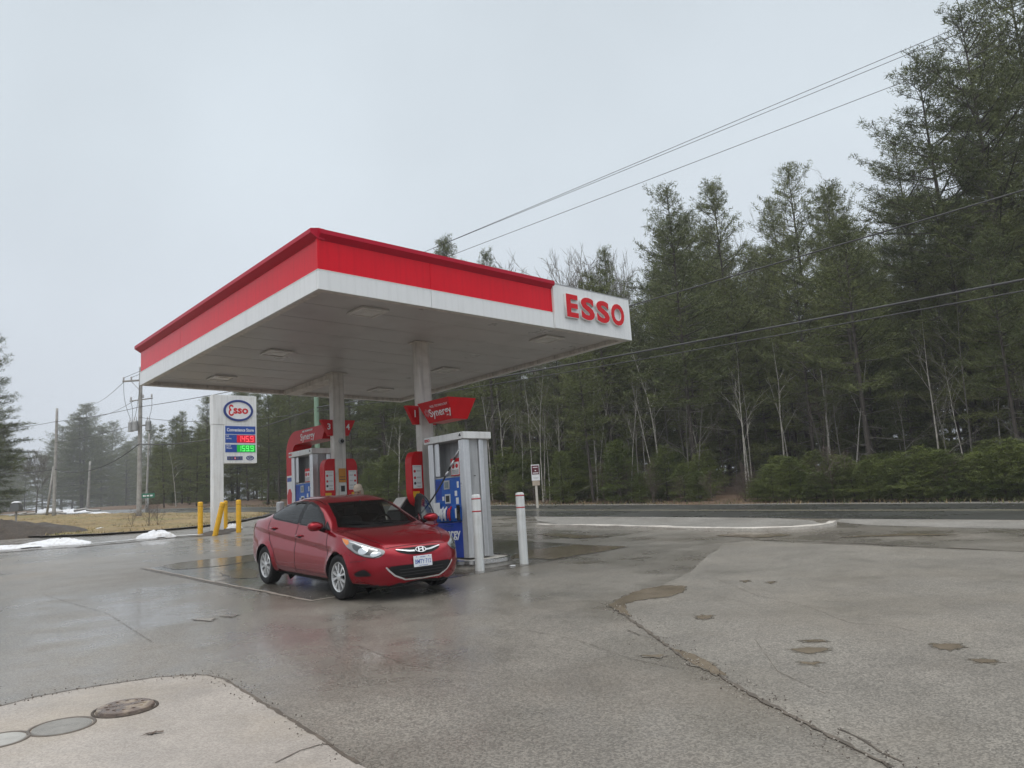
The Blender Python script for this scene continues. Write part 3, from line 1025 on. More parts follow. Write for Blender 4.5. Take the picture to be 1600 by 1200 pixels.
for r in range(3):
    fs += [(r * n + i, r * n + (i + 1) % n, (r + 1) * n + (i + 1) % n, (r + 1) * n + i) for i in range(n)]
fs += [(3 * n + i, 3 * n + (i + 1) % n, (i + 1) % n, i) for i in range(n)]
mb.add(vs, fs)
mb.build('steel_rim', M_['steel'], island, angle=40)

def pump(v):
    """fuel dispenser; local x = across, y = along the island, z up from the island top"""
    p = thing('fuel_pump', '', 'fuel pump', L(CU + 0.015, v, 0.125), YAW, 'fuel pumps on the island')
    H = 2.20
    for s, y0, y1 in ((1, -0.57, -0.41), (-1, 0.41, 0.57)):
        m = MB()
        m.box(-0.30, -0.155, y0, y1, 0, H)
        m.build('corner_post', M_['alu'], p, bevel=0.012, seg=3)
        m = MB()
        m.box(0.075, 0.185, y0, y1, 0, H)
        m.build('corner_post', M_['alu'], p, bevel=0.012, seg=3)
        m = MB()
        m.box(-0.153, 0.073, y0 + 0.035, y1 - 0.035, 0, H)
        m.box(0.187, 0.30, y0 + 0.02, y1 - 0.02, 0, H)
        e = m.build('end_panel', M_['grey'], p, bevel=0.006)
        yy = y0 + 0.034 if s == 1 else y1 - 0.034
        m = MB()
        m.box(-0.06, -0.02, min(yy, yy - s * 0.01), max(yy, yy - s * 0.01), 1.50, 1.512)
        m.build('latch', M_['black'], e)
    m = MB()
    m.box(-0.345, 0.345, -0.63, 0.63, H, H + 0.135)
    capo = m.build('cap', M_['white'], p, bevel=0.014, seg=3)
    me = text_mesh('ESSO', 0.075, 0.002, 0.003)
    me.transform(frame((-0.347, 0.52, H + 0.068), (0, -1, 0), (0, 0, 1)))
    link_mesh('lettering', me, M_['ink_red'], capo)
    m = MB()                                               # little bird mark at the other end of the cap
    m.prism([(0, 0), (0.03, 0.035), (0.06, 0.03), (0.045, 0.015), (0.07, -0.005), (0.04, -0.03), (0.03, -0.005), (0.012, -0.02)], lambda a, b, d: Vector((-0.346 - d, -0.50 - a, H + 0.07 + b)), 0.0, 0.003)
    m.build('mark', M_['ink_black'], capo)
    m = MB()
    m.box(-0.03, 0.03, -0.405, 0.405, 1.52, H - 0.002)
    m.box(-0.26, 0.26, -0.405, 0.405, 1.50, 1.53)
    m.build('upper_recess', M_['grey'], p)
    m = MB()
    m.box(-0.27, -0.24, 0.25, 0.40, 1.55, H - 0.01)
    m.build('recess_jamb', M_['alu'], p, bevel=0.008)
    for s in (-1, 1):
        f = lambda y, z, d: Vector((s * (0.275 + d), -s * -y if s == 1 else y, z))
        def bx(m, y0, y1, z0, z1, d0, d1):
            a, b = (y0, y1) if s == -1 else (-y1, -y0)
            x0, x1 = sorted((s * (0.24 + d0), s * (0.24 + d1)))
            m.box(x0, x1, a, b, z0, z1)
        m = MB(); bx(m, -0.405, 0.405, 0.01, 0.66, 0.0, 0.035)
        sk = m.build('skirt_panel', M_['deep_blue'], p, bevel=0.008)
        m = MB(); bx(m, -0.395, 0.395, 0.0, 0.012, -0.02, 0.02)
        m.build('plinth', M_['black'], p)
        me = text_mesh('Synergy', 0.235, 0.002, 0.004)
        me.transform(frame((s * 0.279, s * 0.03 if s == 1 else 0.06, 0.46), (0, -1 if s == -1 else 1, 0), (0, 0, 1)))
        link_mesh('lettering', me, M_['ink'], sk)
        me = text_mesh('fuel technology', 0.06, 0.002, 0.001)
        me.transform(frame((s * 0.279, s * 0.03 if s == 1 else 0.06, 0.60), (0, -1 if s == -1 else 1, 0), (0, 0, 1)))
        link_mesh('lettering', me, M_['sign_blue'], sk)
        # blue fascia with a bulging nozzle valance
        m = MB()
        prof = [(0.0, 0.665), (0.055, 0.68), (0.085, 0.74), (0.085, 0.90), (0.05, 0.95), (0.035, 1.0), (0.03, 1.50), (0.0, 1.515)]
        vs = []
        for yy in (-0.405 if s == -1 else -0.40, 0.405 if s == -1 else 0.40):
            vs += [Vector((s * (0.24 + d), yy, z)) for d, z in prof]
        nn = len(prof)
        m.add(vs, [tuple(range(nn)), tuple(range(2 * nn - 1, nn - 1, -1))] + [(i, i + nn, (i + 1) % nn + nn, (i + 1) % nn) for i in range(nn)])
        me = m.mesh('control_panel')
        bmx = bmesh.new(); bmx.from_mesh(me); bmesh.ops.recalc_face_normals(bmx, faces=bmx.faces); bmx.to_mesh(me); bmx.free()
        cpn = link_mesh('control_panel', me, M_['blue'], p)
        def chip(nm, y0, y1, z0, z1, mm, d0=0.029, d1=0.040, bev=0.004):
            m = MB(); bx(m, y0, y1, z0, z1, d0, d1)
            return m.build(nm, mm, cpn, bevel=bev)
        chip('bezel', -0.05, 0.13, 1.29, 1.46, M_['grey'], 0.028, 0.042)
        chip('display', -0.02, 0.10, 1.32, 1.43, M_['screen'], 0.042, 0.045)
        chip('bezel', -0.06, 0.11, 1.02, 1.20, M_['alu'], 0.028, 0.042)
        chip('keypad', -0.03, 0.08, 1.05, 1.17, M_['black'], 0.042, 0.046)
        chip('card_reader', -0.05, 0.08, 0.955, 1.005, M_['navy'], 0.03, 0.06)
        chip('side_panel', 0.22, 0.39, 1.10, 1.47, M_['deep_blue'], 0.029, 0.036)
        chip('sticker', 0.14, 0.20, 1.08, 1.16, M_['paper'])
        chip('sticker', -0.31, -0.23, 1.00, 1.12, M_['paper'])
        chip('sticker', -0.33, -0.28, 1.30, 1.42, M_['paper'])
        chip('sticker', -0.27, -0.20, 1.15, 1.25, M_['paper'])
        chip('sticker', -0.30, -0.245, 0.74, 0.92, M_['paper'], 0.084, 0.088)
        chip('notice', 0.22, 0.42, 0.80, 1.05, M_['paper'], 0.088, 0.092)
        chip('receipt_slot', -0.40, -0.29, 0.70, 0.98, M_['black_gloss'], 0.084, 0.089)
        # holstered nozzles
        for yy, mm in ((0.13, M_['ink']), (0.02, M_['ink']), (-0.12, M_['ink_red'])):
            m = MB()
            x = s * 0.36
            a = yy if s == -1 else -yy
            m.tube([(x, a, 0.70), (x - s * -0.015, a, 0.80), (x + s * 0.005, a, 0.89), (x - s * 0.05, a, 0.96)], [0.016, 0.022, 0.022, 0.013], 8)
            m.tube([(x + s * 0.05, a, 0.74), (x + s * 0.055, a, 0.84), (x + s * 0.02, a, 0.93)], 0.010, 6)
            m.build('nozzle', mm, p, smooth=True)
        # instruction card
        m = MB(); bx(m, -0.40, -0.13, 1.53, 1.86, 0.030, 0.045)
        card = m.build('instruction_card', M_['sign_red'], p, bevel=0.004)
        m = MB(); bx(m, -0.385, -0.145, 1.55, 1.79, 0.045, 0.048)
        m.build('card_face', M_['paper'], card)
        for yy, zz, r, mm in ((-0.21, 1.715, 0.045, M_['ink_red']), (-0.32, 1.715, 0.04, M_['ink_red'])):
            m = MB()
            a = yy if s == -1 else -yy
            m.lathe([(r, 0), (r, 0.003)], 14, Matrix.Translation((s * 0.289, a, zz)) @ Matrix.Rotation(s * math.pi / 2, 4, 'Y'))
            m.build('mark', mm, card)
        m = MB()
        for q in range(4):
            bx(m, -0.37, -0.165, 1.565 + q * 0.022, 1.573 + q * 0.022, 0.048, 0.050)
        m.build('print', M_['ink_black'], card)
        # overhead hose outlet
        m = MB()
        a = -0.36 if s == -1 else 0.36
        m.tube([(s * 0.20, a, H), (s * 0.20, a, H - 0.10), (s * 0.23, a, H - 0.16)], 0.028, 8)
        m.build('hose_outlet', M_['alu'], p, smooth=True)
        if s == 1:
            m = MB()
            m.tube([(0.23, a, H - 0.15), (0.29, a * 0.9, H - 0.6), (0.33, a * 0.6, 1.2), (0.42, a * 0.3, 0.72), (0.43, 0.05, 0.62), (0.40, 0.10, 0.75)], 0.013, 8)
            m.build('hose', M_['black'], p, smooth=True)
    return p
def copy_tree(o, parent=None):
    c = o.copy()
    COL.objects.link(c)
    c.parent = parent
    for ch in list(o.children):
        copy_tree(ch, c)
    return c
pump1 = pump(11.93)
pump1['label'] = 'nearer blue and aluminium fuel pump beside the red car'
pump2 = copy_tree(pump1)
pump2.location = L(CU + 0.015, 17.9, 0.125)
pump2['label'] = 'farther fuel pump under the red arch, mostly hidden by the car roof'

def on_isl(name, label, cat, v, group=None, dz=0.125):
    return thing(name, label, cat, L(CU, v, dz), YAW, group)
def frustum(top, bot, zt, zb):
    """top, bot: (x0, x1, y0, y1)"""
    m = MB()
    vs = [Vector((x, y, zb)) for x, y in ((bot[0], bot[2]), (bot[1], bot[2]), (bot[1], bot[3]), (bot[0], bot[3]))]
    vs += [Vector((x, y, zt)) for x, y in ((top[0], top[2]), (top[1], top[2]), (top[1], top[3]), (top[0], top[3]))]
    m.add(vs, [(3, 2, 1, 0), (4, 5, 6, 7), (0, 1, 5, 4), (1, 2, 6, 5), (2, 3, 7, 6), (3, 0, 4, 7)])
    return m
# sign box over the near pump (heights above the island top at the column)
sg = on_isl('pump_sign', 'red wedge-shaped sign box fixed to the nearer column above the pump', 'sign', CV1)
zt, zb = 3.00, 2.59
top, bot = (-0.35, 0.35, -1.30, -0.27), (-0.18, 0.18, -1.21, -0.42)
sb = frustum(top, bot, zt, zb).build('sign_box', M_['sign_red'], sg, bevel=0.008)
m = MB(); m.box(-0.05, 0.05, -0.40, -0.105, 2.72, 2.84); m.box(-0.05, 0.05, -0.42, -0.30, 2.70, 2.86)
m.build('bracket', M_['grey'], sg)
fn = Vector((-(zt - zb), 0, -0.17)).normalized()           # outward normal of the leaning face
fu = Vector((-0.17, 0, (zt - zb))).normalized()
fc = Vector((-0.267, -0.80, (zt + zb) / 2))
for body, size, oy, oz, mm in (('Synergy', 0.225, -0.10, -0.035, M_['ink']), ('FUEL TECHNOLOGY', 0.062, -0.13, 0.10, M_['ink'])):
    me = text_mesh(body, size, 0.001, 0.003 if size > 0.1 else 0.0)
    me.transform(frame(fc + Vector((0, oy, 0)) + fu * oz + fn * 0.003, (0, -1, 0), fu))
    link_mesh('lettering', me, mm, sb)
m = MB()
Mx = frame(fc + Vector((0, 0.32, 0)) + fu * -0.01 + fn * 0.002, (0, -1, 0), fu)
for k in range(6):
    a = math.pi / 3 * k + math.pi / 6
    for (r, s) in ((0.085, 0.042),):
        c = Vector((math.cos(a) * r * 0.62, math.sin(a) * r * 0.62, 0))
        hexa = [c + Vector((math.cos(b) * s * 0.8, math.sin(b) * s * 0.8, 0)) for b in [a + math.pi / 3 * q for q in range(6)]]
        m.add([Mx @ h for h in hexa], [tuple(range(6))])
m.build('emblem', mat('pink_print', (0.55, 0.16, 0.18), 0.5), sb)
def number_flag(col_v, side, num, label):
    t = on_isl('number_flag', label, 'sign', col_v, 'red pump number flags on the columns')
    m = MB()
    poly = [(0.155, 2.62), (0.155, 3.0), (0.46, 3.0), (0.26, 2.62)]
    m.prism([(a * side, z) for a, z in poly], lambda a, z, d: Vector((a, d, z)), -0.05, 0.05)
    me = m.mesh('flag_panel')
    bmx = bmesh.new(); bmx.from_mesh(me); bmesh.ops.recalc_face_normals(bmx, faces=bmx.faces); bmx.to_mesh(me); bmx.free()
    fp = link_mesh('flag_panel', me, M_['sign_red'], t)
    me = text_mesh(num, 0.20, 0.001, 0.004)
    me.transform(frame((0.255 * side, -0.052, 2.83), (1, 0, 0), (0, 0, 1)))
    link_mesh('lettering', me, M_['ink'], fp)
number_flag(CV1, -1, '1', 'red number flag on the near column, left of the wedge-shaped sign')
number_flag(CV1, 1, '2', 'red number flag on the near column behind the wedge-shaped sign')
number_flag(CV2, -1, '3', 'red flag numbered 3 on the far column')
number_flag(CV2, 1, '4', 'red flag numbered 4 on the far column')

# arch sign over the far pump
ar = on_isl('arch_sign', 'red arched sign curving up and over the farther fuel pump', 'sign', 18.0)
def arch_outline():
    out_, inn = [], []
    yo, yi, zt, zb, r = 0.84, 0.50, 2.86, 2.52, 0.55
    o = [(yo, 0.0)]
    for k in range(9):
        a = math.pi / 2 * k / 8
        o.append((yo - r + r * math.cos(a), zt - r + r * math.sin(a)))
    o += [(-1.30, zt), (-1.10, zb)]
    ri = 0.24
    for k in range(9):
        a = math.pi / 2 - math.pi / 2 * k / 8
        o.append((yi - ri + ri * math.cos(a), zb - ri + ri * math.sin(a)))
    o.append((yi, 0.0))
    return o
m = MB()
ol = arch_outline()
m.prism(ol, lambda a, z, d: Vector((d, a, z)), -0.24, 0.24)
me = m.mesh('arch_body')
bmx = bmesh.new(); bmx.from_mesh(me); bmesh.ops.triangulate(bmx, faces=[f for f in bmx.faces if len(f.verts) > 4]); bmesh.ops.recalc_face_normals(bmx, faces=bmx.faces); bmx.to_mesh(me); bmx.free()
ab = link_mesh('arch_body', me, M_['sign_red'], ar)
for body, size, z in (('Synergy', 0.24, 2.66), ('FUEL TECHNOLOGY', 0.06, 2.80)):
    me = text_mesh(body, size, 0.001, 0.003)
    me.transform(frame((-0.243, -0.35, z), (0, -1, 0), (0, 0, 1)))
    link_mesh('lettering', me, M_['ink'], ab)
m = MB(); m.box(-0.248, -0.242, 0.53, 0.81, 0.75, 1.75)
po = m.build('poster', M_['paper'], ab)
m = MB(); m.box(-0.251, -0.249, 0.53, 0.81, 0.75, 1.02); m.box(-0.251, -0.249, 0.55, 0.79, 1.60, 1.70)
m.build('print', M_['sign_blue'], po)
m = MB(); m.prism([(0.56, 1.03), (0.54, 1.30), (0.62, 1.42), (0.72, 1.40), (0.80, 1.25), (0.78, 1.03)], lambda a, z, d: Vector((-0.2495 - d, a, z)), 0, 0.002)
m.build('print', M_['ink_red'], po)

# red service stations hung on the columns
def station(col_v, side, label, detail):
    t = on_isl('service_station_bin', label, 'paper and bin unit', col_v, 'red towel and bin units on the columns')
    s = side
    ol = [(0.16, 0.95), (0.16, 2.06), (0.31, 2.06)]
    for k in range(7):
        a = math.pi / 2 - math.pi / 2 * k / 6
        ol.append((0.31 + 0.13 * math.cos(a), 1.83 + 0.23 * math.sin(a)))
    ol += [(0.44, 1.30)]
    for k in range(1, 7):
        a = -math.pi / 2 * k / 6
        ol.append((0.25 + 0.19 * math.cos(a), 1.30 + 0.33 * math.sin(a)))
    m = MB()
    m.prism([(a * s, z) for a, z in ol], lambda a, z, d: Vector((a, d, z)), -0.11, 0.11)
    me = m.mesh('housing')
    bmx = bmesh.new(); bmx.from_mesh(me); bmesh.ops.recalc_face_normals(bmx, faces=bmx.faces); bmx.to_mesh(me); bmx.free()
    h = link_mesh('housing', me, M_['sign_red'], t)
    def plate(nm, x0, x1, z0, z1, mm, d=0.0, par=None):
        q = MB()
        a, b = sorted((x0 * s, x1 * s))
        q.box(a, b, -0.114 - d, -0.109, z0, z1)
        return q.build(nm, mm, par or h, bevel=0.002)
    pl = plate('notice', 0.20, 0.415, 1.32, 1.78, M_['paper'])
    for z in (1.66, 1.53, 1.42):
        q = MB()
        q.lathe([(0.028, 0), (0.028, 0.003)], 12, Matrix.Translation((0.37 * s, -0.1145, z)) @ Matrix.Rotation(math.pi / 2, 4, 'X'))
        q.build('mark', M_['ink_red'] if z > 1.5 else M_['ink_black'], pl)
    q = MB()
    for z in (1.745, 1.67, 1.655, 1.54, 1.525, 1.43, 1.415, 1.36, 1.345):
        a, b = sorted((0.225 * s, (0.32 if z < 1.7 else 0.40) * s))
        q.box(a, b, -0.1165, -0.1138, z, z + 0.007)
    q.build('print', M_['grey'], pl)
    q = MB()
    yo = [(0.27, 1.26), (0.428, 1.26)]
    for k in range(1, 7):
        a = -math.pi / 2 * k / 6
        yo.append((0.27 + 0.158 * math.cos(a), 1.26 + 0.27 * math.sin(a)))
    q.prism([(a * s, z) for a, z in yo], lambda a, z, d: Vector((a, d, z)), -0.115, -0.108)
    me = q.mesh('yellow_label')
    bmx = bmesh.new(); bmx.from_mesh(me); bmesh.ops.recalc_face_normals(bmx, faces=bmx.faces); bmx.to_mesh(me); bmx.free()
    link_mesh('yellow_label', me, M_['yellow'], h)
    return t
station(CV1, -1, 'red rounded towel and bin unit on the left of the near column', 1)
station(CV1, 1, 'red rounded towel and bin unit behind the near pump', 1)
station(CV2, -1, 'red rounded unit on the left side of the far column', 1)
station(CV2, 1, 'red rounded unit on the right side of the far column', 1)
t = on_isl('security_camera', 'small round dome camera on the far column below the number flags', 'camera', CV2)
m = MB(); m.lathe([(0.07, 0), (0.075, 0.03), (0.05, 0.05)], 16, Matrix.Translation((0.03, -0.10, 2.48)) @ Matrix.Rotation(math.pi / 2, 4, 'X')); m.build('housing', M_['grey'], t, smooth=True)
m = MB(); m.lathe([(0.045, 0.0), (0.04, 0.03), (0.02, 0.045)], 14, Matrix.Translation((0.03, -0.145, 2.48)) @ Matrix.Rotation(math.pi / 2, 4, 'X')); m.build('lens', M_['black_gloss'], t, smooth=True)
t = on_isl('orange_notice', 'small orange notice plate fixed to the far column', 'notice', CV2)
m = MB(); m.box(-0.06, 0.13, -0.112, -0.102, 1.50, 1.83); a = m.build('plate', mat('orange_plate', (0.55, 0.22, 0.01), 0.5, var=0.1), t, bevel=0.003)
m = MB(); m.box(-0.04, 0.11, -0.1145, -0.1118, 1.62, 1.635); m.box(-0.04, 0.11, -0.1145, -0.1118, 1.56, 1.575); m.build('print', M_['ink_black'], a)
t = on_isl('call_box', 'small grey call box with a black button on the far column', 'call box', CV2)
m = MB(); m.box(-0.06, 0.13, -0.125, -0.102, 1.10, 1.48); a = m.build('housing', M_['lens'], t, bevel=0.006)
m = MB(); m.box(-0.02, 0.08, -0.135, -0.124, 1.28, 1.42); m.build('button', M_['black'], a, bevel=0.004)

t = thing('waste_bin', 'black waste bin with a pale sloping lid beside the near column', 'waste bin', L(9.02, 13.52, 0.125), YAW)
m = MB()
m.prism([(-0.24, 0.0), (-0.25, 0.86), (0.0, 1.14), (0.25, 1.14), (0.24, 0.0)], lambda a, z, d: Vector((a, d, z)), -0.25, 0.25)
me = m.mesh('body'); bmx = bmesh.new(); bmx.from_mesh(me); bmesh.ops.recalc_face_normals(bmx, faces=bmx.faces); bmx.to_mesh(me); bmx.free()
bd = link_mesh('body', me, M_['black'], t)
bv_ = bd.modifiers.new('bevel', 'BEVEL'); bv_.width = 0.015; bv_.segments = 2
m = MB()
m.prism([(-0.235, 0.895), (-0.02, 1.135), (-0.035, 1.150), (-0.25, 0.910)], lambda a, z, d: Vector((a, d, z)), -0.19, 0.19)
me = m.mesh('flap'); bmx = bmesh.new(); bmx.from_mesh(me); bmesh.ops.recalc_face_normals(bmx, faces=bmx.faces); bmx.to_mesh(me); bmx.free()
link_mesh('flap', me, M_['lens'], t)
# ------------------------------------------------------------------ bollards
def bollard(loc, h, r, mm, label, group, stripes=None, lean=(0, 0), cap_gap=False):
    t = thing('bollard', label, 'bollard', loc, 0.0, group)
    t.rotation_euler = (lean[0], lean[1], 0)
    m = MB()
    m.lathe([(r, -0.06), (r, h - 0.05), (r * 0.97, h - 0.025), (r * 0.85, h - 0.008), (r * 0.5, h)], 28)
    m.build('sleeve', mm, t, angle=50)
    if stripes:
        for z in stripes:
            m = MB()
            m.lathe([(r + 0.002, z), (r + 0.002, z + 0.022)], 28)
            m.build('stripe', M_['stripe'], t, smooth=True)
    if cap_gap:
        m = MB()
        m.lathe([(r + 0.003, h - 0.17), (r + 0.003, h - 0.15)], 28)
        m.build('band', mat('dull_yellow_band', (0.42, 0.22, 0.01), 0.5), t, smooth=True)
    return t
BW, BY = 'white striped bollards at the island end', 'yellow bollards round the price sign'
b1, b2 = on_ground(750, 892), on_ground(819, 881)
bollard(b1, 1.33, 0.082, M_['bollard'], 'white bollard with two red stripes in front of the fuel pump', BW, (1.02, 1.24))
bollard(b2, 1.31, 0.082, M_['bollard'], 'white bollard with two red stripes standing clear to the right', BW, (1.02, 1.24))
bollard(on_ground(313, 835), 1.13, 0.088, M_['yellow'], 'upright yellow bollard left of the price sign post', BY, cap_gap=True)
bollard(on_ground(336, 837), 1.14, 0.088, M_['yellow'], 'leaning yellow bollard in front of the price sign post', BY, cap_gap=True, lean=(0.03, 0.25))
bollard(on_ground(352, 827), 1.08, 0.088, M_['yellow'], 'yellow bollard just behind the price sign post', BY, cap_gap=True)
bollard(on_ground(373, 832), 1.14, 0.088, M_['yellow'], 'upright yellow bollard right of the price sign post', BY, cap_gap=True)
_Y = 14.0
while True:                                                  # where a 1.15 m post would show its cap over the boot
    _q = at(438, 784, _Y)
    if _q.z - gz0(_q.x, _q.y) < 1.15 or _Y > 40:
        break
    _Y += 0.05
bollard(Vector((_q.x, _q.y, gz0(_q.x, _q.y))), 1.15, 0.11, M_['galv'], 'grey bollard by the far pump beyond the car boot', 'grey island bollards')

# ------------------------------------------------------------------ price sign
ps = thing('price_sign', 'tall white price sign with an oval logo and lit fuel prices', 'price sign', on_ground(340, 832), YAW)
ps.scale = (0.78, 1, 1)
PW = 2.10
def s_box(nm, x0, x1, z0, z1, mm, d0=-0.16, d1=0.16, par=None, bev=0.0):
    m = MB(); m.box(x0, x1, d0, d1, z0, z1)
    return m.build(nm, mm, par or ps, bevel=bev)
XO = -0.28                                                  # left edge of the sign from its post
ZT = 4.98
def SX(x): return XO + (x - 105) / 292.0
def SZ(y): return ZT - (y - 120) / 387.0
s_box('post', SX(110), SX(250), -0.08, SZ(545), M_['white'], -0.15, 0.15, bev=0.01)
hd = s_box('head_panel', SX(105), SX(718), SZ(545), SZ(120), M_['white'], -0.165, 0.165, bev=0.008)
lp = s_box('price_panel', SX(252), SX(718), SZ(1095), SZ(545) - 0.002, M_['white'], -0.162, 0.162, bev=0.008)
def ellipse_ring(nm, cx, cz, ax, az, bx, bz, y0, y1, mm, par, n=48):
    m = MB()
    vs = []
    for (a, b, y) in ((ax, az, y0), (ax, az, y1), (bx, bz, y1), (bx, bz, y0)):
        for k in range(n):
            t = 2 * math.pi * k / n
            vs.append((cx + a * math.cos(t), y, cz + b * math.sin(t)))
    fs = []
    for r in range(4):
        q = (r + 1) % 4
        fs += [(r * n + i, q * n + i, q * n + (i + 1) % n, r * n + (i + 1) % n) for i in range(n)]
    m.add(vs, fs)
    me = m.mesh(nm)
    bmx = bmesh.new(); bmx.from_mesh(me); bmesh.ops.recalc_face_normals(bmx, faces=bmx.faces); bmx.to_mesh(me); bmx.free()
    return link_mesh(nm, me, mm, par)
ocx, ocz = SX(455), SZ(340)
ov = MB()
ov.prism([(ocx + 0.64 * math.cos(2 * math.pi * k / 40), ocz + 0.345 * math.sin(2 * math.pi * k / 40)) for k in range(40)], lambda a, z, d: Vector((a, d, z)), -0.185, -0.15)
ovo = ov.build('logo_face', M_['paper'], hd)
ellipse_ring('logo_ring', ocx, ocz, 0.715, 0.40, 0.615, 0.325, -0.205, -0.16, M_['navy'], hd)
def stroke(path, w):
    """flat brush stroke of width w along a 2D path: outline polygon"""
    l, r = [], []
    for i, p in enumerate(path):
        a, b = path[max(0, i - 1)], path[min(len(path) - 1, i + 1)]
        d = Vector((b[0] - a[0], b[1] - a[1])).normalized()
        l.append((p[0] - d.y * w / 2, p[1] + d.x * w / 2))
        r.append((p[0] + d.y * w / 2, p[1] - d.x * w / 2))
    return l, r
def stroke_mesh(m, path, w, fn, d0, d1):
    l, r = stroke(path, w)
    vs = []
    for a, b in zip(l, r):
        vs += [fn(*a, d0), fn(*b, d0), fn(*a, d1), fn(*b, d1)]
    fs = []
    for i in range(len(l) - 1):
        p, q = i * 4, (i + 1) * 4
        fs += [(p, p + 1, q + 1, q), (p + 2, q + 2, q + 3, p + 3), (p, q, q + 2, p + 2), (p + 1, p + 3, q + 3, q + 1)]
    fs += [(0, 2, 3, 1), (len(vs) - 4, len(vs) - 3, len(vs) - 1, len(vs) - 2)]
    m.add(vs, fs)
m = MB()
ex, ez = ocx - 0.34, ocz - 0.005
pth = []
for k in range(13):
    a = math.radians(20 + 250 * k / 12)
    pth.append((ex + 0.085 * math.cos(a), ez + 0.105 + 0.085 * math.sin(a)))
stroke_mesh(m, pth, 0.062, lambda a, z, d: Vector((a, d, z)), -0.19, -0.187)
pth = []
for k in range(13):
    a = math.radians(90 + 250 * k / 12)
    pth.append((ex + 0.105 * math.cos(a), ez - 0.075 + 0.10 * math.sin(a)))
stroke_mesh(m, pth, 0.062, lambda a, z, d: Vector((a, d, z)), -0.1905, -0.187)
m.build('lettering', M_['letter_red'], hd)
put_text('lettering', 'sso', 0.40, frame((ocx + 0.115, -0.188, ocz + 0.015), (1, 0, 0), (0, 0, 1)), M_['letter_red'], hd, bold=0.012, width=0.72)
cb = s_box('store_board', SX(272), SX(697), SZ(680), SZ(565), M_['sign_blue'], -0.172, -0.163, lp)
put_text('lettering', 'Convenience Store', 0.17, frame((SX(484), -0.174, SZ(622)), (1, 0, 0), (0, 0, 1)), M_['ink'], cb, bold=0.003, width=1.30)
led_r = mat('lit_red_digits', (0.3, 0.01, 0.01), 0.5, emit=((1.0, 0.10, 0.13), 1.3))
led_g = mat('lit_green_digits', (0.01, 0.3, 0.02), 0.5, emit=((0.15, 1.0, 0.22), 1.1))
glow_r = mat('lit_red_display', (0.25, 0.0, 0.01), 0.4, emit=((0.55, 0.0, 0.02), 0.55))
glow_g = mat('lit_green_display', (0.0, 0.2, 0.01), 0.4, emit=((0.0, 0.42, 0.03), 0.55))
SEG = {'1': 'bc', '4': 'fgbc', '5': 'afgcd', '6': 'afgecd', '9': 'abcdfg'}
def digits(txt, x0, z0, w, h, par, mm):
    m = MB()
    k = 0.022
    x = x0
    for ch in txt:
        if ch == '.':
            m.box(x - 0.012, x + 0.018, -0.1805, -0.178, z0, z0 + 0.03)
            x += 0.035
            continue
        s = SEG[ch]
        if 'a' in s: m.box(x + k * 0.6, x + w - k * 0.6, -0.180, -0.178, z0 + h - k, z0 + h)
        if 'g' in s: m.box(x + k * 0.6, x + w - k * 0.6, -0.180, -0.178, z0 + h / 2 - k / 2, z0 + h / 2 + k / 2)
        if 'd' in s: m.box(x + k * 0.6, x + w - k * 0.6, -0.180, -0.178, z0, z0 + k)
        if 'b' in s: m.box(x + w - k, x + w, -0.1803, -0.178, z0 + h / 2 + k * 0.3, z0 + h)
        if 'c' in s: m.box(x + w - k, x + w, -0.1803, -0.178, z0, z0 + h / 2 - k * 0.3)
        if 'f' in s: m.box(x, x + k, -0.1803, -0.178, z0 + h / 2 + k * 0.3, z0 + h)
        if 'e' in s: m.box(x, x + k, -0.1803, -0.178, z0, z0 + h / 2 - k * 0.3)
        x += w + 0.045
    return m.build('digits', mm, par)
for y0, y1, txt, dm, gm, words, lab in ((690, 805, '145.9', led_r, glow_r, 'Self\nservice', 'blue price row with red lit digits'), (830, 940, '159.9', led_g, glow_g, 'Diesel\nEfficient', 'blue price row with green lit digits')):
    row = s_box('price_row', SX(272), SX(697), SZ(y1), SZ(y0), M_['sign_blue'], -0.172, -0.163, lp)
    row['label'] = lab
    s_box('display', SX(432), SX(695), SZ(y1) + 0.01, SZ(y0) - 0.01, gm, -0.177, -0.171, row)
    digits(txt, SX(448), SZ(y1) + 0.04, 0.145, SZ(y0) - SZ(y1) - 0.08, row, dm)
    put_text('lettering', words, 0.085, frame((SX(286), -0.174, SZ((y0 + y1) / 2) + 0.055), (1, 0, 0), (0, 0, 1)), M_['ink'], row, align='LEFT')
cs = s_box('card_strip', SX(296), SX(512), SZ(1050), SZ(998), M_['navy'], -0.172, -0.163, lp)
m = MB(); m.lathe([(0.05, 0), (0.05, 0.004)], 16, Matrix.Translation((SX(405), -0.1725, SZ(1024))) @ Matrix.Rotation(math.pi / 2, 4, 'X')); m.build('mark', M_['ink_red'], cs)
m = MB(); m.lathe([(0.022, 0), (0.022, 0.003)], 12, Matrix.Translation((SX(405), -0.177, SZ(1024))) @ Matrix.Rotation(math.pi / 2, 4, 'X')); m.build('mark', M_['ink'], cs)
m = MB()
for k in range(5):
    if k != 2:
        m.box(SX(306) + k * 0.142, SX(306) + k * 0.142 + 0.095, -0.1745, -0.1715, SZ(1038), SZ(1010))
m.build('mark', M_['dark_grey'], cs)
lo = ellipse_ring('round_logo', SX(618), SZ(1022), 0.19, 0.085, 0.145, 0.058, -0.172, -0.163, M_['navy'], lp)
put_text('lettering', 'A&W', 0.10, frame((SX(618), -0.166, SZ(1022)), (1, 0, 0), (0, 0, 1)), M_['navy'], lo, bold=0.004, width=0.24)
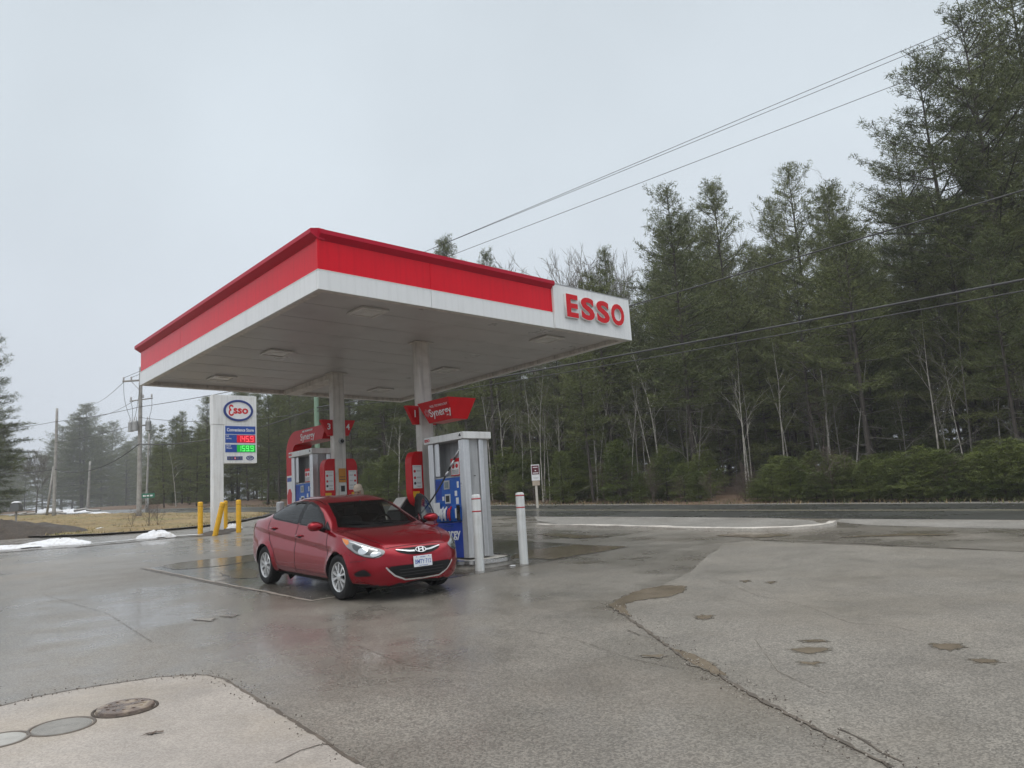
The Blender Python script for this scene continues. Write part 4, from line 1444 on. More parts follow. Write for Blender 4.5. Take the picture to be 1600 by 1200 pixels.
# ================================================================== the red saloon car
from mathutils.geometry import delaunay_2d_cdt
def paint():
    m = bpy.data.materials.new('red_car_paint')
    t = nodes(m)
    b = t.nodes['Principled BSDF']
    b.inputs['Metallic'].default_value = 0.62
    b.inputs['Roughness'].default_value = 0.22
    b.inputs['Coat Weight'].default_value = 0.75
    b.inputs['Specular IOR Level'].default_value = 0.2
    b.inputs['Coat Roughness'].default_value = 0.03
    b.inputs['Coat IOR'].default_value = 1.38
    geo = t.nodes.new('ShaderNodeNewGeometry')
    mx = t.nodes.new('ShaderNodeMix')
    mx.data_type = 'RGBA'
    mx.inputs[6].default_value = (0.27, 0.003, 0.013, 1)
    mx.inputs[7].default_value = (0.02, 0.02, 0.021, 1)      # trimmed inside of the shell
    t.links.new(geo.outputs['Backfacing'], mx.inputs[0])
    t.links.new(mx.outputs[2], b.inputs['Base Color'])
    return m
CP = paint()
GLASS = mat('tinted_car_glass', (0.10, 0.115, 0.115), 0.02, spec=0.5)
def glass_mat():
    m = bpy.data.materials.new('car_window_glass')
    t = nodes(m)
    t.nodes.clear()
    o = t.nodes.new('ShaderNodeOutputMaterial')
    a = t.nodes.new('ShaderNodeBsdfTransparent')
    a.inputs[0].default_value = (0.42, 0.46, 0.45, 1)
    g = t.nodes.new('ShaderNodeBsdfGlossy')
    g.inputs['Roughness'].default_value = 0.015
    f = t.nodes.new('ShaderNodeFresnel')
    f.inputs[0].default_value = 1.5
    mx = t.nodes.new('ShaderNodeMixShader')
    t.links.new(f.outputs[0], mx.inputs[0])
    t.links.new(a.outputs[0], mx.inputs[1])
    t.links.new(g.outputs[0], mx.inputs[2])
    t.links.new(mx.outputs[0], o.inputs[0])
    return m
GLASS = glass_mat()
CHROME = mat('chrome_trim', (0.75, 0.76, 0.77), 0.08, metal=1.0)
SILVER = mat('silver_wheel_paint', (0.58, 0.59, 0.60), 0.3, metal=0.5)
TYRE = mat('tyre_rubber', (0.012, 0.012, 0.013), 0.65, spec=0.25, var=0.2, scale=20)
TRIMB = mat('black_car_trim', (0.008, 0.008, 0.009), 0.4, spec=0.22)
INT = mat('dark_car_interior', (0.035, 0.035, 0.037), 0.8, var=0.15)
INT2 = mat('grey_seat_cloth', (0.075, 0.075, 0.078), 0.9, var=0.15)
LAMP = mat('headlamp_reflector', (0.70, 0.72, 0.74), 0.12, metal=0.9)
LAMPG = mat('headlamp_lens', (0.24, 0.25, 0.255), 0.06, spec=0.6, coat=1.0)
AMBER = mat('amber_lens', (0.70, 0.22, 0.03), 0.15, coat=0.6)
TAIL = mat('red_lamp_lens', (0.40, 0.01, 0.015), 0.12, coat=1.0)
PLATE = mat('plate_white', (0.72, 0.76, 0.80), 0.4)
PLATEB = mat('plate_blue', (0.03, 0.09, 0.38), 0.4)

def spl(xk, yk):
    xk, yk = np.array(xk, float), np.array(yk, float)
    h = np.diff(xk)
    dl = np.diff(yk) / h
    m = np.zeros(len(xk))
    m[0], m[-1] = dl[0], dl[-1]
    for i in range(1, len(xk) - 1):
        if dl[i - 1] * dl[i] > 0:
            w1, w2 = 2 * h[i] + h[i - 1], h[i] + 2 * h[i - 1]
            m[i] = (w1 + w2) / (w1 / dl[i - 1] + w2 / dl[i])
    def f(x):
        i = int(np.clip(np.searchsorted(xk, x) - 1, 0, len(xk) - 2))
        t = (x - xk[i]) / h[i]
        return (2 * t**3 - 3 * t**2 + 1) * yk[i] + (t**3 - 2 * t**2 + t) * h[i] * m[i] + (-2 * t**3 + 3 * t**2) * yk[i + 1] + (t**3 - t**2) * h[i] * m[i + 1]
    return f
fW = spl([-3.67, -3.64, -3.58, -3.45, -3.2, -2.7, -2.2, -1.5, -0.9, -0.4, 0, 0.25, 0.45, 0.60, 0.70, 0.78, 0.83, 0.86, 0.875], [0.45, 0.60, 0.705, 0.79, 0.85, 0.885, 0.875, 0.868, 0.866, 0.872, 0.885, 0.875, 0.84, 0.775, 0.70, 0.59, 0.46, 0.32, 0.18])
fB = spl([-3.67, -3.62, -3.5, -3.3, -3.0, -2.3, -0.4, 0.4, 0.65, 0.78, 0.84, 0.875], [0.52, 0.36, 0.27, 0.24, 0.20, 0.19, 0.19, 0.19, 0.195, 0.215, 0.25, 0.34])
fC = spl([-3.67, -3.64, -3.60, -3.55, -3.42, -3.15, -2.95, -2.75, -2.5, -2.1, -1.65, -1.3, -1.05, -0.65, -0.25, -0.1, 0.2, 0.45, 0.62, 0.73, 0.80, 0.845, 0.875], [0.66, 0.84, 0.98, 1.06, 1.10, 1.11, 1.17, 1.25, 1.335, 1.412, 1.437, 1.418, 1.365, 1.175, 0.985, 0.965, 0.915, 0.855, 0.79, 0.735, 0.68, 0.61, 0.50])
fWz = spl([-3.67, -3.3, -2.7, -1.5, 0, 0.5, 0.78, 0.875], [0.60, 0.70, 0.70, 0.60, 0.58, 0.53, 0.47, 0.44])
fSz = spl([-3.67, -3.64, -3.6, -3.5, -3.2, -2.6, -2.0, -1.0, -0.3, 0.0, 0.3, 0.5, 0.65, 0.76, 0.84, 0.875], [0.64, 0.80, 0.92, 1.0, 1.045, 1.055, 1.03, 0.975, 0.93, 0.895, 0.835, 0.775, 0.715, 0.65, 0.56, 0.48])
fSy = spl([-3.67, -3.5, -3.2, -2.6, -1.0, -0.3, 0.0, 0.5, 0.875], [0.88, 0.90, 0.915, 0.91, 0.915, 0.925, 0.94, 0.93, 0.85])       # shoulder as share of half width
fRy = spl([-3.67, -3.5, -3.15, -2.9, -2.6, -2.2, -1.8, -1.4, -1.05, -0.6, -0.25, 0.0, 0.4, 0.65, 0.875], [0.30, 0.56, 0.625, 0.60, 0.585, 0.572, 0.572, 0.585, 0.61, 0.665, 0.715, 0.72, 0.66, 0.52, 0.10])
fRz = spl([-3.67, -3.64, -3.6, -3.5, -3.15, -2.9, -2.6, -2.2, -1.8, -1.4, -1.05, -0.6, -0.25, 0.0, 0.3, 0.5, 0.65, 0.76, 0.84, 0.875], [0.65, 0.825, 0.955, 1.04, 1.08, 1.15, 1.25, 1.34, 1.378, 1.365, 1.30, 1.115, 0.958, 0.925, 0.87, 0.81, 0.75, 0.685, 0.59, 0.49])
def catmull(P, counts):
    P = [np.array(p) for p in P]
    out = []
    n = len(P)
    ext = [np.array([-P[1][0], P[1][1]])] + P + [np.array([-P[-2][0], P[-2][1]])]
    for i in range(n - 1):
        p0, p1, p2, p3 = ext[i], ext[i + 1], ext[i + 2], ext[i + 3]
        t0 = 0.0
        t1 = t0 + max(1e-4, np.linalg.norm(p1 - p0)) ** 0.5
        t2 = t1 + max(1e-4, np.linalg.norm(p2 - p1)) ** 0.5
        t3 = t2 + max(1e-4, np.linalg.norm(p3 - p2)) ** 0.5
        for k in range(counts[i]):
            t = t1 + (t2 - t1) * k / counts[i]
            a1 = (t1 - t) / (t1 - t0) * p0 + (t - t0) / (t1 - t0) * p1
            a2 = (t2 - t) / (t2 - t1) * p1 + (t - t1) / (t2 - t1) * p2
            a3 = (t3 - t) / (t3 - t2) * p2 + (t - t2) / (t3 - t2) * p3
            b1 = (t2 - t) / (t2 - t0) * a1 + (t - t0) / (t2 - t0) * a2
            b2 = (t3 - t) / (t3 - t1) * a2 + (t - t1) / (t3 - t1) * a3
            out.append((t2 - t) / (t2 - t1) * b1 + (t - t1) / (t2 - t1) * b2)
    out.append(P[-1])
    return np.array(out)
WB = 2.70
AR = 0.358
def car_section(x):
    W, zb, zc = fW(x), fB(x), fC(x)
    ys, zs, yr, zr = fSy(x) * W, fSz(x), min(fRy(x), fSy(x) * W * 0.97), fRz(x)
    wz = min(fWz(x), zs - 0.02)
    P = [(0, zb), (0.82 * W, zb), (0.965 * W, zb + min(0.12, (wz - zb) * 0.45)), (W, wz), (ys, zs), (yr, zr), (0, zc)]
    s = catmull(P, [3, 5, 9, 12, 14, 14])
    # bulged flanks, swept crease and wheel-arch flares
    for q in s:
        y, z = q
        if 0.22 < z < zs and y > 0.5 * W and W > 0.5:
            zl = 0.665 - 0.095 * (x + 0.3) + 0.02 * math.sin((x + 1.3) * 1.4)
            d = z - zl
            env = min(1, max(0, (x + 3.4) / 0.5)) * min(1, max(0, (0.35 - x) / 0.4))
            k = min(1.0, max(0.0, 0.5 - d / 0.05))
            q[0] -= 0.030 * math.exp(min(0, d) / 0.16) * k * k * (3 - 2 * k) * env
            for wx in (0.0, -WB):
                r = math.hypot(x - wx, z - 0.318)
                q[0] += 0.026 * math.exp(-((r - AR - 0.005) / 0.050) ** 2)
        if z > zs and x > -0.2 and 0.1 < x + 0.2 and y < yr:
            q[1] += 0.010 * (1 - min(1, max(0, (y - yr + 0.10) / 0.10))) * min(1, (x + 0.2) / 0.2) * min(1, max(0, (0.72 - x) / 0.2))
    return s
XS = np.concatenate([np.array([-3.67, -3.665, -3.65, -3.63, -3.60]), np.arange(-3.57, 0.60, 0.028), np.array([0.61, 0.635, 0.66, 0.685, 0.705, 0.725, 0.745, 0.765, 0.78, 0.795, 0.81, 0.822, 0.834, 0.844, 0.853, 0.861, 0.868, 0.873, 0.875])])
sect = [car_section(x) for x in XS]
NJ = len(sect[0])
def grid_mesh():
    """full grid: right side, centre, left side"""
    vs = []
    for x, s in zip(XS, sect):
        row = [(x, -y, z) for y, z in s]
        row += [(x, y, z) for y, z in s[-2:0:-1]]
        vs.append(row)
    return vs
gridv = grid_mesh()
NR = len(gridv[0])
bm0 = bmesh.new()
bv = [[bm0.verts.new(p) for p in row] for row in gridv]
for i in range(len(XS) - 1):
    for j in range(NR):
        k = (j + 1) % NR
        try:
            bm0.faces.new((bv[i][j], bv[i][k], bv[i + 1][k], bv[i + 1][j]))
        except ValueError:
            pass
for i in (0, len(XS) - 1):
    bm0.faces.new(bv[i] if i else list(reversed(bv[i])))
bmesh.ops.recalc_face_normals(bm0, faces=bm0.faces)
BVH = BVHTree.FromBMesh(bm0)

def cast(p, d):
    h = BVH.ray_cast(Vector(p), Vector(d))
    return h[0], h[1]
def proj(mode, sgn=1):
    """2D point -> point and normal on the body. side: (x, z) seen from the flank; front / rear: (y, z); top: (x, y)"""
    def f(a, b):
        if mode == 'side':
            h, n = cast((a, sgn * 2.0, b), (0, -sgn, 0))
            g = Vector((a, sgn * 0.5, b))
        elif mode == 'front':
            h, n = cast((2.5, a, b), (-1, 0, 0))
            g = Vector((0.7, a, b))
        elif mode == 'rear':
            h, n = cast((-5.5, a, b), (1, 0, 0))
            g = Vector((-3.5, a, b))
        else:
            h, n = cast((a, b, 3.0), (0, 0, -1))
            g = Vector((a, b, 0.9))
        if h is None:
            h2, n2, _, _ = BVH.find_nearest(g)
            return h2, n2
        return h, n
    return f
def densify(poly, step):
    o = []
    for i, a in enumerate(poly):
        b = poly[(i + 1) % len(poly)]
        n = max(1, int(math.hypot(b[0] - a[0], b[1] - a[1]) / step))
        o += [(a[0] + (b[0] - a[0]) * k / n, a[1] + (b[1] - a[1]) * k / n) for k in range(n)]
    return o
def smooth_poly(poly, it=2, keep=()):
    for _ in range(it):
        o = []
        n = len(poly)
        for i in range(n):
            a, b = poly[i], poly[(i + 1) % n]
            o += [(a[0] * 0.75 + b[0] * 0.25, a[1] * 0.75 + b[1] * 0.25), (a[0] * 0.25 + b[0] * 0.75, a[1] * 0.25 + b[1] * 0.75)]
        poly = o
    return poly
def inset(poly, d):
    n = len(poly)
    area = sum(poly[i][0] * poly[(i + 1) % n][1] - poly[(i + 1) % n][0] * poly[i][1] for i in range(n))
    s = 1 if area > 0 else -1
    o = []
    for i in range(n):
        a, b, c = Vector(poly[i - 1]), Vector(poly[i]), Vector(poly[(i + 1) % n])
        e1, e2 = (b - a), (c - b)
        e1 = e1.normalized() if e1.length > 1e-9 else Vector((1, 0))
        e2 = e2.normalized() if e2.length > 1e-9 else e1
        nn = Vector((-(e1.y + e2.y), e1.x + e2.x))
        nn = nn.normalized() if nn.length > 1e-6 else Vector((-e1.y, e1.x))
        k = 1 / max(0.5, nn.dot(Vector((-e1.y, e1.x))))
        o.append(tuple(b + nn * d * s * k))
    return o
def patch(name, poly, pf, m, parent, off=0.004, step=0.03, hole=None, thick=0.0, smooth=True):
    poly = densify(poly, step)
    V = [Vector(p) for p in poly]
    nb = len(V)
    E = [(i, (i + 1) % nb) for i in range(nb)]
    if hole:
        h = densify(hole, step)
        b = len(V)
        V += [Vector(p) for p in h]
        E += [(b + i, b + (i + 1) % len(h)) for i in range(len(h))]
    xs, ys = [p[0] for p in poly], [p[1] for p in poly]
    x = min(xs) + step / 2
    while x < max(xs):
        y = min(ys) + step / 2
        while y < max(ys):
            if in_poly((x, y), poly) and not (hole and in_poly((x, y), hole)):
                V.append(Vector((x, y)))
            y += step
        x += step
    r = delaunay_2d_cdt(V, E, [], 1 if not hole else 0, 1e-5)
    pts, faces = r[0], r[2]
    mb = MB()
    vs = []
    for p in pts:
        h, n = pf(p.x, p.y)
        vs.append(h + n * off)
    fs = []
    for f in faces:
        c = (sum(pts[i].x for i in f) / len(f), sum(pts[i].y for i in f) / len(f))
        if not in_poly(c, poly) or (hole and in_poly(c, hole)):
            continue
        a, b, c3 = [vs[i] for i in f[:3]]
        _, n = pf(*c)
        fs.append(tuple(f) if (b - a).cross(c3 - a).dot(n) > 0 else tuple(reversed(f)))
    mb.add(vs, fs)
    o = mb.build(name, m, parent, smooth=smooth)
    if thick:
        so_ = o.modifiers.new('thickness', 'SOLIDIFY')
        so_.thickness = thick
        so_.offset = 1.0
    return o
def seam_line(name, pts, pf, m, parent, w=0.011, off=0.0025, step=0.03):
    path = []
    for a, b in zip(pts[:-1], pts[1:]):
        n = max(1, int(math.hypot(b[0] - a[0], b[1] - a[1]) / step))
        path += [(a[0] + (b[0] - a[0]) * k / n, a[1] + (b[1] - a[1]) * k / n) for k in range(n)]
    path.append(pts[-1])
    mb = MB()
    H = [pf(*p) for p in path]
    vs = []
    for i in range(len(H)):
        t = (H[min(i + 1, len(H) - 1)][0] - H[max(0, i - 1)][0])
        t = t.normalized() if t.length > 1e-9 else Vector((1, 0, 0))
        s = t.cross(H[i][1])
        s = s.normalized() if s.length > 1e-9 else Vector((0, 1, 0))
        c = H[i][0] + H[i][1] * off
        vs += [c - s * w / 2, c + s * w / 2]
    mb.add(vs, [(2 * i, 2 * i + 1, 2 * i + 3, 2 * i + 2) for i in range(len(H) - 1)])
    return mb.build(name, m, parent)

# --- placing: on the sloping forecourt, nose towards the lower right
CAR = thing('parked_car', 'dark red four-door car with its driver door open at the fuel pump', 'car')
_yaw = math.radians(-50.4)
_n = Vector((0.019, -0.0481, 1)).normalized()
_fw = Vector((math.cos(_yaw), math.sin(_yaw), 0))
_fw = (_fw - _n * _fw.dot(_n)).normalized()
_lf = _n.cross(_fw)
CAR.matrix_world = Matrix(((_fw.x, _lf.x, _n.x, -1.99), (_fw.y, _lf.y, _n.y, 11.82), (_fw.z, _lf.z, _n.z, gz0(-1.99, 11.82) + 0.004), (0, 0, 0, 1)))

# --- window and door outlines, side view (x, z)
WIN_F = [(-0.60, 0.985), (-0.66, 1.065), (-0.86, 1.185), (-1.10, 1.285), (-1.33, 1.335), (-1.44, 1.345), (-1.455, 1.03)]
WIN_R = [(-1.55, 1.035), (-1.535, 1.350), (-1.85, 1.352), (-2.15, 1.325), (-2.42, 1.250), (-2.62, 1.165), (-2.56, 1.115), (-2.42, 1.090), (-2.10, 1.070)]
WIN_Q = [(-0.40, 0.965), (-0.585, 1.055), (-0.555, 0.978)]
SHIELD = [(-0.66, 1.005), (-0.60, 1.10), (-0.55, 1.22), (-0.50, 1.325), (0.50, 1.325), (0.55, 1.22), (0.60, 1.10), (0.66, 1.005), (0.40, 0.985), (0, 0.982), (-0.40, 0.985)]
BACKL = [(-0.52, 1.33), (-0.60, 1.14), (0.60, 1.14), (0.52, 1.33)]
DOOR = [(-0.40, 0.30), (-0.36, 0.60), (-0.37, 0.90), (-0.42, 0.975), (-0.63, 1.095), (-0.86, 1.215), (-1.10, 1.312), (-1.33, 1.362), (-1.49, 1.368), (-1.50, 1.02), (-1.52, 0.70), (-1.50, 0.30)]

bmb = bm0.copy()
bmb.faces.ensure_lookup_table()
door_faces = []
kill = []
for f in bmb.faces:
    c = f.calc_center_median()
    nrm = f.normal
    dead = False
    for wx in (0.0, -WB):
        if abs(c.y) > 0.45 and math.hypot(c.x - wx, c.z - 0.318) < AR and c.z < 0.72:
            dead = True
    if abs(c.y) > 0.5 and c.z > 0.9:
        for wdw in (WIN_F, WIN_R, WIN_Q):
            if in_poly((c.x, c.z), inset(wdw, 0.012)):
                dead = True
    if nrm.x > 0.15 and c.z > 0.95 and c.x < -0.15 and in_poly((c.y, c.z), inset(SHIELD, 0.02)):
        dead = True
    if nrm.x < -0.15 and c.z > 1.1 and in_poly((c.y, c.z), inset(BACKL, 0.02)):
        dead = True
    if c.y > 0.45 and in_poly((c.x, c.z), DOOR) and abs(nrm.y) > 0.2:
        if not dead:
            door_faces.append([tuple(v.co) for v in f.verts])
        dead = True
    if dead:
        kill.append(f)
bmesh.ops.delete(bmb, geom=kill, context='FACES')
for v in bmb.verts:                                            # true circles round the wheel arches
    if v.is_boundary and abs(v.co.y) > 0.5 and v.co.z < 0.72:
        for wx in (0.0, -WB):
            d = Vector((v.co.x - wx, v.co.z - 0.318))
            if 0.2 < d.length < AR + 0.05:
                d = d.normalized() * AR
                v.co.x, v.co.z = wx + d.x, 0.318 + d.y
me = bpy.data.meshes.new('body')
bmb.to_mesh(me)
bmb.free()
body = link_mesh('body', me, [CP, TRIMB], CAR)
for p in me.polygons:
    p.use_smooth = True
    if p.center[2] < 0.25 and p.normal[2] < -0.6:
        p.material_index = 1
# arch liners and underside
for wx in (0.0, -WB):
    for s in (-1, 1):
        m = MB()
        vs = []
        N_ = 28
        for k in range(N_ + 1):
            a = math.radians(-14 + 208 * k / N_)
            x, z = wx + AR * math.cos(a), 0.318 + AR * math.sin(a)
            h, n = proj('side', s)(x, max(z, 0.22))
            vs += [Vector((x, h.y - s * 0.002, z)), Vector((x, s * 0.50, z))]
        m.add(vs, [(2 * k, 2 * k + 1, 2 * k + 3, 2 * k + 2) for k in range(N_)])
        m.box(wx - AR, wx + AR, min(s * 0.48, s * 0.50), max(s * 0.48, s * 0.50), 0.2, 0.68)
        m.build('arch_liner', TRIMB, body)

sides = {1: proj('side', 1), -1: proj('side', -1)}
fr, rr, tp = proj('front'), proj('rear'), proj('top')
# windscreen, back window, side windows
ws = patch('windscreen', inset(SHIELD, -0.012), fr, GLASS, CAR, 0.004, 0.045)
patch('black_border', inset(SHIELD, -0.014), fr, TRIMB, ws, 0.0025, 0.04, hole=inset(SHIELD, 0.035))
bw = patch('rear_window', BACKL, rr, GLASS, CAR, 0.004, 0.06)
patch('black_border', inset(BACKL, -0.012), rr, TRIMB, bw, 0.0025, 0.05, hole=inset(BACKL, 0.035))
def side_windows(s, pf, parent, which):
    for nm, w in which:
        g = patch(nm, inset(w, -0.008), pf, GLASS, parent, 0.004, 0.05)
        patch('window_frame', inset(w, -0.016), pf, TRIMB, g, 0.006, 0.03, hole=inset(w, 0.010))
side_windows(-1, sides[-1], CAR, (('side_window', WIN_F), ('side_window', WIN_R), ('quarter_window', WIN_Q)))
side_windows(1, sides[1], CAR, (('side_window', WIN_R),))
for s in (-1, 1):
    patch('pillar_trim', [(-1.462, 1.035), (-1.450, 1.350), (-1.530, 1.352), (-1.543, 1.038)], sides[s], TRIMB, CAR, 0.005, 0.03)
# panel gaps
DR_F = [(-0.405, 0.93), (-0.355, 0.60), (-0.40, 0.30), (-0.42, 0.255), (-1.46, 0.255), (-1.50, 0.30), (-1.52, 0.70), (-1.50, 1.02)]
DR_R = [(-1.46, 0.255), (-2.12, 0.255), (-2.22, 0.40), (-2.34, 0.60), (-2.52, 0.76), (-2.58, 0.90), (-2.60, 1.08)]
for s in (-1, 1):
    if s == -1:
        seam_line('panel_gap', DR_F, sides[s], TRIMB, body)
    seam_line('panel_gap', DR_R, sides[s], TRIMB, body)
    seam_line('panel_gap', [(-0.33, s * 0.70), (0.0, s * 0.695), (0.30, s * 0.655), (0.52, s * 0.575), (0.63, s * 0.49)], tp, TRIMB, body, 0.008)
    seam_line('panel_gap', [(0.62, 0.585), (0.52, 0.56), (0.42, 0.555), (0.36, 0.545)], sides[s], TRIMB, body, 0.007)
seam_line('panel_gap', [(-0.49, 0.715), (-0.30, 0.728), (0, 0.732), (0.30, 0.728), (0.49, 0.715)], fr, TRIMB, body, 0.008)
seam_line('rocker_line', [(-0.45, 0.315), (-1.2, 0.325), (-2.15, 0.335)], sides[-1], TRIMB, body, 0.004)
patch('fuel_flap', [(-3.02, 0.85), (-2.84, 0.85), (-2.84, 1.00), (-3.02, 1.00)], sides[1], CP, CAR, 0.004, 0.05)

# headlamps
HL = smooth_poly([(0.762, 0.675), (0.68, 0.728), (0.50, 0.800), (0.28, 0.848), (0.09, 0.872), (0.16, 0.810), (0.30, 0.735), (0.46, 0.665), (0.60, 0.618), (0.70, 0.598), (0.755, 0.612)], 2)
for s in (-1, 1):
    h = patch('headlight', HL, sides[s], LAMPG, CAR, 0.004, 0.022)
    patch('amber_marker', [(0.10, 0.864), (0.26, 0.838), (0.30, 0.800), (0.26, 0.772), (0.19, 0.806)], sides[s], AMBER, h, 0.0065, 0.02)
    patch('dark_bezel', smooth_poly([(0.36, 0.800), (0.55, 0.742), (0.68, 0.690), (0.72, 0.650), (0.66, 0.635), (0.50, 0.685), (0.40, 0.730)], 1), sides[s], mat('lamp_bezel', (0.10, 0.105, 0.11), 0.2, metal=0.5), h, 0.0062, 0.02)
    for cx, cz, r in ((0.56, 0.700, 0.052), (0.70, 0.652, 0.036)):
        patch('lamp_bowl', [(cx + r * 1.2 * math.cos(a), cz + r * 0.9 * math.sin(a)) for a in np.linspace(0, 6.283, 14)[:-1]], sides[s], LAMP, h, 0.009, 0.02)
    seam_line('chrome_brow', [(0.70, 0.700), (0.55, 0.757), (0.40, 0.802), (0.30, 0.820)], sides[s], CHROME, h, 0.014, 0.010)
    seam_line('lamp_edge', [(0.755, 0.640), (0.70, 0.603), (0.60, 0.622), (0.46, 0.668), (0.32, 0.730)], sides[s], TRIMB, h, 0.010, 0.009)
    patch('tail_light', smooth_poly([(-3.30, 0.99), (-3.42, 0.985), (-3.56, 0.955), (-3.645, 0.88), (-3.645, 0.80), (-3.55, 0.80), (-3.42, 0.86), (-3.28, 0.95)], 2), sides[s], TAIL, CAR, 0.005, 0.025)
# upper grille: thin slot with a chrome wing and oval emblem
GR = smooth_poly([(-0.37, 0.690), (-0.20, 0.700), (0, 0.702), (0.20, 0.700), (0.37, 0.690), (0.335, 0.650), (0.18, 0.610), (0, 0.603), (-0.18, 0.610), (-0.335, 0.650)], 1)
gr = patch('grille', GR, fr, TRIMB, CAR, 0.003, 0.025)
for s in (-1, 1):
    patch('chrome_wing', [(s * 0.07, 0.662), (s * 0.16, 0.664), (s * 0.36, 0.690), (s * 0.365, 0.680), (s * 0.18, 0.645), (s * 0.07, 0.640)], fr, CHROME, gr, 0.012, 0.02)
def on_front(y, z, off):
    h, n = fr(y, z)
    return h + n * off
emb = MB()
vs = []
n_ = 28
eh, en = fr(0, 0.655)
EM = frame(eh + en * 0.016, (0, 1, 0), (0, 0, 1))
EM = frame(eh + en * 0.016, (0, 1, 0), en.cross(Vector((0, 1, 0))))
for (a, b) in ((0.088, 0.047), (0.076, 0.037)):
    for z in (0.0, 0.010):
        vs += [EM @ Vector((a * math.cos(6.2832 * k / n_), b * math.sin(6.2832 * k / n_), z)) for k in range(n_)]
fs = []
for k in range(n_):
    q = (k + 1) % n_
    fs += [(k, q, n_ + q, n_ + k), (n_ + k, n_ + q, 3 * n_ + q, 3 * n_ + k), (2 * n_ + q, 2 * n_ + k, 3 * n_ + k, 3 * n_ + q)]
emb.add(vs, fs)
for x0, x1 in ((-0.040, -0.028), (0.028, 0.040)):
    emb.prism([(x0 - 0.013, -0.032), (x0 + 0.009, -0.032), (x1 + 0.013, 0.032), (x1 - 0.009, 0.032)], lambda a, b, d: EM @ Vector((a, b, d)), 0.0, 0.010)
emb.prism([(-0.035, -0.010), (0.030, -0.002), (0.035, 0.012), (-0.030, 0.004)], lambda a, b, d: EM @ Vector((a, b, d)), 0.0, 0.010)
emb.build('emblem', CHROME, CAR)
# lower intake with chrome lip, fog-lamp pockets
LG = smooth_poly([(-0.545, 0.475), (-0.30, 0.480), (0.30, 0.480), (0.545, 0.475), (0.44, 0.360), (0.28, 0.290), (-0.28, 0.290), (-0.44, 0.360)], 1)
lg = patch('lower_grille', LG, fr, TRIMB, CAR, 0.003, 0.025)
for z in (0.34, 0.38, 0.42):
    seam_line('slat', [(-0.36, z), (0.36, z)], fr, mat('grille_slat', (0.03, 0.03, 0.032), 0.4), lg, 0.008, 0.008)
lip = [(-0.545, 0.470), (-0.50, 0.415), (-0.43, 0.350), (-0.28, 0.284), (0, 0.275), (0.28, 0.284), (0.43, 0.350), (0.50, 0.415), (0.545, 0.470)]
seam_line('chrome_lip', lip, fr, CHROME, CAR, 0.022, 0.010)
for s in (-1, 1):
    patch('fog_pocket', smooth_poly([(0.625, 0.455), (0.545, 0.445), (0.43, 0.392), (0.47, 0.352), (0.58, 0.360), (0.70, 0.365)], 1), sides[s], TRIMB, CAR, 0.009, 0.015)
    seam_line('bumper_crease', [(0.80, 0.335), (0.74, 0.285), (0.60, 0.262), (0.42, 0.262)], sides[s], CP, CAR, 0.02, 0.006)
# number plate
ph, pn = fr(0, 0.505)
PM = frame(Vector((max(fr(-0.15, 0.5)[0].x, fr(0, 0.5)[0].x, fr(0, 0.56)[0].x) + 0.012, 0, 0.510)), (0, 1, 0), (-0.10, 0, 1))
m = MB()
m.box(-0.152, 0.152, -0.076, 0.076, -0.004, 0.004, M=PM)
pl = m.build('number_plate', PLATE, CAR, bevel=0.004)
for body_, sz, yy, bo, wd in (('BMTY·712', 0.085, -0.008, 0.0008, 0.262), ('ONTARIO', 0.026, 0.055, 0.0, 0.085), ('YOURS TO DISCOVER', 0.018, -0.060, 0.0, 0.15)):
    me = text_mesh(body_, sz, 0.0006, bo, width=wd)
    me.transform(PM @ Matrix.Translation((0, yy, 0.0048)))
    link_mesh('lettering', me, PLATEB, pl)
for y in (-0.10, 0.10):
    m = MB()
    m.lathe([(0.007, 0), (0.005, 0.004)], 10, PM @ Matrix.Translation((y, 0.062, 0.004)))
    m.build('screw', PLATEB, pl)
# door mirrors
def mirror(s, parent, org=Vector((0, 0, 0))):
    m = MB()
    n1, n2 = 20, 10
    vs = []
    c = Vector((-0.60, s * 0.925, 1.02)) - org
    for i in range(n2 + 1):
        a = math.pi * i / n2
        for k in range(n1):
            b = 2 * math.pi * k / n1
            sx = abs(math.cos(b)) ** 0.8 * math.copysign(1, math.cos(b))
            x = 0.105 * math.sin(a) * sx
            x = x if x > 0 else x * 0.35
            vs.append(c + Vector((x, s * -0.125 * math.cos(a), 0.070 * math.sin(a) * math.sin(b) * (1.0 - 0.18 * math.cos(a)))))
    fs = []
    for i in range(n2):
        for k in range(n1):
            q = (k + 1) % n1
            fs.append((i * n1 + k, i * n1 + q, (i + 1) * n1 + q, (i + 1) * n1 + k))
    m.add(vs, fs)
    me = m.mesh('mirror', True)
    bmx = bmesh.new(); bmx.from_mesh(me); bmesh.ops.remove_doubles(bmx, verts=bmx.verts, dist=1e-5); bmesh.ops.recalc_face_normals(bmx, faces=bmx.faces); bmx.to_mesh(me); bmx.free()
    mo = link_mesh('mirror', me, CP, parent)
    m = MB()
    m.tube([Vector((-0.565, s * 0.80, 0.955)) - org, Vector((-0.575, s * 0.85, 0.975)) - org, Vector((-0.58, s * 0.90, 0.99)) - org], [0.035, 0.028, 0.03], 8)
    m.build('mirror_foot', TRIMB, mo, smooth=True)
    m = MB()
    m.lathe([(0.055, 0.0), (0.055, 0.004)], 20, Matrix.Translation(Vector((-0.640, s * 0.925, 1.02)) - org) @ Matrix.Rotation(-math.pi / 2, 4, 'Y') @ Matrix.Diagonal((1.0, 1.9, 1, 1)))
    m.build('mirror_glass', CHROME, mo)
    return mo
mirror(-1, CAR)
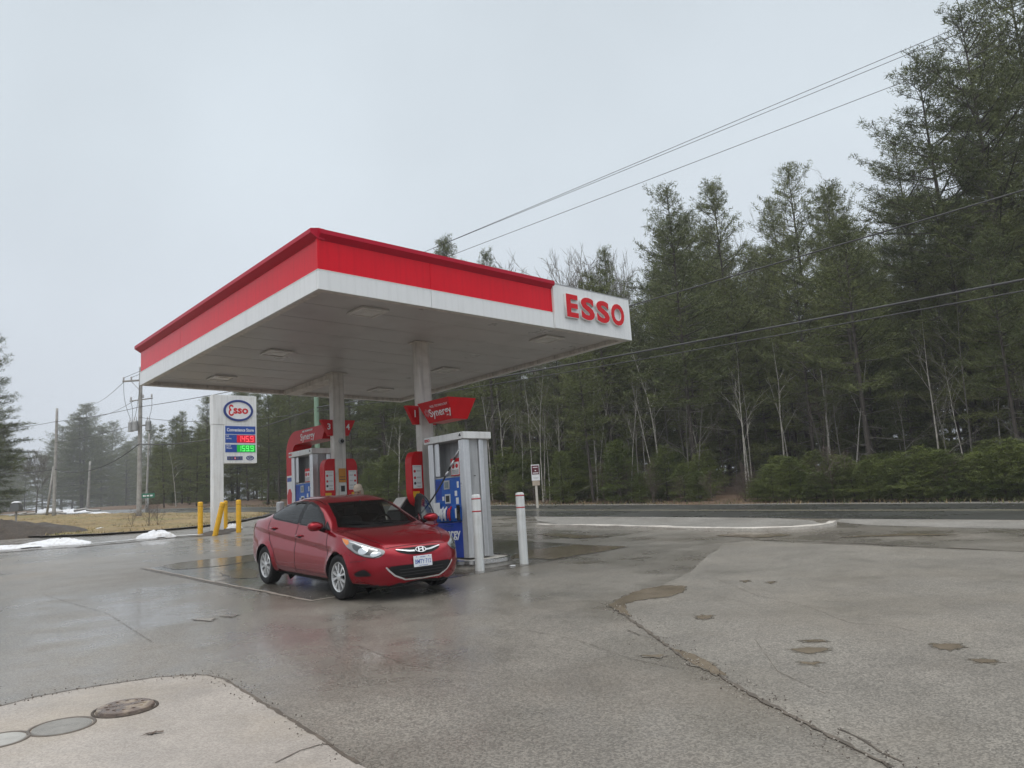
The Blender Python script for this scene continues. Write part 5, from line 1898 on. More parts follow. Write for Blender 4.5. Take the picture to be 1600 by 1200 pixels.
def handle(x, z, s, parent, M=None):
    h, n = sides[s](x, z)
    m = MB()
    q = [sides[s](x + dx, z + 0.006 * dx / 0.1)[0] + n * d for dx, d in ((0.095, 0.0), (0.075, 0.026), (0.0, 0.034), (-0.075, 0.028), (-0.095, 0.0))]
    m.tube([(M @ p if M else p) for p in q], [0.011, 0.015, 0.016, 0.015, 0.011], 8)
    o = m.build('door_handle', CP, parent, smooth=True)
    return o
for x, z in ((-1.36, 0.845), (-2.36, 0.935)):
    handle(x, z, -1, CAR)
    patch('handle_cup', smooth_poly([(x + 0.07, z + 0.02), (x - 0.06, z + 0.026), (x - 0.06, z - 0.03), (x + 0.06, z - 0.035)], 1), sides[-1], TRIMB, CAR, 0.002, 0.03)
handle(-2.36, 0.935, 1, CAR)
# wipers and cowl
patch('cowl', [(-0.62, 0.985), (-0.40, 0.966), (0, 0.962), (0.40, 0.966), (0.62, 0.985), (0.40, 0.994), (0, 0.990), (-0.40, 0.994)], fr, TRIMB, CAR, 0.006, 0.03)
for y0, y1, z1 in ((0.50, -0.12, 1.035), (0.02, -0.56, 1.045)):
    m = MB()
    pts = []
    for t in np.linspace(0, 1, 8):
        h, n = fr(y0 + (y1 - y0) * t, 0.985 + (z1 - 0.985) * t)
        pts.append(h + n * 0.022)
    m.tube(pts, [0.008] * 7 + [0.004], 6)
    m.build('wiper', TRIMB, CAR, smooth=True)
# aerial fin, roof seams
seam_line('roof_seam', [(-1.0, -0.555), (-1.5, -0.535), (-2.2, -0.53), (-2.7, -0.54)], tp, TRIMB, body, 0.010)
seam_line('roof_seam', [(-1.0, 0.555), (-1.5, 0.535), (-2.2, 0.53), (-2.7, 0.54)], tp, TRIMB, body, 0.010)
# wheels
def wheel(x, s):
    w = bpy.data.objects.new('wheel', None)
    COL.objects.link(w)
    w.parent = CAR
    w.location = (x, s * 0.775, 0.318)
    R = Matrix.Rotation(-s * math.pi / 2, 4, 'X')            # local z becomes outward
    m = MB()
    m.lathe([(0.205, -0.10), (0.262, -0.105), (0.300, -0.095), (0.3165, -0.070), (0.318, 0.0), (0.3165, 0.070), (0.300, 0.094), (0.262, 0.102), (0.225, 0.092), (0.212, 0.085)], 48, R, cap=False)
    m.build('tyre', TYRE, w, angle=50)
    m = MB()
    for k in range(2):
        z = (-0.03, 0.03)[k]
        m.lathe([(0.3172, z - 0.004), (0.3188, z), (0.3172, z + 0.004)], 48, R, cap=False)
    m.build('tread_groove', TRIMB, w)
    m = MB()
    m.lathe([(0.214, -0.05), (0.214, 0.078), (0.206, 0.094), (0.196, 0.088), (0.190, 0.066), (0.188, 0.0)], 48, R, cap=False)
    for k in range(5):
        for dd in (-0.23, 0.23):
            a = 2 * math.pi * k / 5 + dd
            ca, sa = math.cos(a), math.sin(a)
            a2 = 2 * math.pi * k / 5 + dd * 1.45
            pin, pout = (0.040 * math.cos(2 * math.pi * k / 5 + dd * 2.2), 0.040 * math.sin(2 * math.pi * k / 5 + dd * 2.2)), (0.198 * math.cos(a2), 0.198 * math.sin(a2))
            tx, ty = -math.sin(a), math.cos(a)
            wi, wo = 0.010, 0.021
            P4 = [(pin[0] - tx * wi, pin[1] - ty * wi, 0.082), (pin[0] + tx * wi, pin[1] + ty * wi, 0.082), (pout[0] + tx * wo, pout[1] + ty * wo, 0.078), (pout[0] - tx * wo, pout[1] - ty * wo, 0.078)]
            vs = [R @ Vector(p) for p in P4] + [R @ (Vector(p) - Vector((0, 0, 0.03))) for p in P4]
            m.add(vs, [(0, 1, 2, 3), (7, 6, 5, 4), (0, 4, 5, 1), (1, 5, 6, 2), (2, 6, 7, 3), (3, 7, 4, 0)])
    m.lathe([(0.056, 0.05), (0.056, 0.084), (0.040, 0.093), (0.0, 0.094)], 24, R)
    me = m.mesh('rim')
    bmx = bmesh.new(); bmx.from_mesh(me); bmesh.ops.recalc_face_normals(bmx, faces=bmx.faces); bmx.to_mesh(me); bmx.free()
    auto_smooth(me, 40)
    link_mesh('rim', me, SILVER, w)
    m = MB()
    m.lathe([(0.187, 0.02), (0.02, 0.02)], 32, R)
    m.build('brake_disc', TRIMB, w)
    return w
for x in (0.0, -WB):
    for s in (-1, 1):
        wheel(x, s)

# interior
m = MB()
m.box(-3.2, -0.2, -0.74, 0.74, 0.24, 0.30)
m.box(-0.30, -0.24, -0.72, 0.72, 0.30, 0.92)
m.box(-3.05, -2.98, -0.70, 0.70, 0.30, 1.02)
m.build('cabin_floor', INT, CAR)
m = MB()
m.prism([(-0.26, 0.60), (-0.26, 0.945), (-0.45, 0.965), (-0.78, 0.93), (-0.86, 0.86), (-0.80, 0.62)], lambda a, z, d: Vector((a, d, z)), -0.68, 0.68)
m.prism([(-0.70, 0.925), (-0.72, 0.985), (-0.80, 0.985), (-0.86, 0.90)], lambda a, z, d: Vector((a, d, z)), 0.20, 0.58)
me = m.mesh('dashboard')
bmx = bmesh.new(); bmx.from_mesh(me); bmesh.ops.recalc_face_normals(bmx, faces=bmx.faces); bmx.to_mesh(me); bmx.free()
link_mesh('dashboard', me, INT, CAR)
def seat(x, y, w, back_top):
    m = MB()
    m.box(x - 0.26, x + 0.26, y - w, y + w, 0.42, 0.58)
    vs = [Vector((x - 0.26 - 0.30 * t - d, y + sgn * w * (1 - 0.16 * t), 0.52 + (back_top - 0.52) * t)) for t in (0, 1) for d in (0, 0.13) for sgn in (-1, 1)]
    m.add(vs, [(0, 1, 5, 4), (2, 6, 7, 3), (0, 4, 6, 2), (1, 3, 7, 5), (4, 5, 7, 6), (0, 2, 3, 1)])
    s_ = m.build('seat', INT2, CAR, bevel=0.04, seg=3)
    return s_
for y in (-0.36, 0.36):
    so_ = seat(-1.40, y, 0.25, 1.06)
    m = MB()
    m.box(-2.02, -1.93, y - 0.13, y + 0.13, 1.08, 1.26)
    m.build('headrest', INT2, so_, bevel=0.035, seg=3)
seat(-2.30, 0.0, 0.62, 1.02)
m = MB()
SW = Matrix.Translation((-0.96, 0.38, 0.93)) @ Matrix.Rotation(math.radians(-65), 4, 'Y')
for k in range(24):
    pass
pts = [SW @ Vector((0.185 * math.cos(a), 0.185 * math.sin(a), 0)) for a in np.linspace(0, 2 * math.pi, 29)]
m.tube(pts, 0.015, 8, cap=False)
for a in (0.2, math.pi - 0.2, -math.pi / 2):
    m.tube([SW @ Vector((0, 0, -0.02)), SW @ Vector((0.18 * math.cos(a), 0.18 * math.sin(a), 0))], 0.02, 6)
m.lathe([(0.07, -0.03), (0.06, 0.01), (0.0, 0.015)], 16, SW)
m.build('steering_wheel', TRIMB, CAR, smooth=True)
m = MB()
m.box(-0.93, -0.90, -0.11, 0.11, 1.245, 1.305)
m.tube([(-0.92, 0, 1.30), (-0.93, 0, 1.36)], 0.012, 6)
m.build('interior_mirror', TRIMB, CAR, bevel=0.008)
m = MB()
m.box(-3.0, -1.0, -0.50, 0.50, 1.30, 1.302)
hl = m.build('headlining', INT2, CAR)
for v in hl.data.vertices:
    v.co.z = fC(v.co.x) - 0.05

# the open driver's door, swung out on its front hinge
HINGE = Vector((-0.40, 0.835, 0))
door = bpy.data.objects.new('driver_door', None)
COL.objects.link(door)
door.parent = CAR
door.location = HINGE
door.rotation_euler = (0, 0, math.radians(-46))
door['label'] = 'open front door on the pump side'
bmx = bmesh.new()
for f in door_faces:
    bmx.faces.new([bmx.verts.new(Vector(p) - HINGE) for p in f])
bmesh.ops.remove_doubles(bmx, verts=bmx.verts, dist=1e-4)
bmesh.ops.recalc_face_normals(bmx, faces=bmx.faces)
if sum(f.normal.y for f in bmx.faces) < 0:
    bmesh.ops.reverse_faces(bmx, faces=bmx.faces)
me = bpy.data.meshes.new('door_skin')
bmx.to_mesh(me)
bmx.free()
for p in me.polygons:
    p.use_smooth = True
ds = link_mesh('door_skin', me, CP, door)
def dproj(a, b):
    h, n = sides[1](a, b)
    return h - HINGE, n
def dproj_in(a, b):
    h, n = sides[1](a, b)
    return h - HINGE - Vector((0, 0.09 if b < 0.93 else 0.035, 0)), -n
patch('door_card', [(-0.42, 0.30), (-0.39, 0.60), (-0.42, 0.95), (-1.47, 1.02), (-1.50, 0.70), (-1.47, 0.30)], dproj_in, INT, door, 0.0, 0.08)
g = patch('door_window', inset(WIN_F, -0.008), dproj, GLASS, door, 0.003, 0.05)
patch('window_frame', inset(WIN_F, -0.045), dproj, TRIMB, g, 0.007, 0.03, hole=inset(WIN_F, 0.012))
patch('window_frame', inset(WIN_F, -0.045), dproj_in, TRIMB, g, 0.0, 0.03, hole=inset(WIN_F, 0.012))
mirror(1, door, HINGE)
h0, n0 = sides[1](-1.36, 0.845)
m = MB()
q = [sides[1](-1.36 + dx, 0.845)[0] - HINGE + n0 * d for dx, d in ((0.095, 0.0), (0.075, 0.026), (0.0, 0.034), (-0.075, 0.028), (-0.095, 0.0))]
m.tube(q, [0.011, 0.015, 0.016, 0.015, 0.011], 8)
m.build('door_handle', CP, door, smooth=True)
bm0.free()

# hose from the pump to the filler on the car's far side
bpy.context.view_layer.update()
cm_ = CAR.matrix_world
fill = cm_ @ Vector((-2.93, 0.87, 0.93))
fo = cm_.to_3x3() @ Vector((0, 1, 0))
h_base = L(CU, 11.6, 0.0)
ht = thing('fuel_hose', 'black fuel hose hanging from the near pump and reaching over to the car', 'hose', h_base)
s0 = E1 * (CU + 0.015 - 0.23) + E2 * 11.57
s0 = Vector((s0.x, s0.y, L(CU, 11.93, 0.125).z + 2.04))
def loc(p):
    return Vector(p) - h_base
pts = []
end = fill + fo * 0.22 + Vector((0, 0, 0.05))
for t in np.linspace(0, 1, 22):
    p = s0.lerp(end, t)
    p.z -= 0.72 * math.sin(math.pi * t)
    pts.append(loc(p))
m = MB()
m.tube(pts, 0.0155, 8)
m.build('hose', M_['black'], ht, smooth=True)
m = MB()
for a, b, r in ((0, 1, 0.022), (1.3, 2.1, 0.026), (2.6, 3.2, 0.026)):
    def lp_(q):
        i = int(q)
        return pts[i].lerp(pts[min(i + 1, 21)], q - i)
    m.tube([lp_(a), lp_(b)], r, 8)
m.build('swivel_joint', M_['alu'], ht, smooth=True)
m = MB()
m.tube([loc(end), loc(fill + fo * 0.15 + Vector((0, 0, 0.04))), loc(fill + fo * 0.06), loc(fill - fo * 0.05 + Vector((0, 0, -0.02)))], [0.03, 0.035, 0.02, 0.014], 8)
m.build('nozzle', M_['ink_black'], ht, smooth=True)
# ================================================================== the person filling the car
SKIN = mat('skin', (0.50, 0.30, 0.22), 0.5, var=0.05)
JACKET = mat('black_jacket_cloth', (0.02, 0.02, 0.024), 0.8, var=0.2, scale=8)
TROUSER = mat('dark_trouser_cloth', (0.03, 0.035, 0.05), 0.85, var=0.2)
KNIT = mat('beige_knit', (0.52, 0.43, 0.34), 0.9, var=0.12, scale=40, bump=0.6, bscale=90)
pp = cm_ @ Vector((-3.22, 1.28, 0))
pp.z = gz0(pp.x, pp.y)
face_dir = cm_.to_3x3() @ Vector((0.62, -0.78, 0))
face_dir.z = 0
face_dir.normalize()
person = thing('person', 'person in a beige knit hat standing behind the red car, looking down at the filler', 'person', pp, math.atan2(face_dir.y, face_dir.x) + math.pi / 2)
person.scale = (0.95, 0.95, 0.95)
# local space: faces -y, x to the person's left
def skin_mesh(name, verts, edges, radii, sub=2, root=0):
    me = bpy.data.meshes.new(name)
    me.from_pydata(verts, edges, [])
    o = bpy.data.objects.new(name, me)
    COL.objects.link(o)
    md = o.modifiers.new('skin', 'SKIN')
    for i, r in enumerate(radii):
        sv = me.skin_vertices[0].data[i]
        sv.radius = r if isinstance(r, tuple) else (r, r)
        sv.use_root = (i == root)
    md2 = o.modifiers.new('sub', 'SUBSURF')
    md2.levels = md2.render_levels = sub
    dg = bpy.context.evaluated_depsgraph_get()
    r_ = bpy.data.meshes.new_from_object(o.evaluated_get(dg))
    bpy.data.objects.remove(o)
    return r_
hand_t = person.matrix_world if False else None
J = {}
V_, E_, R_ = [], [], []
def jn(name, p, r, parent=None):
    J[name] = len(V_)
    V_.append(p)
    R_.append(r)
    if parent:
        E_.append((J[parent], J[name]))
jn('pelvis', (0, 0.03, 0.86), (0.145, 0.11))
jn('waist', (0, 0.01, 1.00), (0.130, 0.10), 'pelvis')
jn('chest', (0, -0.05, 1.20), (0.150, 0.11), 'waist')
jn('neck0', (0, -0.10, 1.345), (0.07, 0.065), 'chest')
jn('neck1', (0, -0.135, 1.42), (0.055, 0.055), 'neck0')
for s, sd in ((1, 'l'), (-1, 'r')):
    jn('hip' + sd, (s * 0.09, 0.03, 0.80), 0.085, 'pelvis')
    jn('knee' + sd, (s * 0.10, 0.0, 0.45), 0.055, 'hip' + sd)
    jn('ank' + sd, (s * 0.10, 0.04, 0.09), 0.038, 'knee' + sd)
    jn('toe' + sd, (s * 0.115, -0.12, 0.04), 0.034, 'ank' + sd)
    jn('sh' + sd, (s * 0.165, -0.07, 1.285), 0.062, 'chest')
    el = (s * 0.24, -0.14, 1.05) if s == 1 else (s * 0.26, -0.13, 1.06)
    wr = (s * 0.19, -0.34, 0.96) if s == 1 else (s * 0.16, -0.36, 0.98)
    jn('el' + sd, el, 0.042, 'sh' + sd)
    jn('wr' + sd, wr, 0.028, 'el' + sd)
    pm = (wr[0] - s * 0.02, wr[1] - 0.07, wr[2] - 0.01)
    jn('palm' + sd, pm, (0.036, 0.018), 'wr' + sd)
    for k, (dx, ln) in enumerate(((-0.030, 0.065), (-0.010, 0.075), (0.010, 0.070), (0.028, 0.055))):
        b_ = (pm[0] + dx, pm[1] - 0.03, pm[2])
        jn('f%d%s' % (k, sd), b_, 0.0095, 'palm' + sd)
        jn('g%d%s' % (k, sd), (b_[0], b_[1] - ln * 0.55, b_[2] - 0.012), 0.0085, 'f%d%s' % (k, sd))
        jn('h%d%s' % (k, sd), (b_[0], b_[1] - ln * 0.75, b_[2] - 0.045), 0.0075, 'g%d%s' % (k, sd))
    jn('t0' + sd, (pm[0] - s * 0.035, pm[1] + 0.005, pm[2] - 0.005), 0.011, 'palm' + sd)
    jn('t1' + sd, (pm[0] - s * 0.055, pm[1] - 0.035, pm[2] - 0.02), 0.009, 't0' + sd)
bodym = skin_mesh('body', V_, E_, R_, 2)
# head: shaped rings, joined with the body into one surface
HC = Vector((0.0, -0.165, 1.525))
HT = Matrix.Translation(HC) @ Matrix.Rotation(math.radians(22), 4, 'X')
mb = MB()
n1, n2 = 24, 18
vs = []
for i in range(n2 + 1):
    a = math.pi * i / n2
    z = -math.cos(a) * 0.118
    for k in range(n1):
        b = 2 * math.pi * k / n1
        rx, ry = 0.076 * math.sin(a), 0.094 * math.sin(a)
        if z < 0:
            rx *= 1 + z * 2.2
            ry *= 1 + z * 1.2
        x, y = rx * math.sin(b), -ry * math.cos(b)
        if y < 0:
            y -= 0.022 * math.exp(-((x / 0.014) ** 2)) * math.exp(-(((z + 0.018) / 0.022) ** 2))        # nose
            y += 0.010 * math.exp(-(((abs(x) - 0.031) / 0.014) ** 2)) * math.exp(-(((z - 0.008) / 0.012) ** 2))   # eye sockets
            y -= 0.006 * math.exp(-((x / 0.024) ** 2)) * math.exp(-(((z + 0.062) / 0.008) ** 2))       # lips
        vs.append(HT @ Vector((x, y, z)))
fs = [(i * n1 + k, i * n1 + (k + 1) % n1, (i + 1) * n1 + (k + 1) % n1, (i + 1) * n1 + k) for i in range(n2) for k in range(n1)]
mb.add(vs, fs)
for s in (-1, 1):                                             # ears
    mb.lathe([(0.012, 0), (0.026, 0.006), (0.024, 0.012), (0.010, 0.014)], 12, HT @ Matrix.Translation((s * 0.070, 0.008, 0.0)) @ Matrix.Rotation(s * math.pi / 2, 4, 'Y') @ Matrix.Diagonal((1.2, 0.8, 1, 1)))
bmx = bmesh.new()
bmx.from_mesh(bodym)
tmp = mb.mesh('tmp')
bmx.from_mesh(tmp)
bmesh.ops.remove_doubles(bmx, verts=bmx.verts, dist=1e-5)
bmesh.ops.recalc_face_normals(bmx, faces=bmx.faces)
bmx.to_mesh(bodym)
bmx.free()
o = bpy.data.objects.new('tmp', bodym)
COL.objects.link(o)
rm = o.modifiers.new('remesh', 'REMESH')
rm.mode = 'VOXEL'
rm.voxel_size = 0.0065
rm.use_smooth_shade = True
me = bpy.data.meshes.new_from_object(o.evaluated_get(bpy.context.evaluated_depsgraph_get()))
bpy.data.objects.remove(o)
me.name = 'body'
me.materials.clear()
link_mesh('body', me, SKIN, person)
def sub_skin(name, keep, grow, m, extra=None):
    idx = [J[k] for k in keep]
    mp = {a: i for i, a in enumerate(idx)}
    vs = [V_[i] for i in idx]
    rs = []
    for i in idx:
        r = R_[i]
        rs.append((r[0] + grow, r[1] + grow) if isinstance(r, tuple) else (r + grow, r + grow))
    es = [(mp[a], mp[b]) for a, b in E_ if a in mp and b in mp]
    me = skin_mesh(name, vs, es, rs, 2)
    me.materials.clear()
    for p in me.polygons:
        p.use_smooth = True
    return link_mesh(name, me, m, person)
sub_skin('jacket', ['pelvis', 'waist', 'chest', 'neck0', 'shl', 'ell', 'wrl', 'shr', 'elr', 'wrr'], 0.022, JACKET)
sub_skin('trousers', ['pelvis', 'hipl', 'kneel', 'ankl', 'hipr', 'kneer', 'ankr'], 0.016, TROUSER)
for sd in 'lr':
    sub_skin('shoe', ['ank' + sd, 'toe' + sd], 0.014, M_['black'])
mb = MB()
prof = [(0.088, 0.030), (0.094, 0.034), (0.095, 0.060), (0.090, 0.063), (0.092, 0.085), (0.082, 0.118), (0.058, 0.143), (0.025, 0.155), (0.0, 0.157)]
mb.lathe(prof, 28, HT @ Matrix.Diagonal((0.92, 1.10, 1, 1)))
hat = mb.build('knit_hat', KNIT, person, smooth=True)
mb = MB()
mb.lathe([(0.085, -0.115), (0.097, -0.08), (0.100, 0.0), (0.094, 0.04)], 28, HT @ Matrix.Translation((0, 0.022, 0)) @ Matrix.Diagonal((0.92, 0.95, 1, 1)), cap=False)
bmx = bmesh.new()
me = mb.mesh('hood', True)
bmx.from_mesh(me)
inv = HT.inverted()
bmesh.ops.delete(bmx, geom=[f for f in bmx.faces if (inv @ f.calc_center_median()).y < -0.035], context='FACES')
bmx.to_mesh(me)
bmx.free()
hd_ = link_mesh('hood', me, KNIT, person)
sol = hd_.modifiers.new('thickness', 'SOLIDIFY')
sol.thickness = 0.01
mb = MB()
for s in (-1, 1):
    c = HT @ Vector((s * 0.032, -0.098, 0.006))
    ring = [HT @ Vector((s * 0.032 + 0.024 * math.cos(a), -0.098 + 0.004 * math.cos(a) ** 2, 0.004 + 0.019 * math.sin(a))) for a in np.linspace(0, 6.283, 17)]
    mb.tube(ring, 0.0022, 5, cap=False)
    mb.tube([HT @ Vector((s * 0.056, -0.094, 0.006)), HT @ Vector((s * 0.076, 0.0, 0.010))], 0.002, 5)
mb.tube([HT @ Vector((-0.008, -0.100, 0.008)), HT @ Vector((0.008, -0.100, 0.008))], 0.002, 5)
mb.build('glasses', TRIMB, person)
for s in (-1, 1):
    mb = MB()
    mb.lathe([(0.0, -0.008), (0.007, -0.005), (0.008, 0.0), (0.006, 0.005), (0.0, 0.008)], 10, HT @ Matrix.Translation((s * 0.031, -0.079, 0.008)) @ Matrix.Rotation(math.pi / 2, 4, 'X'), cap=False)
    mb.build('eye', TRIMB, person, smooth=True)
# ================================================================== trees
def leaf_mat(name, a, b, rough=0.6, trans=0.12):
    m = bpy.data.materials.new(name)
    t = nodes(m)
    p = t.nodes['Principled BSDF']
    N, lk = t.nodes.new, t.links.new
    oi = N('ShaderNodeObjectInfo')
    geo = N('ShaderNodeNewGeometry')
    n = N('ShaderNodeTexNoise')
    n.inputs['Scale'].default_value = 0.9
    n.inputs['Detail'].default_value = 3
    lk(geo.outputs['Position'], n.inputs['Vector'])
    ad = N('ShaderNodeMath')
    ad.operation = 'MULTIPLY_ADD'
    lk(oi.outputs['Random'], ad.inputs[0])
    ad.inputs[1].default_value = 0.55
    mr = N('ShaderNodeMapRange')
    mr.inputs[1].default_value, mr.inputs[2].default_value = 0.3, 0.7
    mr.inputs[3].default_value, mr.inputs[4].default_value = -0.1, 0.55
    lk(n.outputs[0], mr.inputs[0])
    lk(mr.outputs[0], ad.inputs[2])
    mx = N('ShaderNodeMix')
    mx.data_type = 'RGBA'
    mx.clamp_factor = True
    mx.inputs[6].default_value = (*a, 1)
    mx.inputs[7].default_value = (*b, 1)
    lk(ad.outputs[0], mx.inputs[0])
    lk(mx.outputs[2], p.inputs['Base Color'])
    p.inputs['Roughness'].default_value = rough
    p.inputs['Specular IOR Level'].default_value = 0.25
    return m
NEEDLE = leaf_mat('pine_needles', (0.056, 0.075, 0.025), (0.178, 0.200, 0.068))
NEEDLE_SHRUB = leaf_mat('young_evergreen_needles', (0.058, 0.085, 0.018), (0.165, 0.195, 0.050))
BARK = mat('dark_pine_bark', (0.055, 0.046, 0.040), 0.9, var=0.3, scale=2.5)
BARK_GREY = mat('grey_bark', (0.19, 0.175, 0.155), 0.9, var=0.25, scale=2.5)
BARK_BIRCH = mat('pale_birch_bark', (0.44, 0.415, 0.37), 0.75, var=0.3, scale=3.0, dirt=((0.10, 0.085, 0.07), 5.0, 0.8))
TWIG = mat('brown_twig', (0.11, 0.085, 0.07), 0.9, var=0.25)

def tris_mesh(name, P, mats, mi=None):
    """P: (n, 3, 3) triangle corners"""
    n = len(P)
    me = bpy.data.meshes.new(name)
    me.vertices.add(n * 3)
    me.vertices.foreach_set('co', P.reshape(-1).astype(np.float32))
    me.loops.add(n * 3)
    me.loops.foreach_set('vertex_index', np.arange(n * 3, dtype=np.int32))
    me.polygons.add(n)
    me.polygons.foreach_set('loop_start', np.arange(0, n * 3, 3, dtype=np.int32))
    me.polygons.foreach_set('loop_total', np.full(n, 3, dtype=np.int32))
    if mi is not None:
        me.polygons.foreach_set('material_index', mi.astype(np.int32))
    me.update()
    for m in mats:
        me.materials.append(m)
    return me
def tufts(pos, drc, rng, k=6, l0=0.22, l1=0.38, w=0.055, spread=0.75):
    pos, drc = np.repeat(np.array(pos), k, 0), np.repeat(np.array(drc), k, 0)
    n = len(pos)
    d = drc + rng.normal(0, spread, (n, 3))
    d[:, 2] += 0.12
    d /= np.linalg.norm(d, axis=1, keepdims=True) + 1e-9
    s = np.cross(d, rng.normal(0, 1, (n, 3)))
    s /= np.linalg.norm(s, axis=1, keepdims=True) + 1e-9
    ln = rng.uniform(l0, l1, (n, 1))
    ww = w * rng.uniform(0.7, 1.3, (n, 1))
    base = pos + rng.normal(0, 0.07, (n, 3))
    return np.stack([base - s * ww * 0.5, base + s * ww * 0.5, base + d * ln], 1)
def sticks(A, B, ra, rb, rng):
    """three-sided limbs from A to B as triangles"""
    A, B = np.array(A), np.array(B)
    ra, rb = np.array(ra)[:, None], np.array(rb)[:, None]
    d = B - A
    d /= np.linalg.norm(d, axis=1, keepdims=True) + 1e-9
    q = np.cross(d, np.where(np.abs(d[:, 2:3]) < 0.9, [[0, 0, 1.0]], [[1.0, 0, 0]]))
    q /= np.linalg.norm(q, axis=1, keepdims=True) + 1e-9
    w = np.cross(d, q)
    out = []
    for k in range(3):
        a0, a1 = 2.0944 * k, 2.0944 * (k + 1)
        u0, u1 = q * math.cos(a0) + w * math.sin(a0), q * math.cos(a1) + w * math.sin(a1)
        out.append(np.stack([A + u0 * ra, A + u1 * ra, B + u1 * rb], 1))
        out.append(np.stack([A + u0 * ra, B + u1 * rb, B + u0 * rb], 1))
    return np.concatenate(out)

def pine(seed, H=16.0, base=0.32, spread=0.20, dens=1.0, dead=0.5, droop=0.0, tuft=1.0, mats=None, top_open=0.0):
    """returns trunk mesh and crown mesh"""
    rng = np.random.default_rng(seed)
    rad = 0.0078 * H + 0.015
    lean = rng.normal(0, 0.012, 2)
    ph = rng.uniform(0, 6.28, 3)
    def axis(z):
        t = z / H
        return np.array([lean[0] * z + 0.12 * math.sin(3 * t + ph[0]) * t * H / 16, lean[1] * z + 0.12 * math.sin(2.4 * t + ph[1]) * t * H / 16, z])
    zs = np.linspace(-0.4, H, 14)
    tb = MB()
    tb.tube([axis(z) for z in zs], [max(0.012, rad * (1 - max(0, z) / H) ** 0.8) for z in zs], 7)
    A, B, ra, rb, TP, TD = [], [], [], [], [], []
    DA, DB, dra, drb = [], [], [], []
    z = H * base * 0.25
    while z < H * base:
        if rng.random() < dead:
            a = rng.uniform(0, 6.28)
            Lb = rng.uniform(0.5, 2.2) * H / 16
            p = axis(z)
            q = p + np.array([math.cos(a) * Lb, math.sin(a) * Lb, rng.uniform(-0.35, 0.2) * Lb])
            DA.append(p); DB.append(q); dra.append(0.022); drb.append(0.006)
            for _ in range(2):
                f = rng.uniform(0.3, 0.9)
                m = p + (q - p) * f
                DA.append(m); DB.append(m + rng.normal(0, 0.35, 3)); dra.append(0.010); drb.append(0.004)
        z += rng.uniform(0.2, 0.6)
    z = H * base
    while z < H * 0.985:
        t = (z - H * base) / (H * (1 - base))
        prof = (0.55 + 0.45 * min(1, t / 0.22)) * (1 - t) ** 0.72 + 0.05
        nb = rng.integers(3, 6)
        a0 = rng.uniform(0, 6.28)
        for k in range(nb):
            if rng.random() < 0.12 + top_open * 0.2:
                continue
            a = a0 + 6.283 * k / nb + rng.normal(0, 0.3)
            Lb = H * spread * prof * rng.uniform(0.55, 1.25)
            el = math.radians(-8 + 48 * t - 25 * droop) + rng.normal(0, 0.13)
            hx = np.array([math.cos(a), math.sin(a), 0])
            p0 = axis(z + rng.normal(0, 0.08))
            pts = []
            for s in np.linspace(0, 1, 5):
                pts.append(p0 + hx * Lb * s * math.cos(el) + np.array([0, 0, Lb * (math.sin(el) * s + (0.22 - 0.3 * droop) * s * s)]))
            r0 = 0.012 + 0.010 * Lb
            for i in range(4):
                A.append(pts[i]); B.append(pts[i + 1]); ra.append(r0 * (1 - i / 4.5)); rb.append(r0 * (1 - (i + 1) / 4.5))
            s = 0.30 if Lb > 1 else 0.1
            side = 1
            while s <= 1.0:
                i = min(3, int(s * 4))
                f = s * 4 - i
                m = pts[i] + (pts[i + 1] - pts[i]) * f
                d = pts[i + 1] - pts[i]
                d = d / np.linalg.norm(d)
                perp = np.array([-hx[1], hx[0], 0]) * side
                sd = d * rng.uniform(0.5, 0.9) + perp * rng.uniform(0.5, 0.95) + np.array([0, 0, rng.uniform(-0.05, 0.3)])
                sd /= np.linalg.norm(sd)
                Ls = (1 - s) * 0.42 * Lb + rng.uniform(0.15, 0.45)
                if s > 0.92:
                    sd = d
                A.append(m); B.append(m + sd * Ls); ra.append(0.009); rb.append(0.004)
                nt_ = max(1, int(Ls / 0.155 * dens))
                for q in range(nt_):
                    g_ = (q + rng.uniform(0.3, 1.0)) / nt_
                    TP.append(m + sd * Ls * g_ + rng.normal(0, 0.05, 3)); TD.append(sd * 0.9)
                side = -side
                s += rng.uniform(0.16, 0.30) / max(0.6, Lb)
        z += rng.uniform(0.30, 0.62) * (H / 16) ** 0.5 * (1.15 - 0.5 * t)
    for q in range(8):
        TP.append(axis(H - 0.08 * q)); TD.append(np.array([0, 0, 1.0]))
    T_ = tufts(TP, TD, rng, 12, 0.11 * tuft, 0.24 * tuft, 0.031 * tuft, 0.95)
    S_ = sticks(A, B, ra, rb, rng)
    crown = tris_mesh('crown', np.concatenate([T_, S_]), mats or [NEEDLE, BARK], np.concatenate([np.zeros(len(T_)), np.ones(len(S_))]))
    trunk = tb.mesh('trunk', True)
    trunk.materials.append(BARK)
    deadm = None
    if DA:
        D_ = sticks(DA, DB, dra, drb, rng)
        deadm = tris_mesh('dead_limbs', D_, [BARK_GREY])
    return trunk, crown, deadm, H

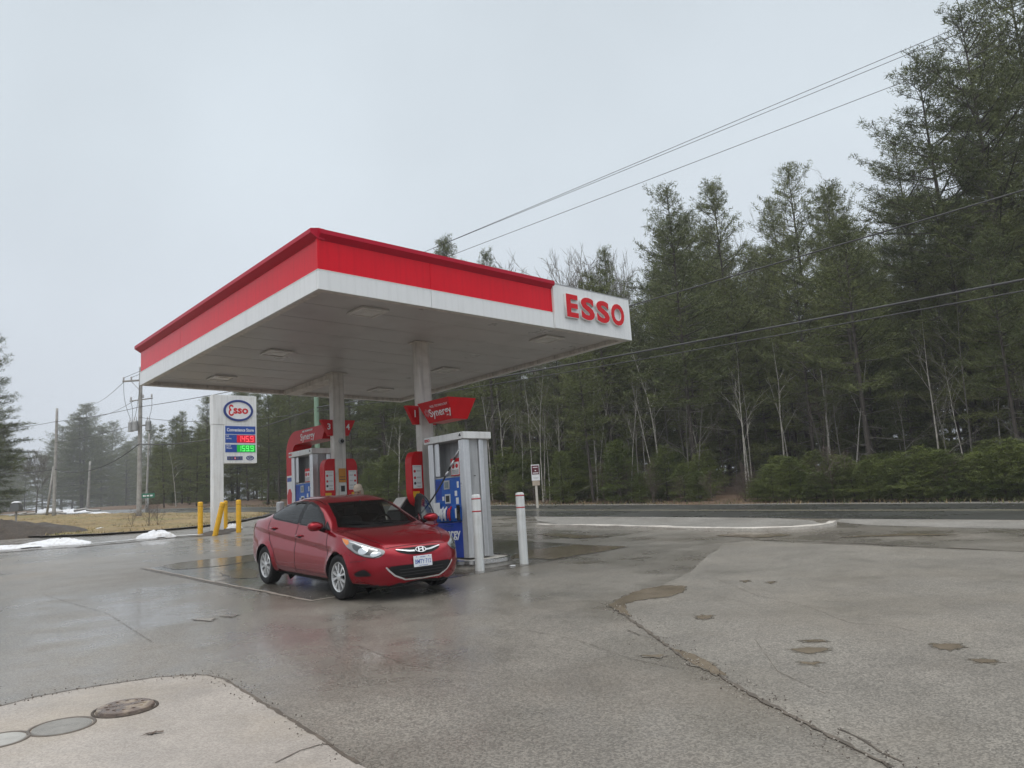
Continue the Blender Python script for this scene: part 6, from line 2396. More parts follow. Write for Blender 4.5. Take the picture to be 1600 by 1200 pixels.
def bare(seed, H=9.0, bark=None, thin=0.05, first=0.35, depth=5, spread=0.5, lean=(0, 0), kink=0.02, n_side=7, up=0.35, tf=1.0, reach=0.42, rmin=0.004):
    """leafless tree: trunk mesh and branch mesh"""
    rng = np.random.default_rng(seed)
    tb = MB()
    path, p, d = [np.array([0, 0, -0.3])], np.array([0, 0, 0.0]), np.array([lean[0], lean[1], 1.0])
    d /= np.linalg.norm(d)
    n = 12
    for i in range(n):
        path.append(p.copy())
        d = d + rng.normal(0, kink, 3)
        d /= np.linalg.norm(d)
        p = p + d * H * tf / n
    path.append(p)
    rads = [thin * (1 - 0.93 * max(0, i - 1) / n) for i in range(len(path))]
    tb.tube(path, rads, 7)
    A, B, ra, rb = [], [], [], []
    def grow(p, d, L_, r, lv):
        q, segs = p, 3
        for i in range(segs):
            d = d + rng.normal(0, 0.13, 3) + np.array([0, 0, 0.09 * up])
            d /= np.linalg.norm(d)
            q2 = q + d * L_ / segs
            A.append(q); B.append(q2); ra.append(r * (1 - i / 4)); rb.append(r * (1 - (i + 1) / 4))
            if lv > 0 and (i > 0 or lv < depth - 1):
                for _ in range(rng.integers(1, 3)):
                    e = d + rng.normal(0, spread, 3)
                    e /= np.linalg.norm(e)
                    grow(q2, e, L_ * rng.uniform(0.45, 0.72), max(rmin, r * 0.5), lv - 1)
            q = q2
    for k in range(n_side):
        t = first + (1 - first) * (k + rng.uniform(0, 0.8)) / n_side
        i = min(len(path) - 2, 1 + int(t * n))
        a = rng.uniform(0, 6.28)
        e = np.array([math.cos(a) * 0.8, math.sin(a) * 0.8, 0.75 + up])
        e /= np.linalg.norm(e)
        grow(path[i], e, H * (1.02 - t * tf) * reach + 0.25, max(0.005, rads[i] * 0.55), depth - 2)
    grow(path[-1], d, H * 0.10, rads[-1], 1)
    trunk = tb.mesh('trunk', True)
    trunk.materials.append(bark or BARK_GREY)
    br = tris_mesh('branches', sticks(A, B, ra, rb, rng), [bark or BARK_GREY])
    return trunk, br, None, H

def plant(name, label, cat, proto, loc, H, rz, group=None, tilt=(0, 0), names=('trunk', 'crown', 'dead_limbs'), sx=1.0):
    t = thing(name, label, cat, loc, rz, group)
    t.rotation_euler = (tilt[0], tilt[1], rz)
    k = H / proto[3]
    t.scale = (k * sx, k * sx, k)
    for nm, me in zip(names, proto[:3]):
        if me is not None:
            o = bpy.data.objects.new(nm, me)
            COL.objects.link(o)
            o.parent = t
    return t

PINES = [pine(101, 16, 0.26, 0.21, 1.0, 0.9), pine(102, 16, 0.34, 0.20, 0.95, 0.95), pine(103, 16, 0.20, 0.22, 1.0, 0.8),
         pine(104, 16, 0.38, 0.21, 0.9, 0.95, top_open=0.5), pine(105, 16, 0.08, 0.19, 1.05, 0.3, 0.3), pine(106, 16, 0.30, 0.23, 0.9, 0.9, top_open=0.8)]
PINES += [pine(141, 16, 0.24, 0.24, 0.9, 0.9, 0.15, 1.15), pine(142, 16, 0.30, 0.18, 1.1, 0.9, 0.0, 0.85), pine(143, 16, 0.15, 0.20, 1.0, 0.7, 0.4, 1.05)]
BIG = [pine(111, 20, 0.26, 0.235, 1.0, 0.9, top_open=0.5), pine(112, 20, 0.30, 0.225, 1.0, 0.9, top_open=0.9)]
HEMLOCK = [pine(131, 9, 0.03, 0.24, 1.2, 0.0, 0.5, 0.95), pine(132, 9, 0.04, 0.28, 1.2, 0.0, 0.7, 0.95)]
YOUNG = [pine(121, 6, 0.06, 0.27, 1.1, 0.0, 0.25, 1.0, [NEEDLE_SHRUB, BARK]), pine(122, 6, 0.05, 0.30, 1.1, 0.0, 0.35, 1.0, [NEEDLE_SHRUB, BARK])]

# the outline of the wood against the sky in the photograph: x -> y of the tree tops
SIL = [(-200, 600), (-60, 560), (45, 690), (75, 700), (100, 650), (130, 634), (160, 648), (185, 672), (205, 680), (228, 664), (262, 655), (282, 640), (302, 655), (322, 622), (345, 605), (420, 560), (520, 470), (640, 440), (690, 380), (712, 430), (750, 396), (775, 440), (850, 470), (915, 440), (940, 388), (962, 420), (985, 385), (1010, 335), (1040, 290), (1076, 318), (1110, 288), (1140, 335), (1165, 322), (1190, 312), (1230, 262), (1262, 292), (1300, 285), (1340, 298), (1362, 300), (1400, 285), (1480, 265), (1560, 240), (1640, 215), (1900, 200)]
SX_, SY_ = [a for a, b in SIL], [b for a, b in SIL]
def px_of(p):
    v = Vector(p) - Vector((0, 0, 1.7))
    d = v.dot(_f)
    return 800 + 1203.6 * v.dot(_right) / d, 600 - 1203.6 * v.dot(_up) / d
def max_height(p, cap=26.0, slack=0.0):
    """height at which a tree standing at p reaches the wood's outline"""
    lo, hi = 0.5, cap
    for _ in range(24):
        m = (lo + hi) / 2
        x, y = px_of((p[0], p[1], p[2] + m))
        if y > np.interp(x, SX_, SY_) + slack:
            lo = m
        else:
            hi = m
    return lo
def wood_edge(v):
    return near_edge(v) + 9.4
FOREST = 'evergreen trees of the wood across the road'
def forest():
    rnd = random.Random(77)
    rows = [(1.0, 4.8), (4.6, 4.4), (8.5, 4.4), (12.5, 4.6), (17, 4.8), (22, 5.0), (28, 5.2), (35, 5.4), (43, 5.4), (52, 5.0), (61, 5.0), (71, 5.0)]
    n = 0
    for ri, (du, sp) in enumerate(rows):
        v = -4.0
        while v < (100 if ri < 9 else 60):
            vv = v + rnd.uniform(-0.35, 0.35) * sp
            v += sp * (1.0 if v < 60 else 1.35)
            u = wood_edge(vv) + du + rnd.uniform(-1.6, 1.6)
            p = L(u, vv)
            x, y = px_of(p)
            if x < 228 or x > 1850:
                continue
            if 832 < x < 905 and ri < 5:                     # the gap where the leafless tree stands
                hm = max_height(p, slack=60)
            else:
                hm = max_height(p)
            top = np.interp(x, SX_, SY_)
            f = rnd.uniform(0.74, 0.99) if ri < 2 else rnd.uniform(0.66, 0.97)
            H = min(hm * f, 24)
            if H < 3.5:
                continue
            if x > 1350 and H > 14:
                pr = BIG[rnd.randrange(2)]
            else:
                pr = PINES[(4, 8, 4, 2)[n % 4] if x < 345 else rnd.choice((0, 1, 2, 3, 5, 6, 7, 8)) if ri < 3 else rnd.randrange(6) if ri < 5 else rnd.choice((4, 4, 4, 2))]
            d = 'front' if ri < 2 else 'back'
            side = 'left of the price sign' if x < 330 else 'behind the canopy' if x < 980 else 'right of the canopy'
            lab = ('dark pine at the front of the wood across the road, ' if ri < 2 else 'dark pine deeper inside the wood across the road, ') + side
            plant('pine_tree', lab, 'pine tree', pr, p - Vector((0, 0, 0.05)), H, rnd.uniform(0, 6.28), FOREST + ', ' + ('front ' if ri < 2 else 'deeper ') + side, (rnd.gauss(0, 0.02), rnd.gauss(0, 0.02)), sx=rnd.uniform(0.88, 1.25))
            n += 1
    return n
n_pines = forest()
def understorey():
    rnd = random.Random(55)
    for du, sp in ((8, 3.8), (14, 3.4), (21, 3.2), (29, 3.2), (38, 3.4), (47, 3.6)):
        v = 2.0
        while v < (108 if du < 30 else 78):
            vv = v + rnd.uniform(-1.2, 1.2)
            v += sp
            p = L(wood_edge(vv) + du + rnd.uniform(-2, 2), vv)
            x, y = px_of(p)
            if x < 235 or x > 1800:
                continue
            H = min(rnd.uniform(4.0, 9.5), max_height(p) * 0.75)
            plant('hemlock_tree', 'low drooping dark evergreen filling the shade between the pine trunks', 'evergreen tree', HEMLOCK[rnd.randrange(2)], p, H, rnd.uniform(0, 6.28), 'low evergreens in the shade of the wood', sx=rnd.uniform(1.0, 1.4))
understorey()

# named pines that stand out along the skyline: photograph column, top, distance
HERO = [
    (1495, 18, 33, BIG[0], 'tallest ragged pine whose pointed top stands highest against the sky on the right', 1.1),
    (1432, 95, 35, BIG[1], 'tall pine with upswept left branches, just left of the tallest pine', 1.15),
    (1575, -70, 36, BIG[0], 'tall pine at the right edge running out of the top of the picture', 1.15),
    (1640, -60, 34, BIG[1], 'tall pine just beyond the right edge whose branches reach into the picture', 1.2),
    (1545, 60, 41, BIG[1], 'tall pine between the tallest one and the right edge, a little lower', 1.1),
    (1392, 215, 38, BIG[0], 'lower side pine left of the tall ragged group, half its neighbours high', 1.0),
    (1232, 262, 42, PINES[5], 'pine with a high narrow top rising above the middle of the wood', 1.0),
    (1112, 287, 43, PINES[3], 'pointed pine in the middle of the wood right of the lettered panel', 1.0),
    (1040, 291, 44, PINES[5], 'first tall pine to the right of the leafless tree', 1.05),
    (1300, 284, 44, PINES[0], 'broad pine just left of the tall ragged group', 1.0),
    (941, 386, 48, PINES[4], 'slender pine directly above the lettered end panel', 0.8),
    (690, 377, 56, PINES[2], 'pine top showing above the red canopy edge, the larger of two', 1.0),
    (752, 395, 58, PINES[0], 'pine top showing above the red canopy edge, the smaller of two', 0.8),
    (-22, 505, 60, PINES[4], 'tall dark spreading evergreen at the left edge of the picture', 1.35),
    (-8, 660, 60, HEMLOCK[0], 'lower dense evergreen under the tall one at the left edge', 1.5),
    (132, 633, 240, PINES[2], 'large pale pine fading into mist left of the near utility pole', 1.8),
    (170, 660, 255, PINES[0], 'pale misty pine next to the near utility pole', 1.7),
    (100, 668, 230, PINES[5], 'pale misty pine right of the second utility pole', 1.7),
    (232, 664, 175, PINES[1], 'misty pine between the utility pole and the price sign', 1.2),
    (200, 690, 270, PINES[2], 'faint misty pine behind the near utility pole', 1.9),
    (70, 712, 260, PINES[3], 'faint low misty pine left of the second utility pole', 1.9),
    (40, 730, 190, PINES[4], 'low misty evergreen behind the mailbox', 1.6),
    (285, 642, 76, PINES[4], 'green pine left of the price sign with a pointed top', 1.1),
    (322, 620, 72, PINES[2], 'broad pine rising just behind the price sign', 1.1),
]
for k, (x, y, Y, pr, lab, sx) in enumerate(HERO):
    q = at(x, y, Y)
    g_ = gz0(q.x, q.y)
    plant('pine_tree', lab, 'pine tree', pr, (q.x, q.y, g_ - 0.05), q.z - g_, k * 1.7 + 0.4, None, sx=sx)

# far hazy wood on the left, beyond the bend of the road
def far_wood():
    rnd = random.Random(5)
    for k in range(56):
        x = rnd.uniform(-140, 330)
        Y = rnd.uniform(190, 300)
        top = np.interp(x, SX_, SY_) + rnd.uniform(5, 90)
        q = at(x, top, Y)
        g_ = gz0(q.x, q.y)
        H = q.z - g_
        if H < 3:
            continue
        plant('pine_tree', 'pale pine in the misty far wood on the left', 'pine tree', PINES[(4, 8, 4, 2)[k % 4]], (q.x, q.y, g_ - 0.1), H, rnd.uniform(0, 6.28), 'misty far pines on the left', sx=rnd.uniform(1.3, 1.9))
far_wood()

# leafless trees
FAN = bare(201, 10, BARK_GREY, 0.11, 0.45, 6, 0.36, n_side=9, up=0.9, tf=0.55, reach=0.34, rmin=0.009)
SCRUB = [bare(211, 8, BARK_GREY, 0.05, 0.35, 4, 0.5, (0.05, 0.02), 0.04, 8), bare(212, 8, TWIG, 0.05, 0.3, 4, 0.5, (-0.05, 0.03), 0.04, 9), bare(213, 8, BARK_GREY, 0.045, 0.4, 4, 0.45, (0.02, -0.05), 0.05, 8)]
BIRCH = [bare(221, 9, BARK_BIRCH, 0.060, 0.50, 3, 0.38, (0.03, 0.0), 0.018, 6), bare(222, 9, BARK_BIRCH, 0.055, 0.55, 3, 0.38, (-0.03, 0.02), 0.022, 5), bare(223, 9, BARK_BIRCH, 0.058, 0.5, 3, 0.4, (0.0, -0.03), 0.03, 7)]
NB = ('trunk', 'branches', 'none')
for x, y, Y, pr, lab, sx in [(868, 352, 50, FAN, 'leafless grey tree with a wide fan of fine branches above the lettered panel', 1.0), (945, 350, 54, FAN, 'tall thin leafless tree right of the fan-shaped one', 0.6),
                         (60, 690, 62, FAN, 'leafless tree with bent branches beside the dark left-hand evergreen', 1.1), (1170, 305, 50, SCRUB[0], 'bare treetop between two pines in the middle of the skyline', 1.0), (1265, 300, 52, SCRUB[2], 'bare treetop on the skyline left of the tall pines', 1.0), (1540, 190, 44, FAN, 'leafless crown showing between the tall pines on the right', 1.0), (1590, 150, 46, FAN, 'leafless crown at the right picture edge behind the tall pines', 1.0)]:
    q = at(x, y, Y)
    g_ = gz0(q.x, q.y)
    plant('leafless_tree', lab, 'leafless tree', pr, (q.x, q.y, g_ - 0.05), q.z - g_, x * 0.01, None, names=NB, sx=sx)
# pale birch stems along the front of the wood: base column, top column, top row, distance
BI = [(1303, 1265, 490, 37, 1.25, 'white birch with the brightest trunk, standing in the middle of the hedge'), (1232, 1186, 540, 38, 1.1, 'white forked birch left of the brightest birch'), (1240, 1205, 585, 39, 0.7, 'thin birch leaning beside the forked birch'),
      (1168, 1148, 560, 38, 1.0, 'grey birch with low side branches left of the hedge'), (1178, 1160, 600, 39, 0.7, 'thin stem rising close beside the grey birch'), (1036, 1006, 540, 41, 1.2, 'pair-forming birch near the bare soil bank, the thicker'), (1030, 1002, 610, 41.5, 0.8, 'pair-forming birch near the bare soil bank, the thinner'),
      (1012, 985, 640, 41, 0.7, 'slim birch left of the pair by the soil bank'), (965, 942, 575, 42, 0.8, 'slim white stem left of the young evergreen'), (934, 910, 590, 43, 0.9, 'white stem midway between the road sign and the young evergreen'), (908, 880, 620, 43, 0.8, 'slender stem to the right of the road sign'),
      (890, 850, 640, 43, 0.8, 'leaning slender stem close right of the road sign'), (884, 858, 600, 44, 0.9, 'taller slender stem right of the road sign'), (835, 816, 590, 44, 0.9, 'white stem just left of the road sign'), (1100, 1075, 620, 40, 0.7, 'grey stem between the soil bank and the grey birch'),
      (1476, 1424, 500, 34, 1.0, 'grey-green stem rising through the hedge on the right'), (1572, 1540, 560, 33, 0.9, 'pale stem near the right picture edge'), (1420, 1385, 560, 40, 0.7, 'thin pale stem in the dark of the wood on the right'), (1350, 1320, 560, 42, 0.7, 'thin grey stem right of the brightest birch'),
      (790, 776, 610, 44, 0.9, 'pale stem above the right-hand white bollard'), (770, 752, 560, 46, 0.8, 'pale stem behind the fuel pump top'), (622, 600, 660, 48, 0.9, 'leaning pale stem behind the person and the columns'), (275, 255, 705, 66, 1.0, 'pale stem left of the price sign')]
for k, (xb, xt, yt, Y, r, lab) in enumerate(BI):
    q = at(xt, yt, Y)
    b_ = at(xb, 780, Y)
    g_ = gz0(b_.x, b_.y)
    H = q.z - g_
    t = plant('birch_tree', lab, 'birch', BIRCH[k % 3], (b_.x, b_.y, g_ - 0.05), H, k * 2.1, None, names=NB, sx=r * 1.15 * 9 / max(4, H) * 0.8)
# leafless saplings inside the wood
def saplings():
    rnd = random.Random(31)
    for k in range(90):
        v = rnd.uniform(6, 62)
        u = wood_edge(v) + rnd.uniform(0.5, 14)
        p = L(u, v)
        x, y = px_of(p)
        if x < 240 or x > 1640:
            continue
        H = min(rnd.uniform(4, 9), max_height(p) * 0.8)
        plant('bare_sapling', 'thin leafless sapling among the pine trunks across the road', 'sapling', SCRUB[k % 3], p, H, rnd.uniform(0, 6.28), 'leafless saplings in the wood', (rnd.gauss(0, 0.05), rnd.gauss(0, 0.05)), names=NB, sx=0.8)
saplings()
def edge_stems():
    rnd = random.Random(44)
    for k in range(30):
        x = rnd.uniform(560, 1190) if k < 26 else rnd.uniform(1215, 1600)
        d = ray(x, 785)
        t = 25.0
        while True:
            u, v = UV(d.x * t, t)
            if u > near_edge(v) + (9.6 if k < 26 else 14.0) + rnd.uniform(0, 1.5) or t > 80:
                break
            t += 0.3
        p = Vector((d.x * t, t, gz0(d.x * t, t)))
        plant('slender_stem', 'slender pale leafless stem at the front of the wood', 'slim tree', (BIRCH + SCRUB[:1] + SCRUB[2:])[k % 5], p, rnd.uniform(4.5, 7.5), rnd.uniform(0, 6.28), 'slender pale stems along the front of the wood', (rnd.gauss(0, 0.05), rnd.gauss(0.0, 0.06)), names=NB, sx=rnd.uniform(0.6, 0.9))
edge_stems()

# young evergreens: hedge-like thicket on the right, scattered ones left of it
HEDGE = 'young evergreens forming a hedge along the far side of the road'
def hedge():
    rnd = random.Random(19)
    for row, du in enumerate((0.0, 1.8, 3.8)):
        x = 1165 + row * 12
        while x < 1760:
            d = ray(x, 785)
            # walk out to the wood edge
            t = 20.0
            while True:
                u, v = UV(d.x * t, t)
                if u > near_edge(v) + 6.6 + 2.0 + du or t > 70:
                    break
                t += 0.25
            p = Vector((d.x * t, t, gz0(d.x * t, t)))
            top = np.interp(x, [1165, 1195, 1230, 1300, 1380, 1460, 1530, 1600, 1660], [772, 748, 726, 728, 722, 712, 706, 700, 698]) - (0, 4, 8)[row] + rnd.uniform(-14, 18)
            q = at(x, top, t)
            H = q.z - p.z
            plant('young_evergreen', 'low dense green evergreen in the hedge across the road', 'evergreen shrub', YOUNG[rnd.randrange(2)], p, H, rnd.uniform(0, 6.28), HEDGE, sx=rnd.uniform(1.6, 2.1) * (2.6 / max(1.2, H)) ** 0.3, tilt=(rnd.gauss(0, 0.06), rnd.gauss(0, 0.06)))
            x += rnd.uniform(17, 27)
    for x, top, Y, sx, lab in [(985, 705, 40, 1.0, 'bushy young evergreen by the road in the middle of the gap'), (1088, 765, 39, 1.3, 'small rounded evergreen left of the hedge end'), (905, 752, 41, 1.2, 'low evergreen shrub right of the road sign, the nearer'), (935, 742, 43, 1.2, 'evergreen shrub between the road sign and the bushy young evergreen'), (868, 755, 43, 1.4, 'low evergreen shrub behind the road sign'), (815, 752, 44, 1.4, 'low evergreen shrub left of the road sign'), (1125, 768, 40, 1.0, 'lowest small evergreen beside the hedge end'), (1010, 742, 42, 1.0, 'small evergreen beside the bushy one'), (780, 750, 46, 1.3, 'low evergreen shrub above the pump island'), (610, 730, 52, 1.5, 'evergreen shrub seen over the car roof'), (575, 735, 55, 1.5, 'evergreen shrub seen left of the person'), (420, 745, 60, 1.6, 'evergreen shrub seen over the car boot'), (320, 760, 68, 1.6, 'evergreen shrub left of the price sign post'), (270, 768, 72, 1.6, 'low evergreen shrub across the road left of the bollards'),
                               (850, 715, 46, 1.2, 'taller young evergreen behind the road sign'), (1060, 740, 43, 1.1, 'dark young evergreen over the bare soil bank'), (700, 735, 48, 1.3, 'young evergreen seen past the near column')]:
        q = at(x, top, Y)
        g_ = gz0(q.x, q.y)
        plant('young_evergreen', lab, 'evergreen shrub', YOUNG[int(x) % 2], (q.x, q.y, g_ - 0.02), q.z - g_, x * 0.1, None, sx=sx)
hedge()
def verge_shrubs():
    rnd = random.Random(63)
    for k in range(64):
        x = rnd.uniform(560, 1112)
        d = ray(x, 785)
        t = 25.0
        while True:
            u, v = UV(d.x * t, t)
            if u > near_edge(v) + 8.6 + (k % 4) * 1.5 or t > 80:
                break
            t += 0.25
        p = Vector((d.x * t, t, gz0(d.x * t, t)))
        plant('young_evergreen', 'small evergreen on the far verge left of the hedge', 'evergreen shrub', YOUNG[k % 2], p, rnd.uniform(1.1, 3.0), rnd.uniform(0, 6.28), 'small evergreens along the far verge', sx=rnd.uniform(1.3, 1.9))
verge_shrubs()
# twiggy dead brush at the foot of the utility pole
BRUSH = bare(231, 1.6, TWIG, 0.02, 0.02, 4, 0.55, n_side=14, up=0.5)
for p, H, lab in [((232, 828), 1.25, 'leafless brown bush in the grass right of the utility pole'), ((206, 826), 0.75, 'small leafless bush at the foot of the utility pole'), ((246, 825), 1.0, 'thin leafless bush nearest the yellow bollards')]:
    plant('leafless_bush', lab, 'bush', BRUSH, on_ground(*p), H, p[0], None, names=('stems', 'branches', 'none'))

def brush_line():
    rnd = random.Random(71)
    for k in range(26):
        v = rnd.uniform(8, 40)
        u = near_edge(v) + rnd.uniform(8.2, 9.6)
        plant('leafless_bush', 'scrubby leafless brush at the edge of the wood across the road', 'bush', BRUSH, L(u, v), rnd.uniform(0.7, 2.0), rnd.uniform(0, 6.28), 'leafless brush across the road', names=('stems', 'branches', 'none'), sx=rnd.uniform(0.8, 1.4))
brush_line()
# ================================================================== poles, wires, road sign and small things
def pole(loc, h, r, m, label, group=None, lean=(0, 0)):
    t = thing('utility_pole', label, 'utility pole', loc, 0.0, group)
    t.rotation_euler = (lean[0], lean[1], 0)
    mb = MB()
    n = 10
    mb.lathe([(r * (1 - 0.35 * k / n), -0.3 + (h + 0.3) * k / n) for k in range(n + 1)], 14)
    mb.build('shaft', m, t, smooth=True)
    return t
p1 = on_ground(217, 810)
H1 = 8.55
rd = (E2 * -1 + E1 * 0.14).normalized()                      # along the road towards the right
ac = Vector((-rd.y, rd.x, 0))                               # across the road
POLE = pole(p1, H1, 0.14, M_['wood'], 'near wooden utility pole carrying three grey transformers')
def strut(name, a, b, r, m, par, n=6):
    mb = MB()
    mb.tube([a, b], r, n)
    return mb.build(name, m, par, smooth=True)
XR = Vector((1, 0, 0))
arm = strut('crossarm', XR * -1.05 + Vector((0, 0, 7.95)), XR * 0.10 + Vector((0, 0, 7.95)), 0.055, M_['wood'], POLE)
strut('arm_brace', XR * -0.55 + Vector((0, 0, 7.92)), Vector((0, 0, 7.3)), 0.018, M_['galv'], POLE)
arm2 = strut('crossarm', XR * -0.62 + Vector((0, 0, 6.75)), XR * 0.72 + Vector((0, 0, 6.85)), 0.035, M_['wood'], POLE)
for x, z in ((-1.0, 8.0), (-0.55, 8.0), (-0.05, 8.55), (-0.55, 6.8), (0.65, 6.9), (0.15, 6.9)):
    mb = MB()
    mb.lathe([(0.03, 0), (0.055, 0.05), (0.035, 0.09), (0.055, 0.13), (0.03, 0.20), (0.0, 0.22)], 10, Matrix.Translation(XR * x + Vector((0, 0, z))))
    mb.build('insulator', M_['porcelain'], POLE, smooth=True)
for x, y in ((-0.50, -0.05), (0.50, -0.05), (-0.12, -0.33)):
    mb = MB()
    mb.lathe([(0.0, 4.92), (0.15, 4.92), (0.155, 4.98), (0.155, 5.40), (0.16, 5.42), (0.12, 5.50), (0.0, 5.52)], 16, Matrix.Translation((x, y, 0.05)), cap=False)
    tr = mb.build('transformer', M_['galv'], POLE, angle=40)
    for dx in (-0.06, 0.06):
        mb = MB()
        mb.lathe([(0.022, 5.50), (0.035, 5.56), (0.02, 5.62), (0.03, 5.68), (0.0, 5.74)], 8, Matrix.Translation((x + dx, y, 0.05)), cap=False)
        mb.build('bushing', M_['porcelain'], tr, smooth=True)
strut('bracket', XR * -0.38 + Vector((0, 0, 5.30)), XR * 0.38 + Vector((0, 0, 5.30)), 0.05, M_['galv'], POLE)
def lead(a, b, sag):
    mb = MB()
    pts = []
    for t in np.linspace(0, 1, 8):
        p = Vector(a).lerp(Vector(b), t)
        p += Vector((math.copysign(1, a[0] + 1e-6) * sag * math.sin(math.pi * t), 0, -sag * 0.4 * math.sin(math.pi * t)))
        pts.append(p)
    mb.tube(pts, 0.012, 5)
    mb.build('jumper_wire', M_['wire'], POLE, smooth=True)
lead((-1.0, 0, 8.0), (-0.56, -0.05, 5.75), 0.12)
lead((-0.55, 0, 6.7), (-0.44, -0.05, 5.75), -0.05)
lead((0.66, 0, 6.85), (0.56, -0.05, 5.75), 0.06)
lead((-0.05, 0, 8.4), (-0.15, -0.3, 5.75), -0.08)
p2 = on_ground(84, 809)
POLE2 = pole(p2, 7.35, 0.12, M_['wood'], 'second wooden utility pole farther left, without transformers')
strut('brace_post', Vector((-0.65, 0.2, -0.2)), Vector((-0.10, 0, 3.4)), 0.075, M_['wood'], POLE2)
p3 = on_ground(228, 801)
POLE3 = pole(p3, (801 - 678) / 1203.6 * p3.y, 0.085, M_['wood'], 'thin weathered pole just right of the transformer pole', lean=(0, 0.03))
p4 = on_ground(137, 793)
POLE4 = pole(p4, (793 - 718) / 1203.6 * p4.y, 0.15, M_['wood'], 'short pale pole across the road between the two taller poles', lean=(0, 0.03))
# green pole behind the far pump, near the road
pg = L(18.2, 24.0)
d_ = ray(498, 790)
tg = 33.0
pg = Vector((d_.x * tg, tg, 0))
pg.z = gz0(pg.x, pg.y)
POLE5 = pole(pg, 9.0, 0.125, M_['green_wood'], 'pale green treated pole seen behind the far pump')

wires = 'wires strung along the road'
def wire(path, r, label, group=wires):
    o = path[0].copy()
    mb = MB()
    pts = []
    for a, b, sag in path[1]:
        for t in np.linspace(0, 1, 26)[(0 if not pts else 1):]:
            p = Vector(a).lerp(Vector(b), t)
            p.z -= sag * 4 * t * (1 - t)
            pts.append(p - o)
    mb.tube(pts, r, 6)
    ob = mb.build('overhead_wire', M_['wire'], None, smooth=True)
    ob.location = o
    tag(ob, label, 'wire', group)
    return ob
def top(po, x, z):
    return po + XR * x + Vector((0, 0, z))
# three power lines from the transformer pole to the next pole, off to the right
for (x0, z0_), (px, py, Y), lab in (((-1.0, 8.15), (1750, -64, 26.0), 'highest thin power line running across the sky'), ((-0.05, 8.7), (1750, -51, 26.5), 'power line just under the highest one'), ((-0.55, 8.15), (1750, -2, 26.0), 'lowest of the three thin power lines across the sky')):
    a = top(p1, x0, z0_)
    b = at(px, py, Y)
    wire((a, [(a, b, 0.02)]), 0.0125, lab)
# heavier cables lower down, by way of the green pole
gtop = lambda z: pg + Vector((0, 0, z))
def z_at(px, py, Y):
    return at(px, py, Y)
g1 = at(498, 611, tg - 0.15)
g2 = at(498, 636, tg - 0.15)
g3 = at(498, 642, tg - 0.15)
e1 = at(1780, 243, 13.0)
e2_ = at(1780, 402, 13.0)
e3 = at(1780, 421, 13.0)
wire((g1, [(g1, e1, 0.12)]), 0.017, 'thick cable from the canopy corner rising to the right across the pines')
a2 = at(217, 694, p1.y - 0.2)
wire((a2, [(at(-60, 735, 60), at(85, 733, p2.y), 0.3), (at(85, 733, p2.y), a2, 0.75), (a2, g2, 0.5), (g2, e2_, 0.10)]), 0.024, 'thickest black cable running low past every pole')
a3 = at(217, 652, p1.y - 0.2)
wire((a3, [(a3, g3, 0.35), (g3, e3, 0.12)]), 0.012, 'thin cable just below the thickest one')
wire((top(p1, 0, 5.8), [(at(-60, 672, 58), at(85, 659, p2.y), 0.2), (at(85, 659, p2.y), at(217, 636, p1.y), 0.1), (at(217, 636, p1.y), at(420, 600, 33.0), 0.05)]), 0.016, 'service line crossing the open sky on the left at mid height')
wire((at(217, 662, p1.y), [(at(85, 692, p2.y), at(217, 662, p1.y), 0.1)]), 0.012, 'short service line between the two left poles')
wire((top(p1, -1.0, 7.9), [(top(p1, -1.0, 7.9), at(138, 632, 95), 0.4)]), 0.014, 'upper line from the crossarm running off to the left into the mist')
wire((top(p1, -0.3, 6.8), [(top(p1, -0.3, 6.8), at(140, 650, 95), 0.4)]), 0.014, 'lower line from the crossarm running off to the left into the mist')

# road sign on the far shoulder
sp = L(25.6, 25.6)
d_ = ray(840, 793)
tS = 35.5
sp = Vector((d_.x * tS, tS, 0))
sp.z = gz0(sp.x, sp.y)
RS = thing('road_sign', 'small maroon and white notice on a pale wooden post across the road', 'road sign', sp, math.radians(8))
mb = MB(); mb.box(-0.05, 0.05, -0.05, 0.05, -0.2, 1.85); mb.build('post', mat('pale_post', (0.55, 0.52, 0.46), 0.8, var=0.1), RS, bevel=0.005)
mb = MB(); mb.box(-0.17, 0.17, -0.075, -0.055, 1.00, 1.22); mb.build('lower_plate', mat('beige_plate', (0.45, 0.38, 0.30), 0.7, var=0.1), RS, bevel=0.004)
mb = MB(); mb.box(-0.19, 0.19, -0.078, -0.053, 1.225, 1.95); bp_ = mb.build('board', M_['paper'], RS, bevel=0.004)
mb = MB(); mb.box(-0.165, 0.165, -0.083, -0.077, 1.50, 1.91); bq = mb.build('maroon_face', M_['maroon'], bp_)
mb = MB(); mb.box(-0.11, 0.11, -0.086, -0.0825, 1.81, 1.84); mb.box(-0.03, 0.03, -0.086, -0.0825, 1.66, 1.70); mb.box(-0.13, 0.13, -0.086, -0.0825, 1.55, 1.585); mb.build('print', M_['ink'], bq)
mb = MB(); mb.box(-0.12, 0.12, -0.080, -0.0775, 1.36, 1.375); mb.box(-0.10, 0.10, -0.080, -0.0775, 1.31, 1.322); mb.build('print', M_['grey'], bp_)
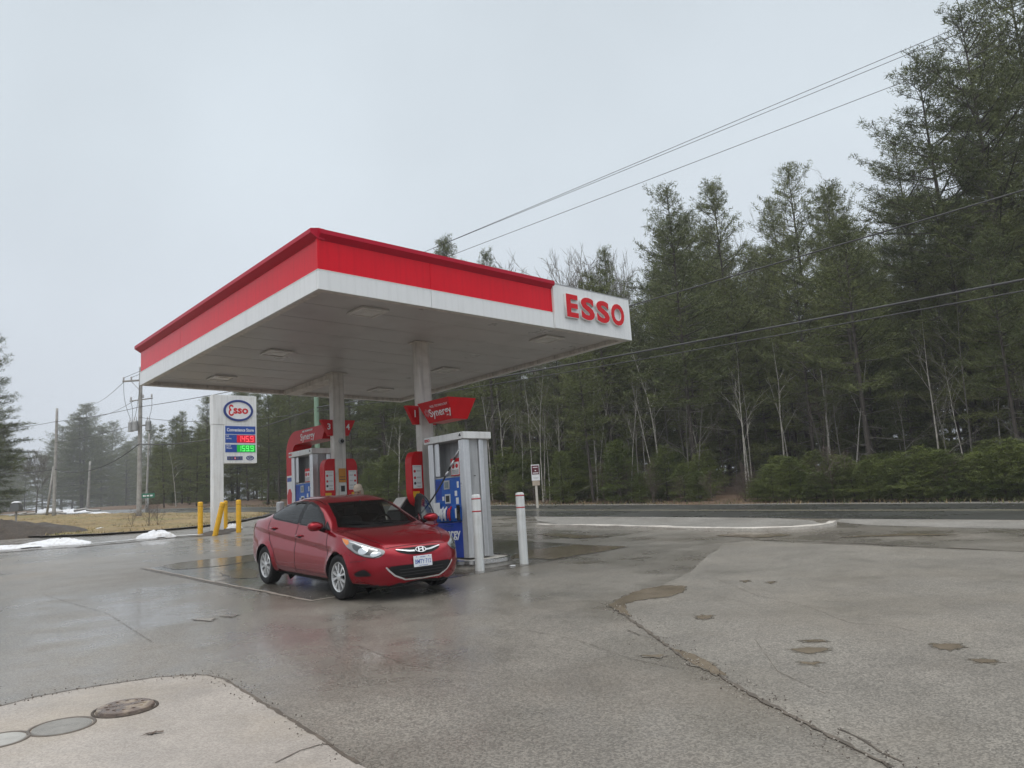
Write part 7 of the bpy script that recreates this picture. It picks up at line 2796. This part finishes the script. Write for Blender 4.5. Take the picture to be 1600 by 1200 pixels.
# green street-name sign beside the pole
gp = on_ground(231, 803)
GS = thing('street_sign', 'small green street-name sign on a thin post right of the transformer pole', 'street sign', gp, math.radians(10))
hS = (803 - 772) / 1203.6 * gp.y
mb = MB(); mb.tube([(0, 0, -0.1), (0, 0, hS)], 0.04, 8); mb.build('post', M_['galv'], GS, smooth=True)
mb = MB(); mb.box(-0.42, 0.42, -0.05, -0.03, hS - 0.28, hS + 0.02); gsb = mb.build('sign_plate', M_['green_sign'], GS, bevel=0.01)
mb = MB()
for a, b in ((-0.30, -0.10), (-0.06, 0.08), (0.12, 0.30)):
    mb.box(a, b, -0.054, -0.0495, hS - 0.18, hS - 0.08)
mb.build('print', M_['ink'], gsb)
# mailbox at the left edge
mp = on_ground(24, 834)
MBX = thing('mailbox', 'snow-topped grey box on a thin post near the left edge of the picture', 'mailbox', mp, math.radians(15))
hM = (834 - 800) / 1203.6 * mp.y
mb = MB(); mb.tube([(0, 0, -0.1), (0, 0, hM)], 0.045, 8); mb.build('post', M_['wood'], MBX)
mb = MB()
prof = [(-0.17, 0), (-0.17, 0.20)] + [(-0.17 * math.cos(a), 0.20 + 0.17 * math.sin(a)) for a in np.linspace(0.2, math.pi - 0.2, 9)] + [(0.17, 0.20), (0.17, 0)]
mb.prism(prof, lambda a, z, d: Vector((a, d, hM + z)), -0.26, 0.26)
me = mb.mesh('box'); bmx = bmesh.new(); bmx.from_mesh(me); bmesh.ops.recalc_face_normals(bmx, faces=bmx.faces); bmx.to_mesh(me); bmx.free()
link_mesh('box', me, M_['dark_grey'], MBX)
mb = MB(); mb.lathe([(0.20, 0.0), (0.17, 0.05), (0.08, 0.08), (0.0, 0.085)], 14, Matrix.Translation((0, 0, hM + 0.35)) @ Matrix.Diagonal((1, 1.3, 1, 1))); mb.build('snow_cap', G_['snow'], MBX, smooth=True)
# snow-laden brush pile beyond the grass at far left
LOGP = on_ground(90, 805)
for k in range(9):
    rnd = random.Random(k + 90)
    a = LOGP + Vector((rnd.uniform(-3.2, 3.2), rnd.uniform(-0.6, 0.6), rnd.uniform(0.08, 0.30)))
    mb = MB()
    d = Vector((1, rnd.uniform(-0.4, 0.4), rnd.uniform(-0.12, 0.12))) * rnd.uniform(0.4, 0.8)
    mb.tube([-d, Vector((0, 0, rnd.uniform(-0.05, 0.05))), d], [0.09, 0.085, 0.07], 8)
    o = mb.build('log', M_['wood'], None, angle=50)
    o.location = a
    tag(o, 'grey log in the untidy pile beyond the grass at the left', 'log', 'logs in the pile on the left verge')

# manhole covers and litter on the foreground pad
def cover(px, py, r, m, label, kind):
    p = on_ground(px, py)
    nrm = Vector((0.019, -0.0481, 1)).normalized()
    t = thing('manhole_cover', label, 'manhole cover', p + Vector((0, 0, 0.012)), 0.3, 'round covers in the foreground pad')
    q = nrm.to_track_quat('Z', 'Y')
    t.rotation_euler = q.to_euler()
    mb = MB()
    mb.lathe([(r + 0.025, -0.006), (r + 0.022, 0.006), (r + 0.004, 0.007), (r, 0.001)], 40, cap=False)
    mb.build('frame', G_['mud'] if kind == 'rust' else G_['grime'], t, smooth=True)
    mb = MB()
    if kind == 'rust':
        mb.lathe([(0.0, 0.030), (r * 0.80, 0.030), (r * 0.90, 0.027), (r * 0.94, 0.022), (r - 0.006, 0.000)], 40, cap=False)
    else:
        pr_ = [(0.0, 0.005)]
        for q_ in range(1, 12):
            pr_ += [(r * q_ / 12.2 - 0.004, 0.005), (r * q_ / 12.2, 0.0025), (r * q_ / 12.2 + 0.004, 0.005)]
        pr_ += [(r - 0.010, 0.005), (r - 0.006, 0.0)]
        mb.lathe(pr_, 40, cap=False)
    me = mb.mesh('lid')
    bmx = bmesh.new(); bmx.from_mesh(me); bmesh.ops.recalc_face_normals(bmx, faces=bmx.faces)
    if sum(f.normal.z for f in bmx.faces) < 0:
        bmesh.ops.reverse_faces(bmx, faces=bmx.faces)
    bmx.to_mesh(me); bmx.free()
    lid = link_mesh('lid', me, m, t)
    if kind == 'rust':
        mb = MB()
        for a in range(0, 360, 30):
            c, s = math.cos(math.radians(a)), math.sin(math.radians(a))
            mb.box(-0.012, 0.012, -0.012, 0.012, 0.028, 0.0345, M=Matrix.Translation((c * r * 0.62, s * r * 0.62, 0)))
        for x in (-0.4, 0.4):
            mb.box(-0.03, 0.03, -0.008, 0.008, 0.028, 0.033, M=Matrix.Translation((x * r, 0, 0)))
        mb.build('stud', m, lid)
    return t
RUST = mat('rusty_iron_lid', (0.125, 0.092, 0.074), 0.36, var=0.4, scale=16, rvar=0.2, bump=0.5, bscale=30, dirt=((0.42, 0.34, 0.24), 11.0, 0.8))
cover(196, 1110, 0.215, RUST, 'raised rusty brown manhole cover in the foreground pad', 'rust')
cover(97, 1138, 0.20, mat('grey_fibre_lid', (0.23, 0.22, 0.20), 0.5, var=0.15, scale=12, bump=0.2), 'flat plain grey cover between the rusty one and the picture edge', 'plain')
cover(-2, 1160, 0.17, mat('pale_fibre_lid', (0.36, 0.35, 0.325), 0.5, var=0.1, scale=12), 'pale round cover cut by the left edge of the picture', 'plain')
LEAF = mat('wet_brown_leaf', (0.075, 0.048, 0.032), 0.45, var=0.3, scale=20)
def leaf(p, size, rz, label, seed, group=None):
    rnd = random.Random(seed)
    mb = MB()
    n = 16
    vs = [Vector((0, 0, 0.012))]
    for k in range(n):
        a = 2 * math.pi * k / n
        r = size * (1.0 if k % 3 == 0 else 0.45) * rnd.uniform(0.7, 1.2) * (1.25 if k in (0, 15, 1) else 1)
        vs.append(Vector((r * math.cos(a), r * 0.55 * math.sin(a), rnd.uniform(0.002, 0.014))))
    mb.add(vs, [(0, 1 + k, 1 + (k + 1) % n) for k in range(n)])
    o = mb.build('leaf', LEAF)
    o.location = p
    o.rotation_euler = (0, 0, rz)
    tag(o, label, 'leaf', group)
leaf(on_ground(238, 1150) + Vector((0, 0, 0.014)), 0.075, 0.4, 'torn dark brown leaf lying on the foreground pad', 1)
LG_ = 'leaf scraps by the island bollards'
for k, (x, y, s, lab) in enumerate(((768, 886, 0.07, 'brown leaf scrap just right of the nearer bollard, leftmost of three'), (779, 883, 0.09, 'brown leaf scrap between the two bollards, the largest'), (791, 885, 0.06, 'brown leaf scrap closest to the right-hand bollard'))):
    leaf(on_ground(x, y) + Vector((0, 0, 0.012)), s, k * 1.3, lab, 5 + k, LG_)
mb = MB()
p = on_ground(801, 885)
mb.box(-0.05, 0.05, -0.025, 0.025, 0.0, 0.018, M=Matrix.Rotation(0.4, 4, 'Z'))
o = mb.build('paper_scrap', M_['paper'], None, bevel=0.004)
o.location = p + Vector((0, 0, 0.006))
tag(o, 'small white paper scrap on the ground between the bollards', 'paper scrap')
